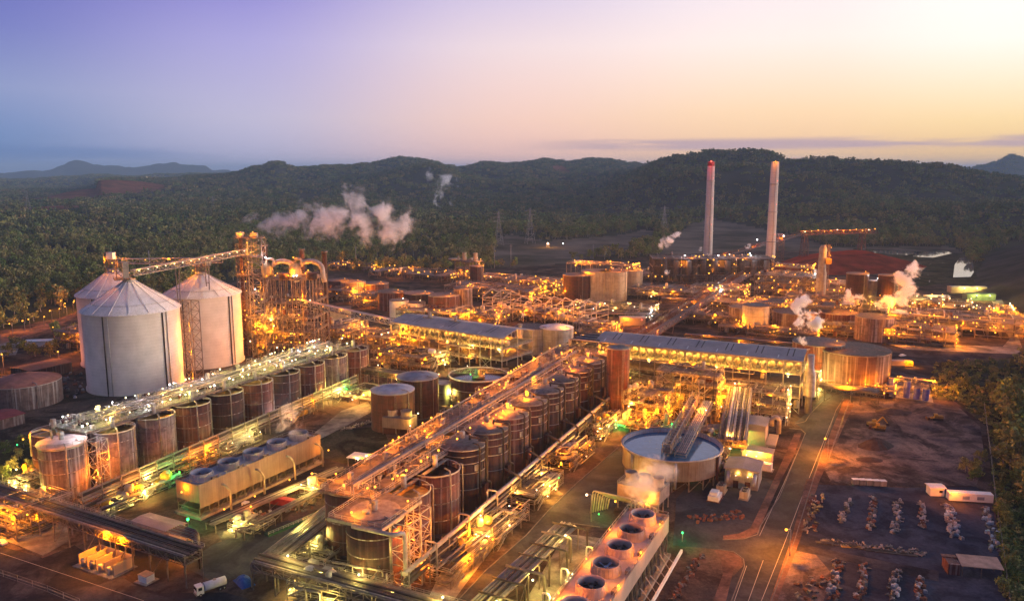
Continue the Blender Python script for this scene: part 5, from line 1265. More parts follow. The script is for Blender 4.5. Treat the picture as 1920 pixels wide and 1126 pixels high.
# strip of pumps between stacked rack and left cooling tower
for i, (px_, py_) in enumerate(((225, 950), (290, 920), (370, 872), (450, 838), (560, 780), (640, 745))):
    unit('pump_bay', ['first', 'second', 'third', 'fourth', 'fifth', 'sixth'][i] + ' pump bay from the left between stacked pipe wall and left cooling tower', 'pump station', G(px_, py_), 20, 7, [2.6], 100 + i, rz=LANG, bay=6, pipes=20, vessels=7, lamps=5, lights=4, lk='l' if i % 2 else 'o', power=1300, fill=.3, t=.18, lampk='ogwl', vm=(m_yel, m_cream, m_galv), ls=.5)
rack('pipe_rack', 'low pipe rack running along the right side of the left cooling tower', G(395, 985, 2), G(640, 880, 2), 2.6, n=6, w=5, pr=.3, post=8, seed=31, lk='o', nl=2, power=800)
rack('pipe_rack', 'short rack between the small yard and the near corner of the middle row', G(450, 1000, 2), G(640, 905, 2), 3, n=4, w=4, pr=.3, post=8, seed=32)
# ------------------------------------------------------------------ roads, kerbs, yards
sheet('road_surface', [(1345, 1140), (1370, 1085), (1394, 1060), (1392, 1045), (1350, 1030), (1262, 1022), (1268, 935), (1300, 898), (1400, 888), (1450, 900), (1424, 1002), (1455, 935), (1512, 810), (1490, 793), (1520, 768), (1546, 740), (1520, 715), (1600, 728), (1598, 745), (1578, 758), (1550, 830), (1525, 898), (1490, 1012), (1441, 1140)], .12, m_asph)
sheet('road_surface', [(840, 1140), (853, 1126), (912, 1066), (986, 1002), (1029, 954), (1082, 903), (1150, 845), (1195, 850), (1170, 905), (1150, 960), (1160, 985), (1125, 990), (1066, 980), (1034, 988), (973, 1058), (880, 1140)], .12, m_asph)
sheet('road_surface', [(-80, 1000), (80, 1046), (140, 1022), (250, 1095), (300, 1112), (420, 1110), (480, 1126), (620, 1180), (-200, 1300)], .12, m_asph2)
sheet('road_surface', [(400, 1020), (540, 975), (620, 1000), (500, 1040), (482, 1075), (400, 1090), (340, 1060)], .13, m_asph)
sheet('road_surface', [(380, 960), (470, 905), (600, 860), (690, 880), (620, 905), (520, 930), (470, 1010), (420, 1020)], .10, m_asph2)
def kerb(pts, z=.14, w=.3, m=mat('kerb_concrete', (.17, .15, .14), .9, objvar=0), name='kerb'):
    M = MB(); P = [Vector((*G(*p), 0)) for p in pts]
    for a, b in zip(P, P[1:]): M.beam(a + Vector((0, 0, z)), b + Vector((0, 0, z)), w, .28)
    o = M.build(name, m); return tag(o, kind='structure')
kerb([(1366, 1140), (1396, 1062), (1394, 1048), (1376, 1035), (1350, 1030), (1338, 1030)])
kerb([(1355, 1012), (1395, 1010), (1420, 1002), (1426, 985), (1462, 930), (1510, 812), (1502, 805), (1480, 803)])
kerb([(1490, 795), (1510, 790), (1520, 775), (1547, 748)])
kerb([(1441, 1140), (1490, 1012), (1525, 898), (1567, 770), (1581, 748)])
kerb([(845, 1140), (912, 1068), (986, 1004), (1029, 956), (1082, 905), (1160, 838)])
kerb([(978, 1060), (1036, 990), (1066, 980), (1125, 988)])
kerb([(0, 1074), (90, 1104), (180, 1140)])
sheet('footpath', [(1512, 898), (1522, 898), (1583, 748), (1592, 748), (1600, 760), (1554, 861), (1535, 905), (1500, 1012), (1452, 1140), (1438, 1140), (1484, 1010)], .16, m_red)
sheet('verge', [(1337, 1030), (1372, 1033), (1390, 1046), (1389, 1060), (1376, 1066), (1358, 1140), (1332, 1140), (1356, 1075), (1352, 1050)], .16, m_red)
sheet('verge', [(1356, 1004), (1385, 1000), (1407, 990), (1450, 900), (1477, 842), (1490, 812), (1503, 812), (1489, 852), (1462, 905), (1420, 998), (1400, 1008), (1356, 1012)], .16, m_red)
def line(pts, w=.16):
    M = MB(); P = [Vector((*G(*p), .125)) for p in pts]
    for a, b in zip(P, P[1:]):
        d = (b - a).normalized(); s_ = Vector((-d.y, d.x, 0)) * w / 2
        M.add([a - s_, b - s_, b + s_, a + s_], [(0, 1, 2, 3)])
    o = M.build('road_marking', m_line); tag(o, kind='structure')
line([(1400, 1060), (1372, 1140)]); line([(1431, 1050), (1398, 1140)]); line([(1424, 1004), (1470, 905), (1507, 820)]); line([(1426, 1130), (1469, 1023), (1506, 925)]); line([(1517, 896), (1568, 768)]); line([(0, 1036), (150, 1086), (270, 1126)]); line([(490, 1060), (560, 1010)])
# earth yard and laydown yard
m_lot = mat('gravel_lot', (0.066, 0.066, 0.086), .95, var=.3, scale=.1, col2=(.042, .042, .058), objvar=0, det=10, spec=0, speck=.35, stain=.3)
m_yard = mat('yard_earth', (0.18, 0.135, 0.118), .95, var=.4, scale=.07, col2=(0.06, .05, .055), objvar=0, det=12, spec=0, speck=.5, stain=.5)
sheet('earth_yard', [(1600, 752), (1740, 752), (1800, 765), (1838, 800), (1848, 870), (1830, 910), (1700, 912), (1560, 905), (1545, 880), (1565, 820)], .14, m_yard)
sheet('storage_yard', [(1535, 908), (1700, 914), (1830, 912), (1860, 935), (1888, 1140), (1460, 1140), (1500, 1010)], .10, m_lot)
sheet('yard_track', [(1490, 1018), (1600, 1040), (1700, 1060), (1760, 1070), (1760, 1090), (1690, 1075), (1600, 1055), (1492, 1030)], .15, m_asph2)
sheet('sandy_corner', [(1483, 1030), (1530, 1040), (1560, 1075), (1540, 1140), (1446, 1140)], .14, m_yard)
for i, (px_, py_, r_, h_, lb) in enumerate(((1642, 836, 6.5, 3.6, 'conical dark heap of soil in the middle of the earth yard'), (1675, 772, 7, 1.6, 'low dark heap of soil at the back of the earth yard'), (1630, 862, 4, 1.1, 'small flat soil heap near the road side of the earth yard'))):
    M = MB(); rn_ = random.Random(i); prof = []
    N_ = 26
    for k, (f, z) in enumerate(((1, -.1), (.8, .22), (.5, .62), (.22, .93), (.02, 1))):
        for j in range(N_):
            t_ = 6.2832 * j / N_; rr = r_ * f * (1 + .14 * math.sin(2 * t_ + i) + rn_.uniform(-.07, .07)); M.v.append((rr * math.cos(t_) * 1.3, rr * math.sin(t_), h_ * z * (1 + rn_.uniform(-.08, .08))))
    for k in range(4):
        for j in range(N_): M.f.append((k * N_ + j, k * N_ + (j + 1) % N_, (k + 1) * N_ + (j + 1) % N_, (k + 1) * N_ + j)); M.sm.append(False)
    q = M.build('soil_heap', mat('heap_soil', (0.075, .05, .045), .95, var=.4, scale=.5), None, (*G(px_, py_), .12)); tag(q, lb, 'soil heap')
def excavator(label, p, rz, arm=True):
    o = thing('excavator' if arm else 'wheel_loader', label, 'excavator' if arm else 'loader', (p[0], p[1], .14), rz)
    for y in (-1.3, 1.3): M = MB(); M.b2(-2.3, 2.3, y - .35, y + .35, 0, .95); M.build('track' if arm else 'wheels', m_tyre, o)
    M = MB(); M.b2(-2.4, 1.5, -1.4, 1.4, 1.1, 2.3); M.build('body', mat('dusty_yellow', (.26, .17, .05), .8, var=.4, scale=1.5), o)
    M = MB(); M.b2(.2, 1.9, .2, 1.3, 1.2, 3.3); q = M.build('cab', m_yel, o); M = MB(); M.b2(1.91, 1.95, .3, 1.2, 2, 3.1); M.build('window', m_glass, q)
    if arm:
        M = MB(); M.beam((1.2, -.5, 2), (4.6, -.5, 4.8), .55); M.build('boom', m_yel, o); M = MB(); M.beam((4.6, -.5, 4.8), (7, -.5, 1.8), .42); M.build('stick', m_yel, o); M = MB(); M.box((7, -.5, 1.1), (1.2, 1.3, 1.2)); M.build('bucket', m_rustdk, o)
    else:
        M = MB(); M.beam((1.5, -.8, 1.2), (3.9, -.8, .8), .35); M.beam((1.5, .8, 1.2), (3.9, .8, .8), .35); M.build('lift_arm', m_yel, o); M = MB(); M.b2(3.6, 4.8, -1.6, 1.6, .2, 1.3); M.build('bucket', m_rustdk, o)
    return o
excavator('yellow excavator with its arm reaching right in the earth yard', G(1636, 800), R(5))
excavator('yellow loader parked at the right of the earth yard', G(1757, 787), R(170), False)
excavator('second yellow machine parked close behind the excavator', G(1650, 806), R(150), False)
for i in range(5):
    c_ = thing('cream_bin', ['leftmost', 'second', 'middle', 'fourth', 'rightmost'][i] + ' of five cream steel bins lined up at the top edge of the storage yard', 'bin', (*G(1600 + i * 13 + 3, 907 + i * .8)[:2], .1), R(-2), 'cream bins at the yard edge')
    M = MB(); M.b2(-1.15, 1.15, -.9, .9, 0, 2); M.build('body', m_cream, c_); M = MB(); M.b2(-1.2, 1.2, -.95, .95, 2, 2.15); M.build('lid', m_white, c_)
o = shed('site_cabin', 'white site cabin with one dark window left of the long white trailer', G(1753, 926), R(-5), 5, 4, 3.4, .2, m_white, m_white); M = MB(); M.b2(.6, 1.8, -2.1, -2, 1.4, 2.4); M.build('window', m_glass, o)
o = thing('site_trailer', 'long white site trailer under an orange lamp at the right fence', 'trailer', (*G(1817, 940)[:2], .1), R(-9)); M = MB(); M.b2(-7.5, 7.5, -1.6, 1.6, .6, 3.6); M.build('body', m_white, o)
for x in (-3, 2): M = MB(); M.b2(x, x + 2.4, -1.66, -1.6, 1.4, 2.6); M.build('window', m_towerblue, o)
M = MB(); M.b2(-7, 7, -1.2, 1.2, .1, .6); M.build('chassis', m_pipedk, o); lamp(o, (-7, -1.9, 3.6), 'p', 1600, .7)
o = thing('open_store', 'brown open-sided store with a tilted pinkish sheet roof in the lower right yard', 'shed', (*G(1815, 1072)[:2], .1), R(-12))
M = MB(); M.add([(-3, -3.4, 3.4), (8.5, -3.4, 3.4), (8.5, 2.6, 4.4), (-3, 2.6, 4.4)], [(0, 1, 2, 3)]); M.add([(-3, -3.4, 3.2), (8.5, -3.4, 3.2), (8.5, 2.6, 4.2), (-3, 2.6, 4.2)], [(3, 2, 1, 0)]); M.build('roof', mat('tan_roof', (0.52, .34, .26), .7, corr=2.5), o)
M = MB(); M.b2(-6.5, -3.2, -3, 3, 0, 3.4); M.b2(-7, -2.9, 1.5, 3.4, 3.42, 3.6); M.build('store_room', m_rust, o)
M = MB()
for x in (-2.6, 2.6, 8):
    for y in (-3, 2.2): M.beam((x, y, 0), (x, y, 3.4 if y < 0 else 4.2), .25)
M.build('posts', m_steel, o)
# stored goods in rows
PROTO = {}
def proto(kind):
    if kind in PROTO: return PROTO[kind]
    M = MB(); rn_ = random.Random(hash(kind) % 97 if False else len(kind))
    if kind == 'pallet_load': M.b2(-.9, .9, -.9, .9, 0, .2); M.b2(-.8, .8, -.75, .8, .2, 1.3); M.b2(-.4, .7, -.6, .5, 1.3, 1.7); m_ = mat('grubby_wrap', (.34, .33, .36), .6, var=.5, scale=1.3, objvar=.55)
    elif kind == 'machine_part': M.cyl((0, 0, 0), .7, 0, .9, 10); M.b2(.2, 1.5, -.4, .4, .1, .8); M.b2(-1.3, -.3, -.6, .3, 0, .6); M.tube([(-.8, -.2, .5), (-.8, -.2, 1.4), (.4, .3, 1.5)], .14, 6); m_ = mat('oily_iron', (0.13, .11, .11), .5, metal=.3, objvar=.6)
    elif kind == 'pipe_spool': M.tube([(-1.6, 0, .4), (1.6, 0, .4)], .32, 10); M.cyl((0, 0, 0), .3, .3, 1.3, 8); M.tube([(-1.7, 0, .4), (-1.55, 0, .4)], .55, 10); M.tube([(1.55, 0, .4), (1.7, 0, .4)], .55, 10); m_ = m_pipel
    elif kind == 'rusty_part': M.b2(-1.2, .6, -.8, .6, 0, .7); M.cyl((.9, 0, 0), .6, 0, 1.1, 9); M.beam((-1, -.6, .7), (1, .7, 1.3), .2); m_ = mat('rusty_iron', (0.19, .08, .05), .8, objvar=.5)
    else: M.cyl((0, 0, 0), .62, 0, 1.4, 12); M.cyl((1.3, .2, 0), .6, 0, 1.3, 12); m_ = mat('pale_blue_drum', (0.30, .42, .55), .5)
    me = bpy.data.meshes.new(kind); me.from_pydata(M.v, [], M.f); me.materials.append(m_); PROTO[kind] = me
    return me
DESC = {'pallet_load': ('white wrapped pallet load', 'pallet load'), 'machine_part': ('dark machine part', 'machine part'), 'pipe_spool': ('pale flanged pipe piece', 'pipe piece'), 'rusty_part': ('rusty iron part', 'scrap part'), 'drum': ('pale blue drum pair', 'drums')}
def goods(where, a, b, n, kinds, spread, seed, sc=1.0):
    n = int(n * 2.0); sc *= .60
    rn_ = random.Random(seed); A_, B_ = Vector(G(*a)), Vector(G(*b)); d = (B_ - A_); s_ = Vector((-d.y, d.x)).normalized()
    for i in range(n):
        k = rn_.choice(kinds); p_ = A_.lerp(B_, (i + rn_.uniform(0, .9)) / n) + s_ * rn_.uniform(-spread, spread)
        o = bpy.data.objects.new(k, proto(k)); COL.objects.link(o); o.location = (p_.x, p_.y, .12); o.rotation_euler = (0, 0, rn_.uniform(0, 6.28)); q = sc * rn_.uniform(.75, 1.2); o.scale = (q, q, q * rn_.uniform(.7, 1.2))
        tag(o, DESC[k][0] + ' ' + where, DESC[k][1], DESC[k][0] + 's ' + where)
goods('in the dark row along the footpath side of the yard', (1535, 925), (1515, 1000), 22, ['machine_part', 'machine_part', 'rusty_part', 'pipe_spool'], 2.2, 1)
goods('in the short second row of the yard', (1595, 940), (1575, 980), 12, ['pallet_load', 'machine_part', 'pipe_spool'], 1, 2)
goods('in the third row of the yard', (1638, 932), (1632, 994), 18, ['pallet_load', 'pipe_spool', 'machine_part', 'rusty_part'], 1, 3)
goods('in the fourth row of the yard', (1685, 936), (1678, 1002), 22, ['pallet_load', 'pipe_spool', 'machine_part'], 1.2, 4)
goods('in the fifth row of the yard', (1727, 943), (1730, 990), 16, ['pallet_load', 'rusty_part', 'pipe_spool'], 1, 5)
goods('in the sixth and widest row of the yard', (1778, 948), (1793, 1010), 30, ['pallet_load', 'pallet_load', 'pipe_spool', 'drum'], 1.8, 6)
goods('in the last row along the right fence', (1850, 952), (1866, 1035), 26, ['machine_part', 'pallet_load', 'drum'], 1.6, 7)
goods('along the track through the middle of the yard', (1540, 1015), (1735, 1038), 30, ['machine_part', 'pipe_spool', 'machine_part'], 1.8, 8)
goods('in the lower left row below the track', (1572, 1050), (1560, 1126), 20, ['rusty_part', 'machine_part', 'pallet_load'], 1.6, 9)
goods('in the lower middle row below the track', (1622, 1058), (1610, 1126), 20, ['pallet_load', 'machine_part', 'rusty_part'], 1.1, 10)
goods('in the lower right row below the track', (1682, 1070), (1672, 1126), 18, ['pallet_load', 'machine_part'], 1.3, 11)
goods('in the rusty bottom row near the open store', (1724, 1085), (1728, 1126), 12, ['rusty_part', 'pallet_load'], 1.2, 12)
goods('in the scrap line on the ground before the switch room', (1298, 975), (1395, 965), 20, ['machine_part', 'rusty_part'], 3.0, 13)
goods('in the scrap line beside the kerb island at the bottom', (1315, 1040), (1262, 1126), 20, ['machine_part', 'rusty_part'], 1.1, 14)
goods('on the sandy ground in the lower corner by the road', (1530, 1080), (1500, 1126), 12, ['rusty_part', 'machine_part'], 3.5, 15)
goods('on the dark ground at the left behind the silos', (125, 700), (150, 745), 20, ['rusty_part', 'machine_part', 'pallet_load'], 7, 16, 1.4)
goods('on the ground by the small yard containers', (430, 975), (590, 950), 18, ['machine_part', 'pallet_load', 'rusty_part'], 2.5, 17)
goods('beside the grass plot between the rows', (640, 808), (700, 790), 10, ['machine_part', 'pipe_spool'], 1.5, 18, 1.2)
rn_ = random.Random(77)
for i in range(9):
    a_ = Vector(G(1560 + i * 16, 1019 + i * 2.5)); o = thing('steel_beams', 'bundle of long dark steel beams lying by the yard track', 'steel beams', (*a_, .12), R(-12) + rn_.uniform(-.08, .08), 'bundles of steel beams by the track')
    for k in range(3): M = MB(); M.beam((-5, k * .5 - .5, .2), (5, k * .5 - .5, .2), .3); M.build('beam', m_pipedk if i != 3 else m_yel, o)
# fence along the right side
def fence(label, pts, h=2.2):
    P = [Vector((*G(*p), 0)) for p in pts]; o = thing('wire_fence', label, 'fence', P[0])
    for a, b in zip(P, P[1:]):
        a = a - P[0]; b = b - P[0]; L_ = (b - a).length; k = max(1, int(L_ / 6)); M = MB()
        for i in range(k + 1): q_ = a.lerp(b, i / k); M.beam(q_, q_ + Vector((0, 0, h)), .09)
        for z in (.3, h * .55, h): M.beam(a + Vector((0, 0, z)), b + Vector((0, 0, z)), .04)
        M.build('panel', m_galv, o)
fence('wire fence down the right side of the yards', [(1845, 762), (1858, 860), (1866, 935), (1894, 1140)])
fence('wire fence between the roadside footpath and the earth yard', [(1592, 757), (1554, 861)])
fence('wire fence along the road in the bottom left corner', [(-20, 1072), (90, 1110), (150, 1135)])
# street lamps
for i, (px_, py_, lb, hgt, pw, k_) in enumerate(((1594, 757, 'street lamp at the far end of the red footpath', 9, 12000, 'o'), (1551, 860, 'street lamp halfway along the red footpath', 9, 14000, 'o'), (1480, 1042, 'street lamp at the yard entrance beside the road', 9, 14000, 'o'),
        (1108, 978, 'slim grey street lamp beside the middle road', 10, 2500, 'y'), (596, 930, 'lamp post at the corner of the small yard, left of the middle row', 9, 2500, 'o'), (1275, 1126, 'hidden', 0, 0, 'o'))):
    if hgt == 0: continue
    o = thing('street_lamp', lb, 'street lamp', (*G(px_, py_)[:2], 0), R(200)); M = MB(); M.pipe([(0, 0, 0), (0, 0, hgt), (1.6, 0, hgt + .4)], .12, 6); M.build('pole', m_galv, o); lamp(o, (1.8, 0, hgt + .2), k_, pw, .8, 'lamp_head')
# ------------------------------------------------------------------ chimneys and power station
for i, (bx, by, Y_, ty, r0, r1, lb) in enumerate(((1327, 473, 1120, 303, 6.3, 4.9, 'left one of the two tall concrete chimneys, with red lights at its top'), (1443, 505, 950, 303, 5.6, 4.6, 'right one of the two tall concrete chimneys, nearer and trailing faint smoke'))):
    c = W3(bx, by, Y_); o = thing('chimney', lb, 'chimney', (c[0], Y_, 0), 0, 'twin tall chimneys'); zt_ = zat(Y_, ty)
    M = MB(); M.lathe([(r0, 0), (r1, zt_), (r1 - .8, zt_), (r1 - .8, zt_ - 5)], n=32); M.build('shaft', m_stack, o)
    for f in (.28, .55, .8): M = MB(); M.hoop((0, 0, 0), r0 + (r1 - r0) * f + .1, zt_ * f, .5, 24); M.build('platform', m_galv if i else m_stack, o)
    if i == 0: M = MB(); M.lathe([(r1 + .15, zt_ - 6), (r1 + .15, zt_ - .2)], n=24); M.build('top_band', m_redp, o)
    M = MB(); M.tube([(0, -r0 - .3, 0), (0, -r1 - .3, zt_)], .35, 6); M.build('ladder', m_galv, o)
    k_ = 'r' if i == 0 else 'o'
    lamp(o, (-1.5, -r1 - 1, zt_ + .3), k_, 2500 if i == 0 else 1200, 2.0 if i == 0 else .9, 'warning_lamp')
    for f in (.83, .62, .35): lamp(o, (2.2, -r0 - (r1 - r0) * f - .8, zt_ * f), 'r', 0, .7, 'warning_lamp')
rn_ = random.Random(5)
m_steeldk = mat('sooty_steel', (0.10, 0.085, 0.08), .7, var=.4, scale=.3)
for i, (px_, W_, hh, lb) in enumerate(((1260, 46, 30, 'left block of the dark power station, four grey hoppers behind its frame'), (1335, 42, 32, 'middle block of the dark power station, below the left chimney'), (1408, 40, 30, 'right block of the dark power station, beside the right chimney'))):
    p_ = G(px_, 528); o = unit('boiler_block', lb, 'power station', p_, 34, W_, [9, 18, 27], 200 + i, rz=R(86), bay=8, pipes=16, vessels=4, lamps=26, lights=6, power=2000, fill=.9, t=.7, col=m_pipedk, deck=m_rustdk, lampk='oyw', ls=.95, brace=.5)
    for j in range(3): M = MB(); M.lathe([(1, 9), (3.4, 13), (3.4, 24), (2.6, 25.5), (.1, 26)], (-15.5, -W_ / 2 + 8 + j * 13, 0), 20); M.build('hopper', m_steeldk, o)
    M = MB(); M.b2(-12, 12, -W_ / 2 + 2, W_ / 2 - 2, 8, 25); M.build('boiler_house', m_steeldk, o)
    lamp(o, (-20, -10 + i * 8, 31), 'w', 2500, 1.3)
def tanks_row(specs):
    for (px_, py_, r_, h_, m_, lb, kw) in specs:
        Z = h_; X, Y = G(px_, py_, Z); tank(lb, (X, Y), r_, Z, m_, **kw)
tanks_row([
 (1083, 514, 14, 24, m_rustdk, 'dark tank at the left end of the cream tank cluster in the distance', dict(roof='flat', lampk='o', power=3000)),
 (1119, 507, 15, 27, m_cream, 'big cream tank in the middle of the distant cluster', dict(roof='flat', ladder=True, lampk='o', power=3500)),
 (1150, 508, 13, 27, m_cream, 'big cream tank with a stair tower in the distant cluster', dict(roof='flat', lampk='p', power=3500)),
 (1182, 505, 12, 24, m_cream, 'cream tank at the right end of the distant cluster', dict(roof='flat', lampk='o', power=3000)),
 (638, 524, 12, 16, m_rust, 'rust brown tank right behind the tall dark stack', dict(roof='flat', lampk='o', power=2500)),
 (662, 527, 12, 16, m_rustpale, 'paler brown tank second in the line behind the stack', dict(roof='flat', lampk='o', power=2500)),
 (705, 530, 12, 14, m_rust, 'brown tank with an orange rim right of the pale one', dict(roof='flat', lampk='o', power=2500)),
 (735, 545, 13, 16, m_rust, 'wide brown tank behind the two floodlit white tanks', dict(roof='flat', lampk='o', power=1500)),
 (785, 548, 13, 16, m_rustdk, 'dark brown tank behind and right of the floodlit white tanks', dict(roof='flat', lampk='o', power=2500)),
 (832, 552, 13, 18, m_rust, 'tall orange-lit brown tank left of the open steel gables', dict(roof='flat', lampk='o', power=3000)),
 (868, 540, 8, 22, m_rustpale, 'narrow brown tank just left of the open steel gables', dict(roof='flat', lampk='o', power=2500)),
 (748, 562, 8, 14, m_white, 'left of the two white tanks lit by floodlights', dict(roof='flat', group='floodlit white tanks', lampk='w', power=0)),
 (780, 566, 8, 12, m_white, 'right of the two white tanks lit by floodlights', dict(roof='flat', group='floodlit white tanks', lampk='l', power=0)),
 (997, 612, 11.5, 17, m_greyp, 'left of the two squat grey tanks beside the filter building', dict(roof='flat', roofm=m_rust, group='squat grey tanks')),
 (1043, 613, 11.5, 17, m_greyp, 'right of the two squat grey tanks beside the filter building', dict(roof='cone', roofm=m_siloroof, group='squat grey tanks', lampk='o', power=1500)),
 (1600, 653, 19.5, 22, mat('violet_brown_plate', (0.11, .06, .056), .6, var=.4, scale=.3, col2=(.06, .03, .028), streak=.8, grime=(.24, .19, .21), rings=3), 'very wide streaky tank with a brown top, right of the biggest building', dict(roof='flat', roofm=m_rust, bands=(.97,), z0=3, legs=16)),
 (1535, 640, 14, 24, m_rust, 'brown tank squeezed between the biggest building and the very wide tank', dict(roof='flat', lampk='o', power=1100)),
 (1394, 574, 11, 15, m_rustpale, 'orange-washed stained tank at the left of the right-hand tank field', dict(roof='flat', lampk='o', power=1100)),
 (1418, 571, 10, 20, m_greyp, 'grey tank behind the orange-washed stained tank', dict(roof='flat')),
 (1490, 583, 16, 14, m_rustpale, 'wide stained tank behind the white steam column', dict(roof='flat', lampk='o', power=1100)),
 (1572, 584, 14, 14, m_rust, 'rust brown tank in the middle of the right-hand tank field', dict(roof='flat', lampk='o', power=1100)),
 (1640, 592, 13, 17, m_rustpale, 'pale brown tank at the right end of the right-hand tank field', dict(roof='flat', lampk='o', power=3200)),
 (1608, 512, 9, 33, m_rustdk, 'black tall block-like tank before the red stockpile', dict(roof='flat', lampk='o', power=3000)),
 (1666, 515, 8, 32, m_rustdk, 'dark narrow tank right of the black block before the red stockpile', dict(roof='flat', lampk='o', power=3000)),
 (1637, 525, 5, 26, m_greyp, 'slim grey tank between the two black ones before the red stockpile', dict(roof='flat', lampk='w', power=1500)),
 (44, 712, 17.5, 12, m_rustpale, 'squat stained tank with a red-brown roof at the left edge', dict(roof='cone', roofm=mat('red_brown_roof', (.24, .10, .08), .8, scale=.3), bands=())),
 (893, 498, 7, 22, m_rustdk, 'dark tank with a dish on top, right of the distant pair of vents', dict(roof='flat', lampk='o', power=2500)),
])
for (x, y) in ((748, 583), (762, 590), (783, 590), (792, 578)):
    pass
o = thing('floodlight_mast', 'slim mast of floodlights in front of the two white tanks', 'floodlight', (*G(765, 612), 0), 0)
M = MB(); M.tube([(0, 0, 0), (0, 0, 9)], .15, 6); M.build('pole', m_galv, o)
lamp(o, (-5, 6, 5), 'l', 2500, .7); lamp(o, (3, 6, 5), 'l', 2500, .7); lamp(o, (0, 0, 9), 'w', 600, .7)
# grey column vessel
c = W3(1540, 520, 700); o = thing('column_vessel', 'tall grey column vessel with a small cabin near its top', 'column', (c[0], 700, 0), 0); zt_ = zat(700, 459)
M = MB(); M.lathe([(4.2, 0), (4.2, zt_ * .55), (3.2, zt_ * .62), (3.2, zt_ - 3), (1.5, zt_)], n=20); M.build('shell', m_greyp, o)
M = MB(); M.mast(4.5, 2, 0, zt_, 3.5, 3.5, 4, .3); M.build('stair_frame', m_steel, o); M = MB(); M.box((4, -2, zt_ - 14), (5, 5, 5)); M.build('cabin', m_yel, o); lamp(o, (5, -5, zt_ - 9), 'o', 2500); lamp(o, (6, -3, zt_ - 2), 'o', 900)
# twin vents far middle-left
c = G(880, 530); o = unit('vent_structure', 'distant orange steel frame with two squat vents and a dish', 'process structure', c, 16, 26, [8, 16, 24], 210, bay=8, pipes=8, vessels=4, lamps=10, lights=4, power=3500, t=.5)
for y in (-8, 6): M = MB(); M.lathe([(3, 24), (2.2, 31), (2.6, 33)], (0, y, 0), 16); M.build('vent', m_cream, o)
M = MB(); M.lathe([(.1, 24), (7, 25.5), (7, 26), (.1, 26.2)], (-4, 16, 0), 20); M.build('dish', m_cream, o)
# open steel gables
o = thing('open_gables', 'row of empty pale steel gables without roof or walls', 'steel frame', (*G(1108, 622), 0), math.atan2(*(lambda a, b: (b[1] - a[1], b[0] - a[0]))(G(1108, 622), G(905, 592))))
Lg = math.dist(G(1108, 622), G(905, 592)); k = 11
for i in range(k):
    x = Lg * i / (k - 1); M = MB(); Wg = 24; h_ = 17 + (i % 3 == 2) * 0
    if i in (6, 7): h_ = 14
    for y in (0, -Wg): M.beam((x, y, 0), (x, y, h_), .5)
    M.beam((x, 0, h_), (x, -Wg * .5, h_ + 4.5), .55); M.beam((x, -Wg * .5, h_ + 4.5), (x, -Wg, h_), .55); M.beam((x, 0, h_ - 2.5), (x, -Wg, h_ - 2.5), .4); M.beam((x, 0, h_ - 7), (x, -Wg, h_ - 7), .4)
    M.build('gable', m_pipel, o)
for y, z in ((0, 17), (0, 14), (0, 9.5), (-24, 17), (-24, 10)): M = MB(); M.beam((0, y, z - .3), (Lg, y, z - .3), .4); M.build('purlin', m_pipel, o)
M = MB()
for i in range(0, k - 1, 2):
    x, x2 = Lg * i / (k - 1), Lg * (i + 1) / (k - 1); M.beam((x, 0, 0), (x2, 0, 9), .3); M.beam((x2, 0, 0), (x, 0, 9), .3)
M.build('bracing', m_pipel, o)
for i in range(12): M = vessel_mb(2.2, 5, False); q = M.build('evaporator', m_cream, o, (4 + i * (Lg - 8) / 11, -6 - (i % 3) * 6, 8)); q.rotation_euler = (0, 0, R(90))
M = MB(); M.b2(0, Lg, -23, -1, 5.2, 5.5); M.build('floor', m_grate, o)
for i in range(14): lamp(o, (Lg * (i + .5) / 14, -3 - (i % 4) * 5, 6 + (i % 3) * 4), 'o', 2600 if i % 2 == 0 else 0, .7)
# cream box building beside calciner
shed('cream_block', 'tall pale greenish cream box building behind the end of the sloping conveyor', G(640, 618), R(10), 15, 15, 17, .2, mat('brown_roof', (.16, .10, .08), .8), mat('pale_green_cream', (.33, .33, .25), .7))
# white column with steam by building 1
o = thing('steam_stack', 'slim pinkish vent pipe at the corner of the filter building', 'chimney', (*G(975, 668)[:2], 0), 0); zt_ = zat(G(975, 668)[1], 607)
M = MB(); M.tube([(0, 0, 0), (0, 0, zt_)], 1.3, 14); M.build('shaft', m_cream, o); M = MB(); M.hoop((0, 0, 0), 1.4, zt_ - .4, .3, 14); M.build('rim', m_galv, o)
# big inclined conveyor rising to the power station
g0, g1 = G(1195, 655), G(1400, 540)
gallery('broad brown double conveyor running back to the power station', (*g0, 4), (*g1, 14), 6, 'o', w=9, h=4, power=1500, roof=False, tm=m_rust, sup=(.2, .4, .6, .8))
gallery('thin dark conveyor left of the broad double one', (*G(1170, 650), 3), (*G(1372, 536), 12), 4, 'o', w=4, h=3, power=900, roof=False, tm=m_rust, sup=(.3, .6))
gallery('distant conveyor slanting up between the two chimneys', (*G(1340, 500), 10), W3(1500, 441, 1060), 6, 'o', w=5, h=4, power=3500, roof=False, tm=m_rust, sup=(.35, .7))
lampo = thing('transfer_tower', 'small transfer tower beside the right chimney with white floodlights', 'steel tower', W3(1462, 470, 1040), 0); M = MB(); M.mast(0, 0, -40, 22, 8, 8, 7, .6); M.build('frame', m_rustdk, lampo)
for x, y_ in ((-32, 18), (-14, 21), (2, 23)): lamp(lampo, (x, -6, y_ - 3), 'w' if x else 'y', 2500, 1.6)
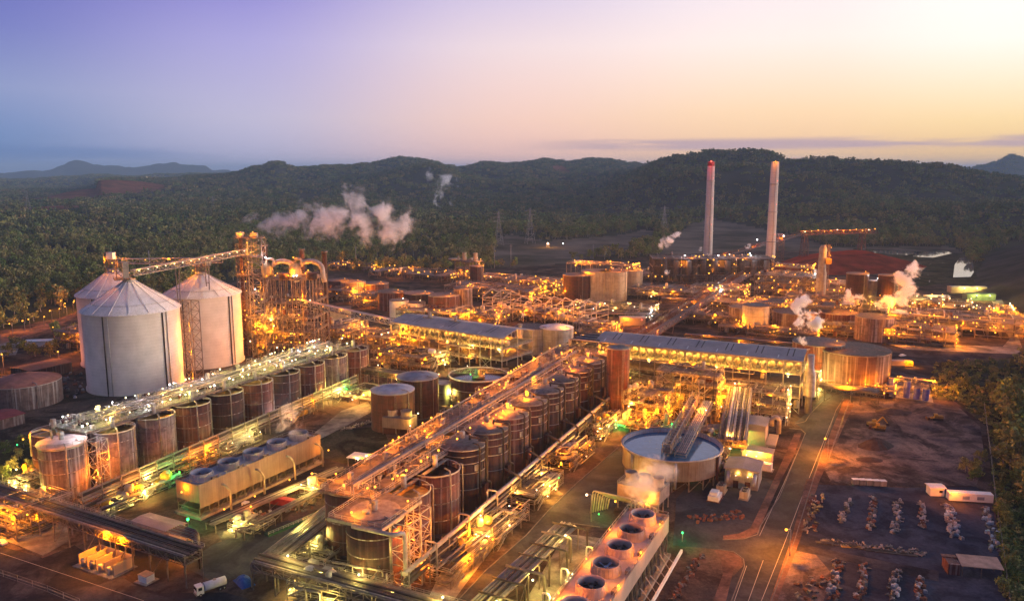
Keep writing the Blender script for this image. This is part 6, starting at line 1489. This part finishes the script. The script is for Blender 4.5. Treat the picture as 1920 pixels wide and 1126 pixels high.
# stacker bridge over the red pile
a_ = Vector(W3(1500, 437, 1090)); b_ = Vector(W3(1642, 441, 1120)); o = thing('stacker_bridge', 'long orange-lit travelling bridge over the red stockpile', 'conveyor', a_, math.atan2((b_ - a_).y, (b_ - a_).x)); Lb = math.hypot((b_ - a_).x, (b_ - a_).y)
M = MB(); M.truss((0, 0, -2), (Lb, 0, -2), 6, 5, 6, .7); M.build('truss', m_rust, o)
for x in (8, Lb * .82): M = MB(); M.mast(x, 0, -a_.z, -2, 9, 5, 8, .8); M.build('leg', m_rust, o)
for i in range(12): lamp(o, (Lb * (i + .5) / 12, -4, 2 + (i % 3)), 'o' if i % 5 else 'y', 3500 if i % 2 == 0 else 0, 1.2)
# red stockpile
def heap(name, label, cat, pts, h, m_, seed, kind=None, soft=.35):
    """long heap: outline on the ground in picture points, height profile over a grid"""
    P = [Vector(G(*p)) for p in pts]; xs = [p.x for p in P]; ys = [p.y for p in P]; nx, ny = 90, 60
    X, Y = np.meshgrid(np.linspace(min(xs), max(xs), nx), np.linspace(min(ys), max(ys), ny)); ins = inside([(p.x, p.y) for p in P], X, Y)
    D = np.full(X.shape, 1e9)
    for a, b in zip(P, P[1:] + P[:1]):
        dx, dy = b.x - a.x, b.y - a.y; t = np.clip(((X - a.x) * dx + (Y - a.y) * dy) / (dx * dx + dy * dy), 0, 1); D = np.minimum(D, np.hypot(X - a.x - t * dx, Y - a.y - t * dy))
    mx = D[ins].max(); Z = np.where(ins, np.minimum(1, D / (mx * soft * 2)) * h * (.72 + .5 * fbm(X / 60 + seed, Y / 60, 4)) + (fbm(X / 12, Y / 12, 3) - .45) * h * .12, -1.5)
    me = bpy.data.meshes.new(name); vs = np.stack([X, Y, Z], -1).reshape(-1, 3).tolist()
    me.from_pydata(vs, [], [(j * nx + i, j * nx + i + 1, (j + 1) * nx + i + 1, (j + 1) * nx + i) for j in range(ny - 1) for i in range(nx - 1)]); me.materials.append(m_); me.polygons.foreach_set('use_smooth', [True] * len(me.polygons))
    o = bpy.data.objects.new(name, me); COL.objects.link(o); return tag(o, label, cat, kind=kind)
m_ore = mat('red_ore', (0.24, .038, .022), .95, var=.35, scale=.05, col2=(.10, .018, .012), objvar=0, det=9, spec=0, speck=.4)
heap('ore_stockpile', 'huge dark red ore stockpile behind the power station', 'stockpile', [(1440, 512), (1465, 490), (1500, 478), (1620, 480), (1700, 488), (1740, 500), (1700, 512), (1560, 516)], 13, m_ore, 3)
heap('spoil_bank', None, None, [(1815, 560), (1835, 500), (1850, 478), (1900, 462), (2100, 455), (2200, 700), (1960, 640), (1930, 590), (1880, 560)], 30, mat('bank_earth', (.085, .07, .058), .95, var=.45, scale=.03, col2=(.04, .04, .028), objvar=0, det=11, spec=0, speck=.4), 8, 'structure', .5)
m_pond = mat('pond_water', (.16, .15, .16), .03, var=.2, scale=.05, objvar=0, spec=1.0)
sheet('pond', [(1787, 520), (1790, 496), (1800, 482), (1815, 480), (1826, 492), (1826, 510), (1820, 519)], .22, m_pond)
sheet('pond', [(1630, 469), (1690, 470), (1735, 473), (1700, 478), (1640, 474)], .22, m_pond)
sheet('pond', [(1712, 481), (1720, 472), (1775, 470), (1785, 475), (1750, 483)], .22, m_pond)
sheet('basin_ground', [(1700, 540), (1780, 530), (1850, 540), (1840, 500), (1830, 476), (1600, 465), (1600, 482)], .12, m_grass)
sheet('perimeter_road', [(1860, 530), (1878, 560), (1905, 620), (1918, 655), (1905, 664), (1700, 655), (1650, 640), (1655, 632), (1780, 646), (1880, 650), (1893, 635), (1872, 590), (1850, 545)], .14, m_conc)
sheet('stock_ground', [(1640, 648), (1900, 664), (1880, 690), (1760, 690), (1740, 742), (1600, 735), (1560, 715)], .11, m_asph2)
sheet('scrub_ground', [(1752, 680), (1860, 672), (1925, 668), (2000, 1300), (1892, 1140), (1862, 930), (1850, 800), (1790, 752), (1745, 748)], .13, m_grass)
sheet('red_yard', [(1100, 595), (1200, 600), (1240, 612), (1200, 628), (1110, 615)], .13, m_red)
sheet('substation_ground', [(1100, 575), (1230, 575), (1240, 598), (1110, 592)], .12, m_grass)
# process fields behind: (px, py base, L, W, levels, label, opts)
UN = [
 (700, 655, 26, 46, [6, 12], 'orange-lit process deck between the left tank row and the filter building', dict(lampk='oyw', lights=9, lamps=24)),
 (770, 690, 22, 44, [5, 10], 'dark pipe-crowded deck with pale valves in front of the filter building', dict(lampk='oyl', lights=6, lamps=16, vm=(m_white, m_galv, m_rust))),
 (905, 668, 18, 34, [5, 10], 'narrow frame with a pink box between the filter building and the thickener', dict(lampk='oy', lights=5, lamps=10)),
 (720, 575, 26, 50, [6, 11], 'dark pipe bridge block left of the floodlit white tanks', dict(lights=5, lamps=14, lk='o', lampk='oyw')),
 (820, 600, 30, 60, [5, 9], 'orange-lit clutter of decks behind the filter building roof', dict(lights=7, lamps=24)),
 (930, 560, 40, 90, [6, 12], 'wide orange-lit frame behind the open gables', dict(lights=8, lamps=34, bay=9, t=.45)),
 (790, 520, 50, 110, [7], 'long low line of orange lamps behind the brown tanks', dict(lights=8, lamps=40, bay=12, fill=.5, ls=.85)),
 (670, 505, 40, 70, [6], 'farthest line of orange lamps right of the tall dark stack', dict(lights=5, lamps=26, bay=12, fill=.4, ls=.85)),
 (980, 530, 40, 110, [5], 'low dark strip of pipes and lamps left of the cream tanks', dict(lights=6, lamps=26, bay=12, fill=.5, ls=.8, lampk='oyw')),
 (1130, 545, 24, 70, [27], 'lit catwalks over the tops of the cream tank cluster', dict(lights=8, lamps=34, bay=12, fill=.2, ls=.9, vessels=10, brace=.1)),
 (1150, 590, 26, 70, [4, 8], 'white and yellow lit switchyard in front of the cream tanks', dict(lights=8, lamps=20, lk='y', lampk='yw', bay=10, fill=.3)),
 (1265, 560, 40, 80, [5, 10], 'dark pipework field with scattered lamps below the power station', dict(lights=8, lamps=30, bay=10, lampk='oyw', ls=.8)),
 (1400, 590, 34, 60, [6, 12], 'orange-lit decks over the left of the right-hand tank field', dict(lights=10, lamps=34, bay=9)),
 (1480, 555, 36, 60, [7, 14, 21], 'orange-lit frame between the right chimney and the grey column vessel', dict(lights=10, lamps=40, bay=9, ls=.8, lampk='ooow')),
 (1560, 560, 30, 44, [8, 16], 'frame with an orange inclined chute right of the grey column vessel', dict(lights=8, lamps=24, bay=9, ls=.8)),
 (1530, 612, 26, 100, [18], 'lit catwalk over the brown tanks of the right-hand field', dict(lights=10, lamps=40, bay=12, fill=.35, brace=.1)),
 (1690, 585, 30, 60, [7, 13], 'steaming process deck right of the right-hand tank field', dict(lights=8, lamps=26, bay=8, lampk='oyl')),
 (1790, 620, 44, 90, [6, 12], 'broad orange-lit process frame at the far right, nearest row', dict(lights=14, lamps=60, bay=8, pipes=40, vessels=20, power=3800)),
 (1790, 590, 34, 80, [8], 'broad orange-lit process frame at the far right, back row', dict(lights=8, lamps=34, bay=10, lk='y', lampk='oy')),
 (1700, 640, 26, 60, [5, 11], 'orange-lit frame between the very wide tank and the far right frames', dict(lights=9, lamps=26, bay=8)),
 (1590, 735, 12, 46, [4.5], 'orange glowing pipe floor under the bridge at the foot of the very wide tank', dict(lights=8, lamps=16, bay=7, pipes=40, power=800)),
 (1480, 735, 20, 30, [5, 11], 'corner frame of the biggest building beside the road bend', dict(lights=5, lamps=10, lk='l', lampk='yl', col=m_galv)),
 (1230, 745, 22, 26, [5, 10], 'orange-lit silver vessels under the left end of the biggest building', dict(lights=7, lamps=12, vm=(m_galv, m_cream), lampk='oyg')),
 (1120, 640, 20, 30, [7, 13], 'orange-lit frame with a round bin between the two long roofs', dict(lights=6, lamps=12)),
 (560, 700, 16, 60, [4], 'low lamps and pipes at the far foot of the left tank row', dict(lights=4, lamps=8, lk='o')),
 (690, 745, 24, 22, [3], 'yellow-lit pumps beyond the far end of the left tank row', dict(lights=6, lamps=10, lk='y', lampk='oyl', fill=.2)),
 (870, 745, 30, 18, [3], 'yellow and green lit pumps under the thickener', dict(lights=4, lamps=8, lk='l', lampk='oyg', fill=.2)),
 (1180, 800, 16, 20, [4], 'orange-lit yellow pit of pipes left of the round water tank', dict(lights=5, lamps=8, lk='o', power=2600, fill=.3)),
 (1060, 560, 20, 40, [5], 'pipes with lamps between the open gables and the cream tanks', dict(lights=4, lamps=12, lk='o')),
 (1010, 600, 18, 40, [5, 9], 'dim frame behind the two squat grey tanks', dict(lights=4, lamps=12)),
 (1000, 545, 24, 60, [6, 11], 'brown pipe decks between the twin vents and the open gables', dict(lights=6, lamps=26, ls=.8)),
 (1330, 605, 22, 60, [4, 8], 'orange-lit pipe decks right of the broad conveyor foot', dict(lights=8, lamps=26)),
 (1440, 628, 16, 70, [5], 'low orange-lit decks right behind the biggest roof', dict(lights=8, lamps=22)),
 (1580, 630, 14, 50, [5, 9], 'orange-lit decks at the feet of the right-hand tanks', dict(lights=7, lamps=22)),
 (1350, 560, 30, 50, [6, 12], 'pipe decks just below the right power station block', dict(lights=6, lamps=26, ls=.85)),
 (1200, 520, 40, 60, [6], 'dark rack field left below the power station', dict(lights=6, lamps=22, bay=10, ls=.9, lampk='oyw')),
 (1470, 525, 30, 60, [8, 16], 'orange-lit clutter around the foot of the right chimney', dict(lights=8, lamps=34, bay=9, ls=.95)),
 (1530, 580, 24, 50, [6, 12], 'orange-lit decks below the grey column vessel', dict(lights=7, lamps=26)),
 (1640, 560, 24, 50, [6, 12], 'orange-lit decks at the feet of the dark narrow tanks', dict(lights=7, lamps=24)),
 (1760, 575, 30, 50, [5], 'low yellow-lit racks before the far right sheds', dict(lights=6, lamps=20, lk='y', lampk='oyl')),
 (1860, 600, 30, 30, [5, 9], 'last orange-lit frame beside the far right road', dict(lights=6, lamps=18)),
 (900, 610, 26, 40, [6, 11], 'orange-lit decks between the filter building roof and the gables', dict(lights=7, lamps=22)),
 (640, 560, 26, 40, [5, 10], 'orange-lit decks between the dark stack and the cream box building', dict(lights=6, lamps=22)),
 (1120, 700, 14, 26, [6, 12, 18], 'pipe frame between the pale platform and the brown end tank', dict(lights=6, lamps=14)),
 (150, 650, 20, 24, [6, 12], 'orange glowing frame half hidden at the left of the silos', dict(lights=5, lamps=10, power=4200)),
]
for i, (px_, py_, L_, W_, lv, lb, kw) in enumerate(UN):
    d_ = dict(pipes=18, vessels=8, lamps=16, lights=6, power=2300, bay=7, fill=.7, t=.35); d_.update(kw)
    d_['lights'] = int(d_['lights'] * 1.3); d_['lamps'] = int(d_['lamps'] * 1.25)
    if py_ < 620: d_['power'] = d_['power'] * 1.2
    unit('process_structure', lb, 'process structure', G(px_, py_), L_, W_, lv, 300 + i, **d_)
# pipe bridges of the right-hand field
rack('pipe_bridge', 'long brown pipe bridge from the broad conveyor to the right-hand tank field', G(1285, 628, 8), G(1650, 660, 8), 8, n=5, w=6, pr=.5, post=12, pm=m_pipe, seed=41, rows=2, lk='o', nl=5, power=2500)
rack('pipe_bridge', 'pipe bridge running along the foot of the very wide tank over the orange floor', G(1515, 724, 6), G(1648, 738, 6), 7, n=6, w=8, pr=.5, post=9, pm=m_steel, seed=42, rows=1, truss=True)
rack('pipe_rack', 'dark pipe rack in front of the power station', G(1240, 560, 8), G(1560, 575, 8), 8, n=5, w=8, pr=.6, post=14, pm=m_pipedk, seed=43, rows=2, lk='o', nl=7, power=2600)
rack('pipe_rack', 'rack of pipes behind the long roofs from the gables to the switchyard', G(1010, 585, 6), G(1240, 590, 6), 6, n=5, w=6, pr=.4, post=12, seed=44, rows=1)
rack('pipe_rack', 'dark pipe bridge right of the farthest left tank, in front of the filter building', G(668, 690, 8), G(850, 718, 8), 9, n=7, w=8, pr=.4, post=9, pm=m_steel, seed=45, rows=2, truss=True, lk='y', nl=3, power=900)
rack('pipe_rack', 'brown rack of pipes under the left part of the biggest building', G(1170, 700, 9), G(1300, 725, 9), 10, n=7, w=8, pr=.4, post=8, pm=m_steel, seed=46, rows=3)
# blue tanks on the yellow pad
sheet('yellow_pad', [(1655, 742), (1662, 715), (1742, 722), (1750, 755)], .2, m_conc)
for i, (px_, py_, h_) in enumerate(((1668, 738, 9.5), (1699, 745, 9.5), (1718, 748, 6.5), (1735, 750, 6.5))):
    o = tank(['leftmost', 'second', 'third', 'rightmost'][i] + ' of four small blue tanks on the orange-lit pad', G(px_, py_), 1.6, h_, mat('blue_tank', (.10, .11, .42), .5, objvar=.05), name='blue_tank', roof='flat', group='small blue tanks on the pad', ladder=False)
unit('dosing_structure', 'orange-lit frame behind the four small blue tanks', 'process structure', G(1704, 733), 6, 24, [5], 95, bay=6, pipes=14, vessels=3, lamps=7, lights=6, power=2600, fill=.4, t=.2)
# lit sheds far right
for i, (px_, py_, L_, m_, lb) in enumerate(((1812, 548, 34, m_roof, 'long lit shed at the right beyond the process frames'), (1835, 562, 26, mat('green_shed', (.10, .16, .12), .7), 'dark green shed with two bright lamps at the far right'), (1755, 566, 20, m_white, 'white roofed shed left of the green one'), (1185, 608, 20, m_wallc, 'small orange-lit hut with a red lamp near the broad conveyor'))):
    o = shed('shed', lb, G(px_, py_), R(-4), L_, 9, 6, .5, m_ if i != 3 else m_roofpk, m_ if i in (1, 2) else m_wallc); lamp(o, (-5, -6, 5), 'l' if i < 3 else 'o', 3500, .9)
    if i != 2: lamp(o, (7, -6, 5), 'l' if i < 3 else 'r', 2500 if i < 3 else 0, .9)
# parked cars
def car(label, p, rz, m_):
    o = thing('parked_car', label, 'car', (p[0], p[1], .12), rz)
    M = MB(); M.b2(-2.2, 2.2, -.9, .9, .35, 1.0); M.add([(-1.6, -.85, 1), (1.2, -.85, 1), (1.2, .85, 1), (-1.6, .85, 1), (-1.2, -.7, 1.55), (.5, -.7, 1.55), (.5, .7, 1.55), (-1.2, .7, 1.55)], [(4, 5, 6, 7), (0, 1, 5, 4), (1, 2, 6, 5), (2, 3, 7, 6), (3, 0, 4, 7)]); M.build('body', m_, o)
    M = MB(); M.add([(1.21, -.75, 1.02), (1.21, .75, 1.02), (.56, .65, 1.5), (.56, -.65, 1.5)], [(0, 1, 2, 3)]); M.build('windscreen', m_glass, o)
    for x in (-1.4, 1.4):
        for y in (-.85, .85): wheel(o, x, y, .34, .22)
car('white car parked alone on the ground right of the very wide tank', G(1692, 668), R(20), m_white)
car('white pickup at the edge of the far left road', G(3, 1020), R(150), m_white)
o = thing('low_shed', 'long low cream shed with one orange-lit end, near the lone white car', 'shed', (*G(1672, 684)[:2], 0), R(-6)); M = MB(); M.b2(-12, 7, -2, 2, 0, 3); M.build('wall', m_wallc, o); M = MB(); M.b2(-12.3, 7.3, -2.3, 2.3, 3, 3.2); M.build('roof', m_roofpk, o); M = MB(); M.b2(7.4, 12, -2, 2, 0, 3.2); M.build('annex', m_yel, o); lamp(o, (10, -3, 3), 'o', 2500, .5)
# left side: sheds, road lamps
shed('brown_shed', 'low brown shed at the left edge below the squat stained tank', G(5, 795), ST, 12, 16, 5, .8, mat('red_roof', (.22, .05, .05), .8), m_rustpale)
shed('brown_shed', 'long brown roofed shed between the squat tank and the silos', G(80, 702), ST, 26, 18, 6, .8, mat('brown_roof', (.16, .10, .08), .8), m_rust)
shed('pale_hut', 'pale hut with yellow lamps among the trees at far left', G(75, 648), R(10), 16, 7, 4, .6, m_white, m_white)
lamp(bpy.data.objects[-1] if False else o, (-9, -3, 3.4), 'y', 0, .4)
sheet('gravel_road', [(-60, 640), (0, 628), (90, 606), (155, 580), (158, 586), (100, 615), (0, 645), (-60, 660)], .14, m_red)
sheet('pale_ground', [(-60, 648), (20, 634), (40, 640), (30, 665), (-60, 672)], .12, m_conc)
for i, (px_, py_) in enumerate(((24, 626), (47, 620), (57, 617), (83, 612), (98, 600), (112, 596), (120, 586), (126, 592), (138, 583), (144, 580), (115, 580), (150, 578))):
    o = thing('street_lamp', 'orange street lamp on the gravel road climbing past the left silos', 'street lamp', (*G(px_, py_)[:2], 0), rn_.uniform(0, 6), 'orange lamps along the gravel road'); M = MB(); M.pipe([(0, 0, 0), (0, 0, 8), (1.4, 0, 8.3)], .14, 6); M.build('pole', m_galv, o); lamp(o, (1.5, 0, 8), 'o', 2600 if i % 2 == 0 else 900, .9, 'lamp_head')
o = thing('street_lamp', 'lone orange lamp beside the squat stained tank at left', 'street lamp', (*G(8, 700)[:2], 0), 0); M = MB(); M.tube([(0, 0, 0), (0, 0, 12)], .14, 6); M.build('pole', m_galv, o); lamp(o, (0, -.5, 12), 'o', 7000, .9, 'lamp_head')
o = thing('street_lamp', 'pale lamp on the dark ground between the squat tank and the silos', 'street lamp', (*G(112, 685)[:2], 0), 0); M = MB(); M.tube([(0, 0, 0), (0, 0, 9)], .14, 6); M.build('pole', m_galv, o); lamp(o, (0, -.5, 9), 'p', 2500, .9, 'lamp_head')
o = thing('farm_light', 'cluster of lit sheds far away beside the red mound', 'shed', (*G(283, 360)[:2], height(*G(283, 360)) + 1), 0); M = MB(); M.b2(-40, 30, -10, 10, 0, 9); M.build('wall', m_wallc, o); lamp(o, (-10, -14, 9), 'y', 30000, 9); lamp(o, (24, -14, 9), 'o', 0, 6)
o = thing('guard_hut', 'tiny bright yellow hut in the pale field behind the plant', 'hut', (*G(1027, 463)[:2], height(*G(1027, 463))), 0); M = MB(); M.b2(-3, 3, -2, 2, 0, 5); M.build('wall', m_wallc, o); lamp(o, (0, -3, 6), 'y', 6000, 3.2); lamp(o, (24, -4, 6), 'w', 0, 1.5)
# power pylons and poles
def pylon(label, px_, Y_, py_top, arms=3):
    x = W3(px_, 400, Y_)[0]; z0 = float(height(x, Y_)); zt_ = W3(px_, py_top, Y_)[2]; h = zt_ - z0
    o = thing('power_pylon', label, 'pylon', (x, Y_, z0), R(20)); M = MB(); M.mast(0, 0, 0, h * .7, h * .24, h * .06, h * .14, .35); M.mast(0, 0, h * .7, h, h * .06, h * .02, h * .1, .3); M.build('tower', m_galv, o)
    for k in range(arms): M = MB(); z = h * (.7 + .11 * k); M.beam((-h * .17, 0, z), (h * .17, 0, z), .4); M.beam((-h * .17, 0, z), (0, 0, z + h * .05), .25); M.beam((h * .17, 0, z), (0, 0, z + h * .05), .25); M.build('cross_arm', m_galv, o)
pylon('lattice pylon standing in the pale field behind the plant', 994, 1330, 390)
pylon('lattice pylon at the forest edge left of the pale field', 935, 1300, 396)
pylon('faint lattice pylon in the forest left of the left chimney', 1246, 1500, 386)
pylon('pylon in the forest above the conveyor galleries', 400, 2300, 367)
pylon('pylon among the trees at the far left', 54, 2100, 357)
for i, (px_, pt, pb) in enumerate(((927, 462, 503), (958, 458, 500), (1112, 458, 485), (1138, 462, 482), (284, 470, 545), (668, 462, 505))):
    g_ = G(px_, pb); o = thing('utility_pole', ['left of two bare poles at the forest edge behind the gables', 'right of two bare poles at the forest edge behind the gables', 'tall pole left behind the cream tanks', 'pole right behind the cream tanks', 'thin pole in the trees behind the silos', 'thin pole under the large steam cloud'][i], 'pole', (*g_, 0)); M = MB(); M.tube([(0, 0, -2), (0, 0, zat(g_[1], pt))], .35, 6); M.beam((-2, 0, zat(g_[1], pt) - 2), (2, 0, zat(g_[1], pt) - 2), .25); M.build('pole', m_galv, o)
# single trees near the plant
TREES = {}
def tree(label, px_, py_, k, s_, group=None):
    key = k
    o = thing('tree', label, 'tree', (*G(px_, py_)[:2], 0), rn_.uniform(0, 6.28), group)
    if key not in TREES:
        r_ = random.Random(400 + k); A = crown_mb(r_, 9.5, 4.6, 20, 34, .42, .22); B = trunk_mb(r_, 9.5, 4.2, .25)
        a_ = bpy.data.meshes.new('crown'); a_.from_pydata(A.v, [], A.f); a_.materials.append(m_leaf if k % 2 else m_leaf2)
        b_ = bpy.data.meshes.new('trunk'); b_.from_pydata(B.v, [], B.f); b_.materials.append(m_bark); TREES[key] = (a_, b_)
    for nm, me in zip(('crown', 'trunk'), TREES[key]): q = bpy.data.objects.new(nm, me); COL.objects.link(q); q.parent = o
    o.scale = (s_, s_, s_ * rn_.uniform(.85, 1.15)); return o
for i, (px_, py_) in enumerate(((30, 655), (52, 662), (66, 668), (100, 655), (118, 640), (128, 650), (95, 670), (140, 635), (15, 668), (108, 628))): tree('bushy dark tree beside the gravel road left of the silos', px_, py_, i % 4, rn_.uniform(.8, 1.2), 'trees by the gravel road')
for i, (px_, py_) in enumerate(((10, 850), (35, 862), (60, 880), (22, 885), (5, 900), (70, 850), (45, 838), (78, 900), (-15, 870), (62, 905))): tree('leafy tree on the grassy patch left of the nearest left tank', px_, py_, i % 4, rn_.uniform(.55, .85), 'trees left of the nearest left tank')
lamp(thing('green_glow_lamp', 'yellow green lamp among the trees left of the nearest left tank', 'lamp', (*G(32, 893)[:2], 0)), (0, 0, 3), 'l', 1800, .6, 'lamp_head')
sheet('grass_bank', [(-60, 830), (60, 820), (85, 860), (95, 925), (-60, 930)], .1, m_grass)
for i in range(58):
    t_ = rn_.random(); px_ = 1762 + rn_.random() * 150; py_ = 682 + rn_.random() * 70
    if i > 26: px_, py_ = 1868 + rn_.random() * 60 + (i % 3) * 6, 740 + rn_.random() * 380
    tree('scrubby tree in the dark strip of bush along the right edge' if i > 26 else 'scrubby tree on the rough ground behind the earth yard', px_, py_, i % 4, rn_.uniform(.32, .62), 'trees along the right edge' if i > 26 else 'trees behind the earth yard')
for i, (px_, py_) in enumerate(((1120, 480), (1130, 476), (1745, 610), (1108, 484), (1838, 870), (1832, 890), (1825, 900), (1810, 885))): tree(['dark tree with a lone crown behind the cream tanks', 'small tree right beside the lone one behind the cream tanks', 'small tree in the far right process field', 'low tree left of the lone one behind the cream tanks', 'uppermost green bush above the site trailer', 'second green bush above the site trailer', 'lowest green bush above the site trailer', 'leftmost green bush above the site trailer'][i], px_, py_, i % 4, 1.4 if i in (0, 1, 3) else .6)
# low bushes as ground cover at the right edge
scat = []
for i in range(2600):
    px_ = 1745 + rn_.random() * 230; py_ = 675 + rn_.random() * 470
    if inside([(1752, 680), (1860, 672), (1960, 668), (1990, 1140), (1896, 1140), (1866, 930), (1856, 800), (1795, 752), (1748, 748)], np.array(px_), np.array(py_)): scat.append((*G(px_, py_), .1))
bush = bpy.data.collections.new('bush_kinds')
for i in range(3):
    A = crown_mb(random.Random(i), 1.8, 1.8, 6, 16, .32, .0); me = bpy.data.meshes.new('bush'); me.from_pydata(A.v, [], A.f); me.materials.append(m_leaf2 if i else m_leaf); q = bpy.data.objects.new('bush', me); bush.objects.link(q)
me = bpy.data.meshes.new('undergrowth'); me.from_pydata(scat, [], []); o = bpy.data.objects.new('undergrowth', me); COL.objects.link(o); o.modifiers.new('scatter', 'NODES').node_group = scatter_group(bush, 'undergrowth'); tag(o, 'rough undergrowth along the right edge', 'undergrowth', kind='stuff')

# ------------------------------------------------------------------ steam
def steam_mat(key, dens, nscale, thr, col=(1, 1, 1), soft=.35, warp=.5, aniso=.2, bias=.08):
    m = bpy.data.materials.new(key); m.use_nodes = True; t = m.node_tree; t.nodes.clear(); n = t.nodes.new; l = t.links.new
    out = n('ShaderNodeOutputMaterial'); pv = n('ShaderNodeVolumePrincipled'); l(pv.outputs[0], out.inputs['Volume'])
    pv.inputs['Color'].default_value = (*col, 1); pv.inputs['Anisotropy'].default_value = aniso
    tcn = n('ShaderNodeTexCoord'); gm = n('ShaderNodeNewGeometry'); oi = n('ShaderNodeObjectInfo')
    ns = n('ShaderNodeTexNoise'); ns.inputs['Scale'].default_value = nscale; ns.inputs['Detail'].default_value = 5; ns.inputs['Roughness'].default_value = .64; ns.inputs['Distortion'].default_value = .4; l(gm.outputs['Position'], ns.inputs['Vector'])
    ln = n('ShaderNodeVectorMath'); ln.operation = 'LENGTH'; l(tcn.outputs['Object'], ln.inputs[0])
    fa = n('ShaderNodeMapRange'); l(ln.outputs['Value'], fa.inputs[0]); fa.inputs[1].default_value = .15; fa.inputs[2].default_value = 1.0; fa.inputs[3].default_value = bias; fa.inputs[4].default_value = -.50
    ad = n('ShaderNodeMath'); ad.operation = 'ADD'; nc_ = n('ShaderNodeMath'); nc_.operation = 'MULTIPLY_ADD'; l(ns.outputs[0], nc_.inputs[0]); nc_.inputs[1].default_value = 2.8; nc_.inputs[2].default_value = -.90; l(nc_.outputs[0], ad.inputs[0]); l(fa.outputs[0], ad.inputs[1])
    mr_ = n('ShaderNodeMapRange'); mr_.interpolation_type = 'SMOOTHSTEP'; l(ad.outputs[0], mr_.inputs[0]); mr_.inputs[1].default_value = thr; mr_.inputs[2].default_value = thr + soft; mr_.inputs[3].default_value = 0; mr_.inputs[4].default_value = dens
    l(mr_.outputs[0], pv.inputs['Density']); return m
def ico(name, m_):
    bm = bmesh.new(); bmesh.ops.create_icosphere(bm, subdivisions=3, radius=1.0); me = bpy.data.meshes.new(name); bm.to_mesh(me); bm.free(); me.materials.append(m_); return me
def steam(label, puffs, dens, nscale, thr=.48, soft=.12, col=(1, 1, 1), bias=.08):
    """puffs: (px, py, Y, half width px, half height px, tilt degrees)"""
    me = ico('puff', steam_mat('steam', dens, nscale, thr, col, soft, bias=bias)); c0 = W3(puffs[0][0], puffs[0][1], puffs[0][2])
    o = thing('steam_plume', label, 'steam', c0, kind='stuff')
    for (px_, py_, Y_, hw, hh, tl) in puffs:
        c = Vector(W3(px_, py_, Y_)) - Vector(c0); k = Y_ / FPX; q = bpy.data.objects.new('puff', me); COL.objects.link(q); q.parent = o; q.location = c
        hw *= 1.25; hh *= 1.25; q.scale = (hw * k, max(min(hw, hh) * k, hw * k * .35), hh * k); q.rotation_euler = (0, R(tl), 0)
STEAM = 1
if STEAM:
    steam('big white steam cloud drifting low over the forest behind the left plant', [(580, 412, 760, 108, 34, -6), (660, 422, 750, 96, 38, 4), (728, 424, 760, 72, 32, -10), (668, 382, 765, 24, 40, -12), (715, 398, 770, 30, 28, 10), (722, 450, 755, 20, 28, 12)], .13, .055, .34, .42)
    steam('small steam puff far behind, over the forest', [(828, 354, 1500, 34, 34, 20), (808, 330, 1500, 12, 24, 0)], .08, .03, .45, .25)
    steam('dense white steam column rising from the right end of the biggest building', [(1507, 632, 425, 14, 24, 6), (1514, 602, 425, 32, 34, -10), (1506, 575, 425, 24, 24, 10), (1534, 602, 425, 28, 20, -25)], .8, .13, .46, .22)
    steam('large steam plume leaning right over the far right process deck', [(1668, 560, 600, 32, 30, 15), (1692, 532, 600, 38, 32, 25), (1726, 510, 600, 38, 24, -20), (1695, 585, 600, 44, 16, 0)], .45, .075, .46, .22)
    steam('low steam puff left of the large right plume', [(1598, 566, 610, 32, 16, -15), (1592, 555, 610, 12, 18, 0)], .4, .11, .46, .22)
    steam('thin slanting wisp of steam left of the chimneys', [(1250, 454, 900, 22, 12, -38), (1268, 440, 900, 20, 12, -50), (1284, 428, 900, 24, 9, -45)], .30, .06, .44, .22)
    steam('small wisp between the chimneys', [(1402, 465, 1000, 14, 7, -18), (1314, 462, 1000, 5, 10, 0)], .2, .08, .48)
    steam('faint smoke streaming right from the top of the right chimney', [(1462, 297, 950, 16, 7, -20), (1490, 296, 950, 40, 7, 0)], .07, .05, .46)
    steam('short steam wisp above the slim vent pipe', [(978, 594, 470, 6, 12, 14)], .6, .3, .46)
    steam('grey steam over the dark pipework field', [(1305, 538, 660, 14, 18, 0)], .15, .12, .50)
    steam('small steam puff before the left power station block', [(1248, 508, 800, 8, 13, 0)], .3, .12, .48)
    steam('orange-lit steam drifting over the nearest right cooling tower stacks', [(1215, 915, 262, 54, 50, 20), (1238, 878, 270, 48, 34, 10), (1190, 952, 255, 40, 34, 0)], .14, .10, .42, .3)
    steam('orange glowing steam over the last fan of the left cooling tower', [(548, 795, 300, 34, 34, 5), (455, 828, 295, 36, 22, 0)], .14, .13, .42, .25)
    steam('faint steam in front of the left tank row', [(480, 760, 330, 60, 34, -20), (570, 720, 350, 40, 22, -20)], .022, .08, .46, .2)
    steam('wisps of steam over the right end of the biggest roof', [(1420, 652, 425, 26, 9, 0), (1470, 660, 425, 20, 9, 0)], .25, .22, .50)

# ------------------------------------------------------------------ haze
HAZE = 1
if HAZE:
    M = MB(); M.b2(-34000, 34000, -4000, 34500, -60, 330)
    m = bpy.data.materials.new('haze_air'); m.use_nodes = True; t = m.node_tree; t.nodes.clear()
    pv = t.nodes.new('ShaderNodeVolumePrincipled'); pv.inputs['Density'].default_value = 6.2e-5; pv.inputs['Color'].default_value = (.52, .74, 1.0, 1); pv.inputs['Anisotropy'].default_value = 0.0
    out = t.nodes.new('ShaderNodeOutputMaterial'); t.links.new(pv.outputs[0], out.inputs['Volume'])
    tag(M.build('haze', m), kind='stuff')
print('lamps', NL, 'objects', len(bpy.data.objects))
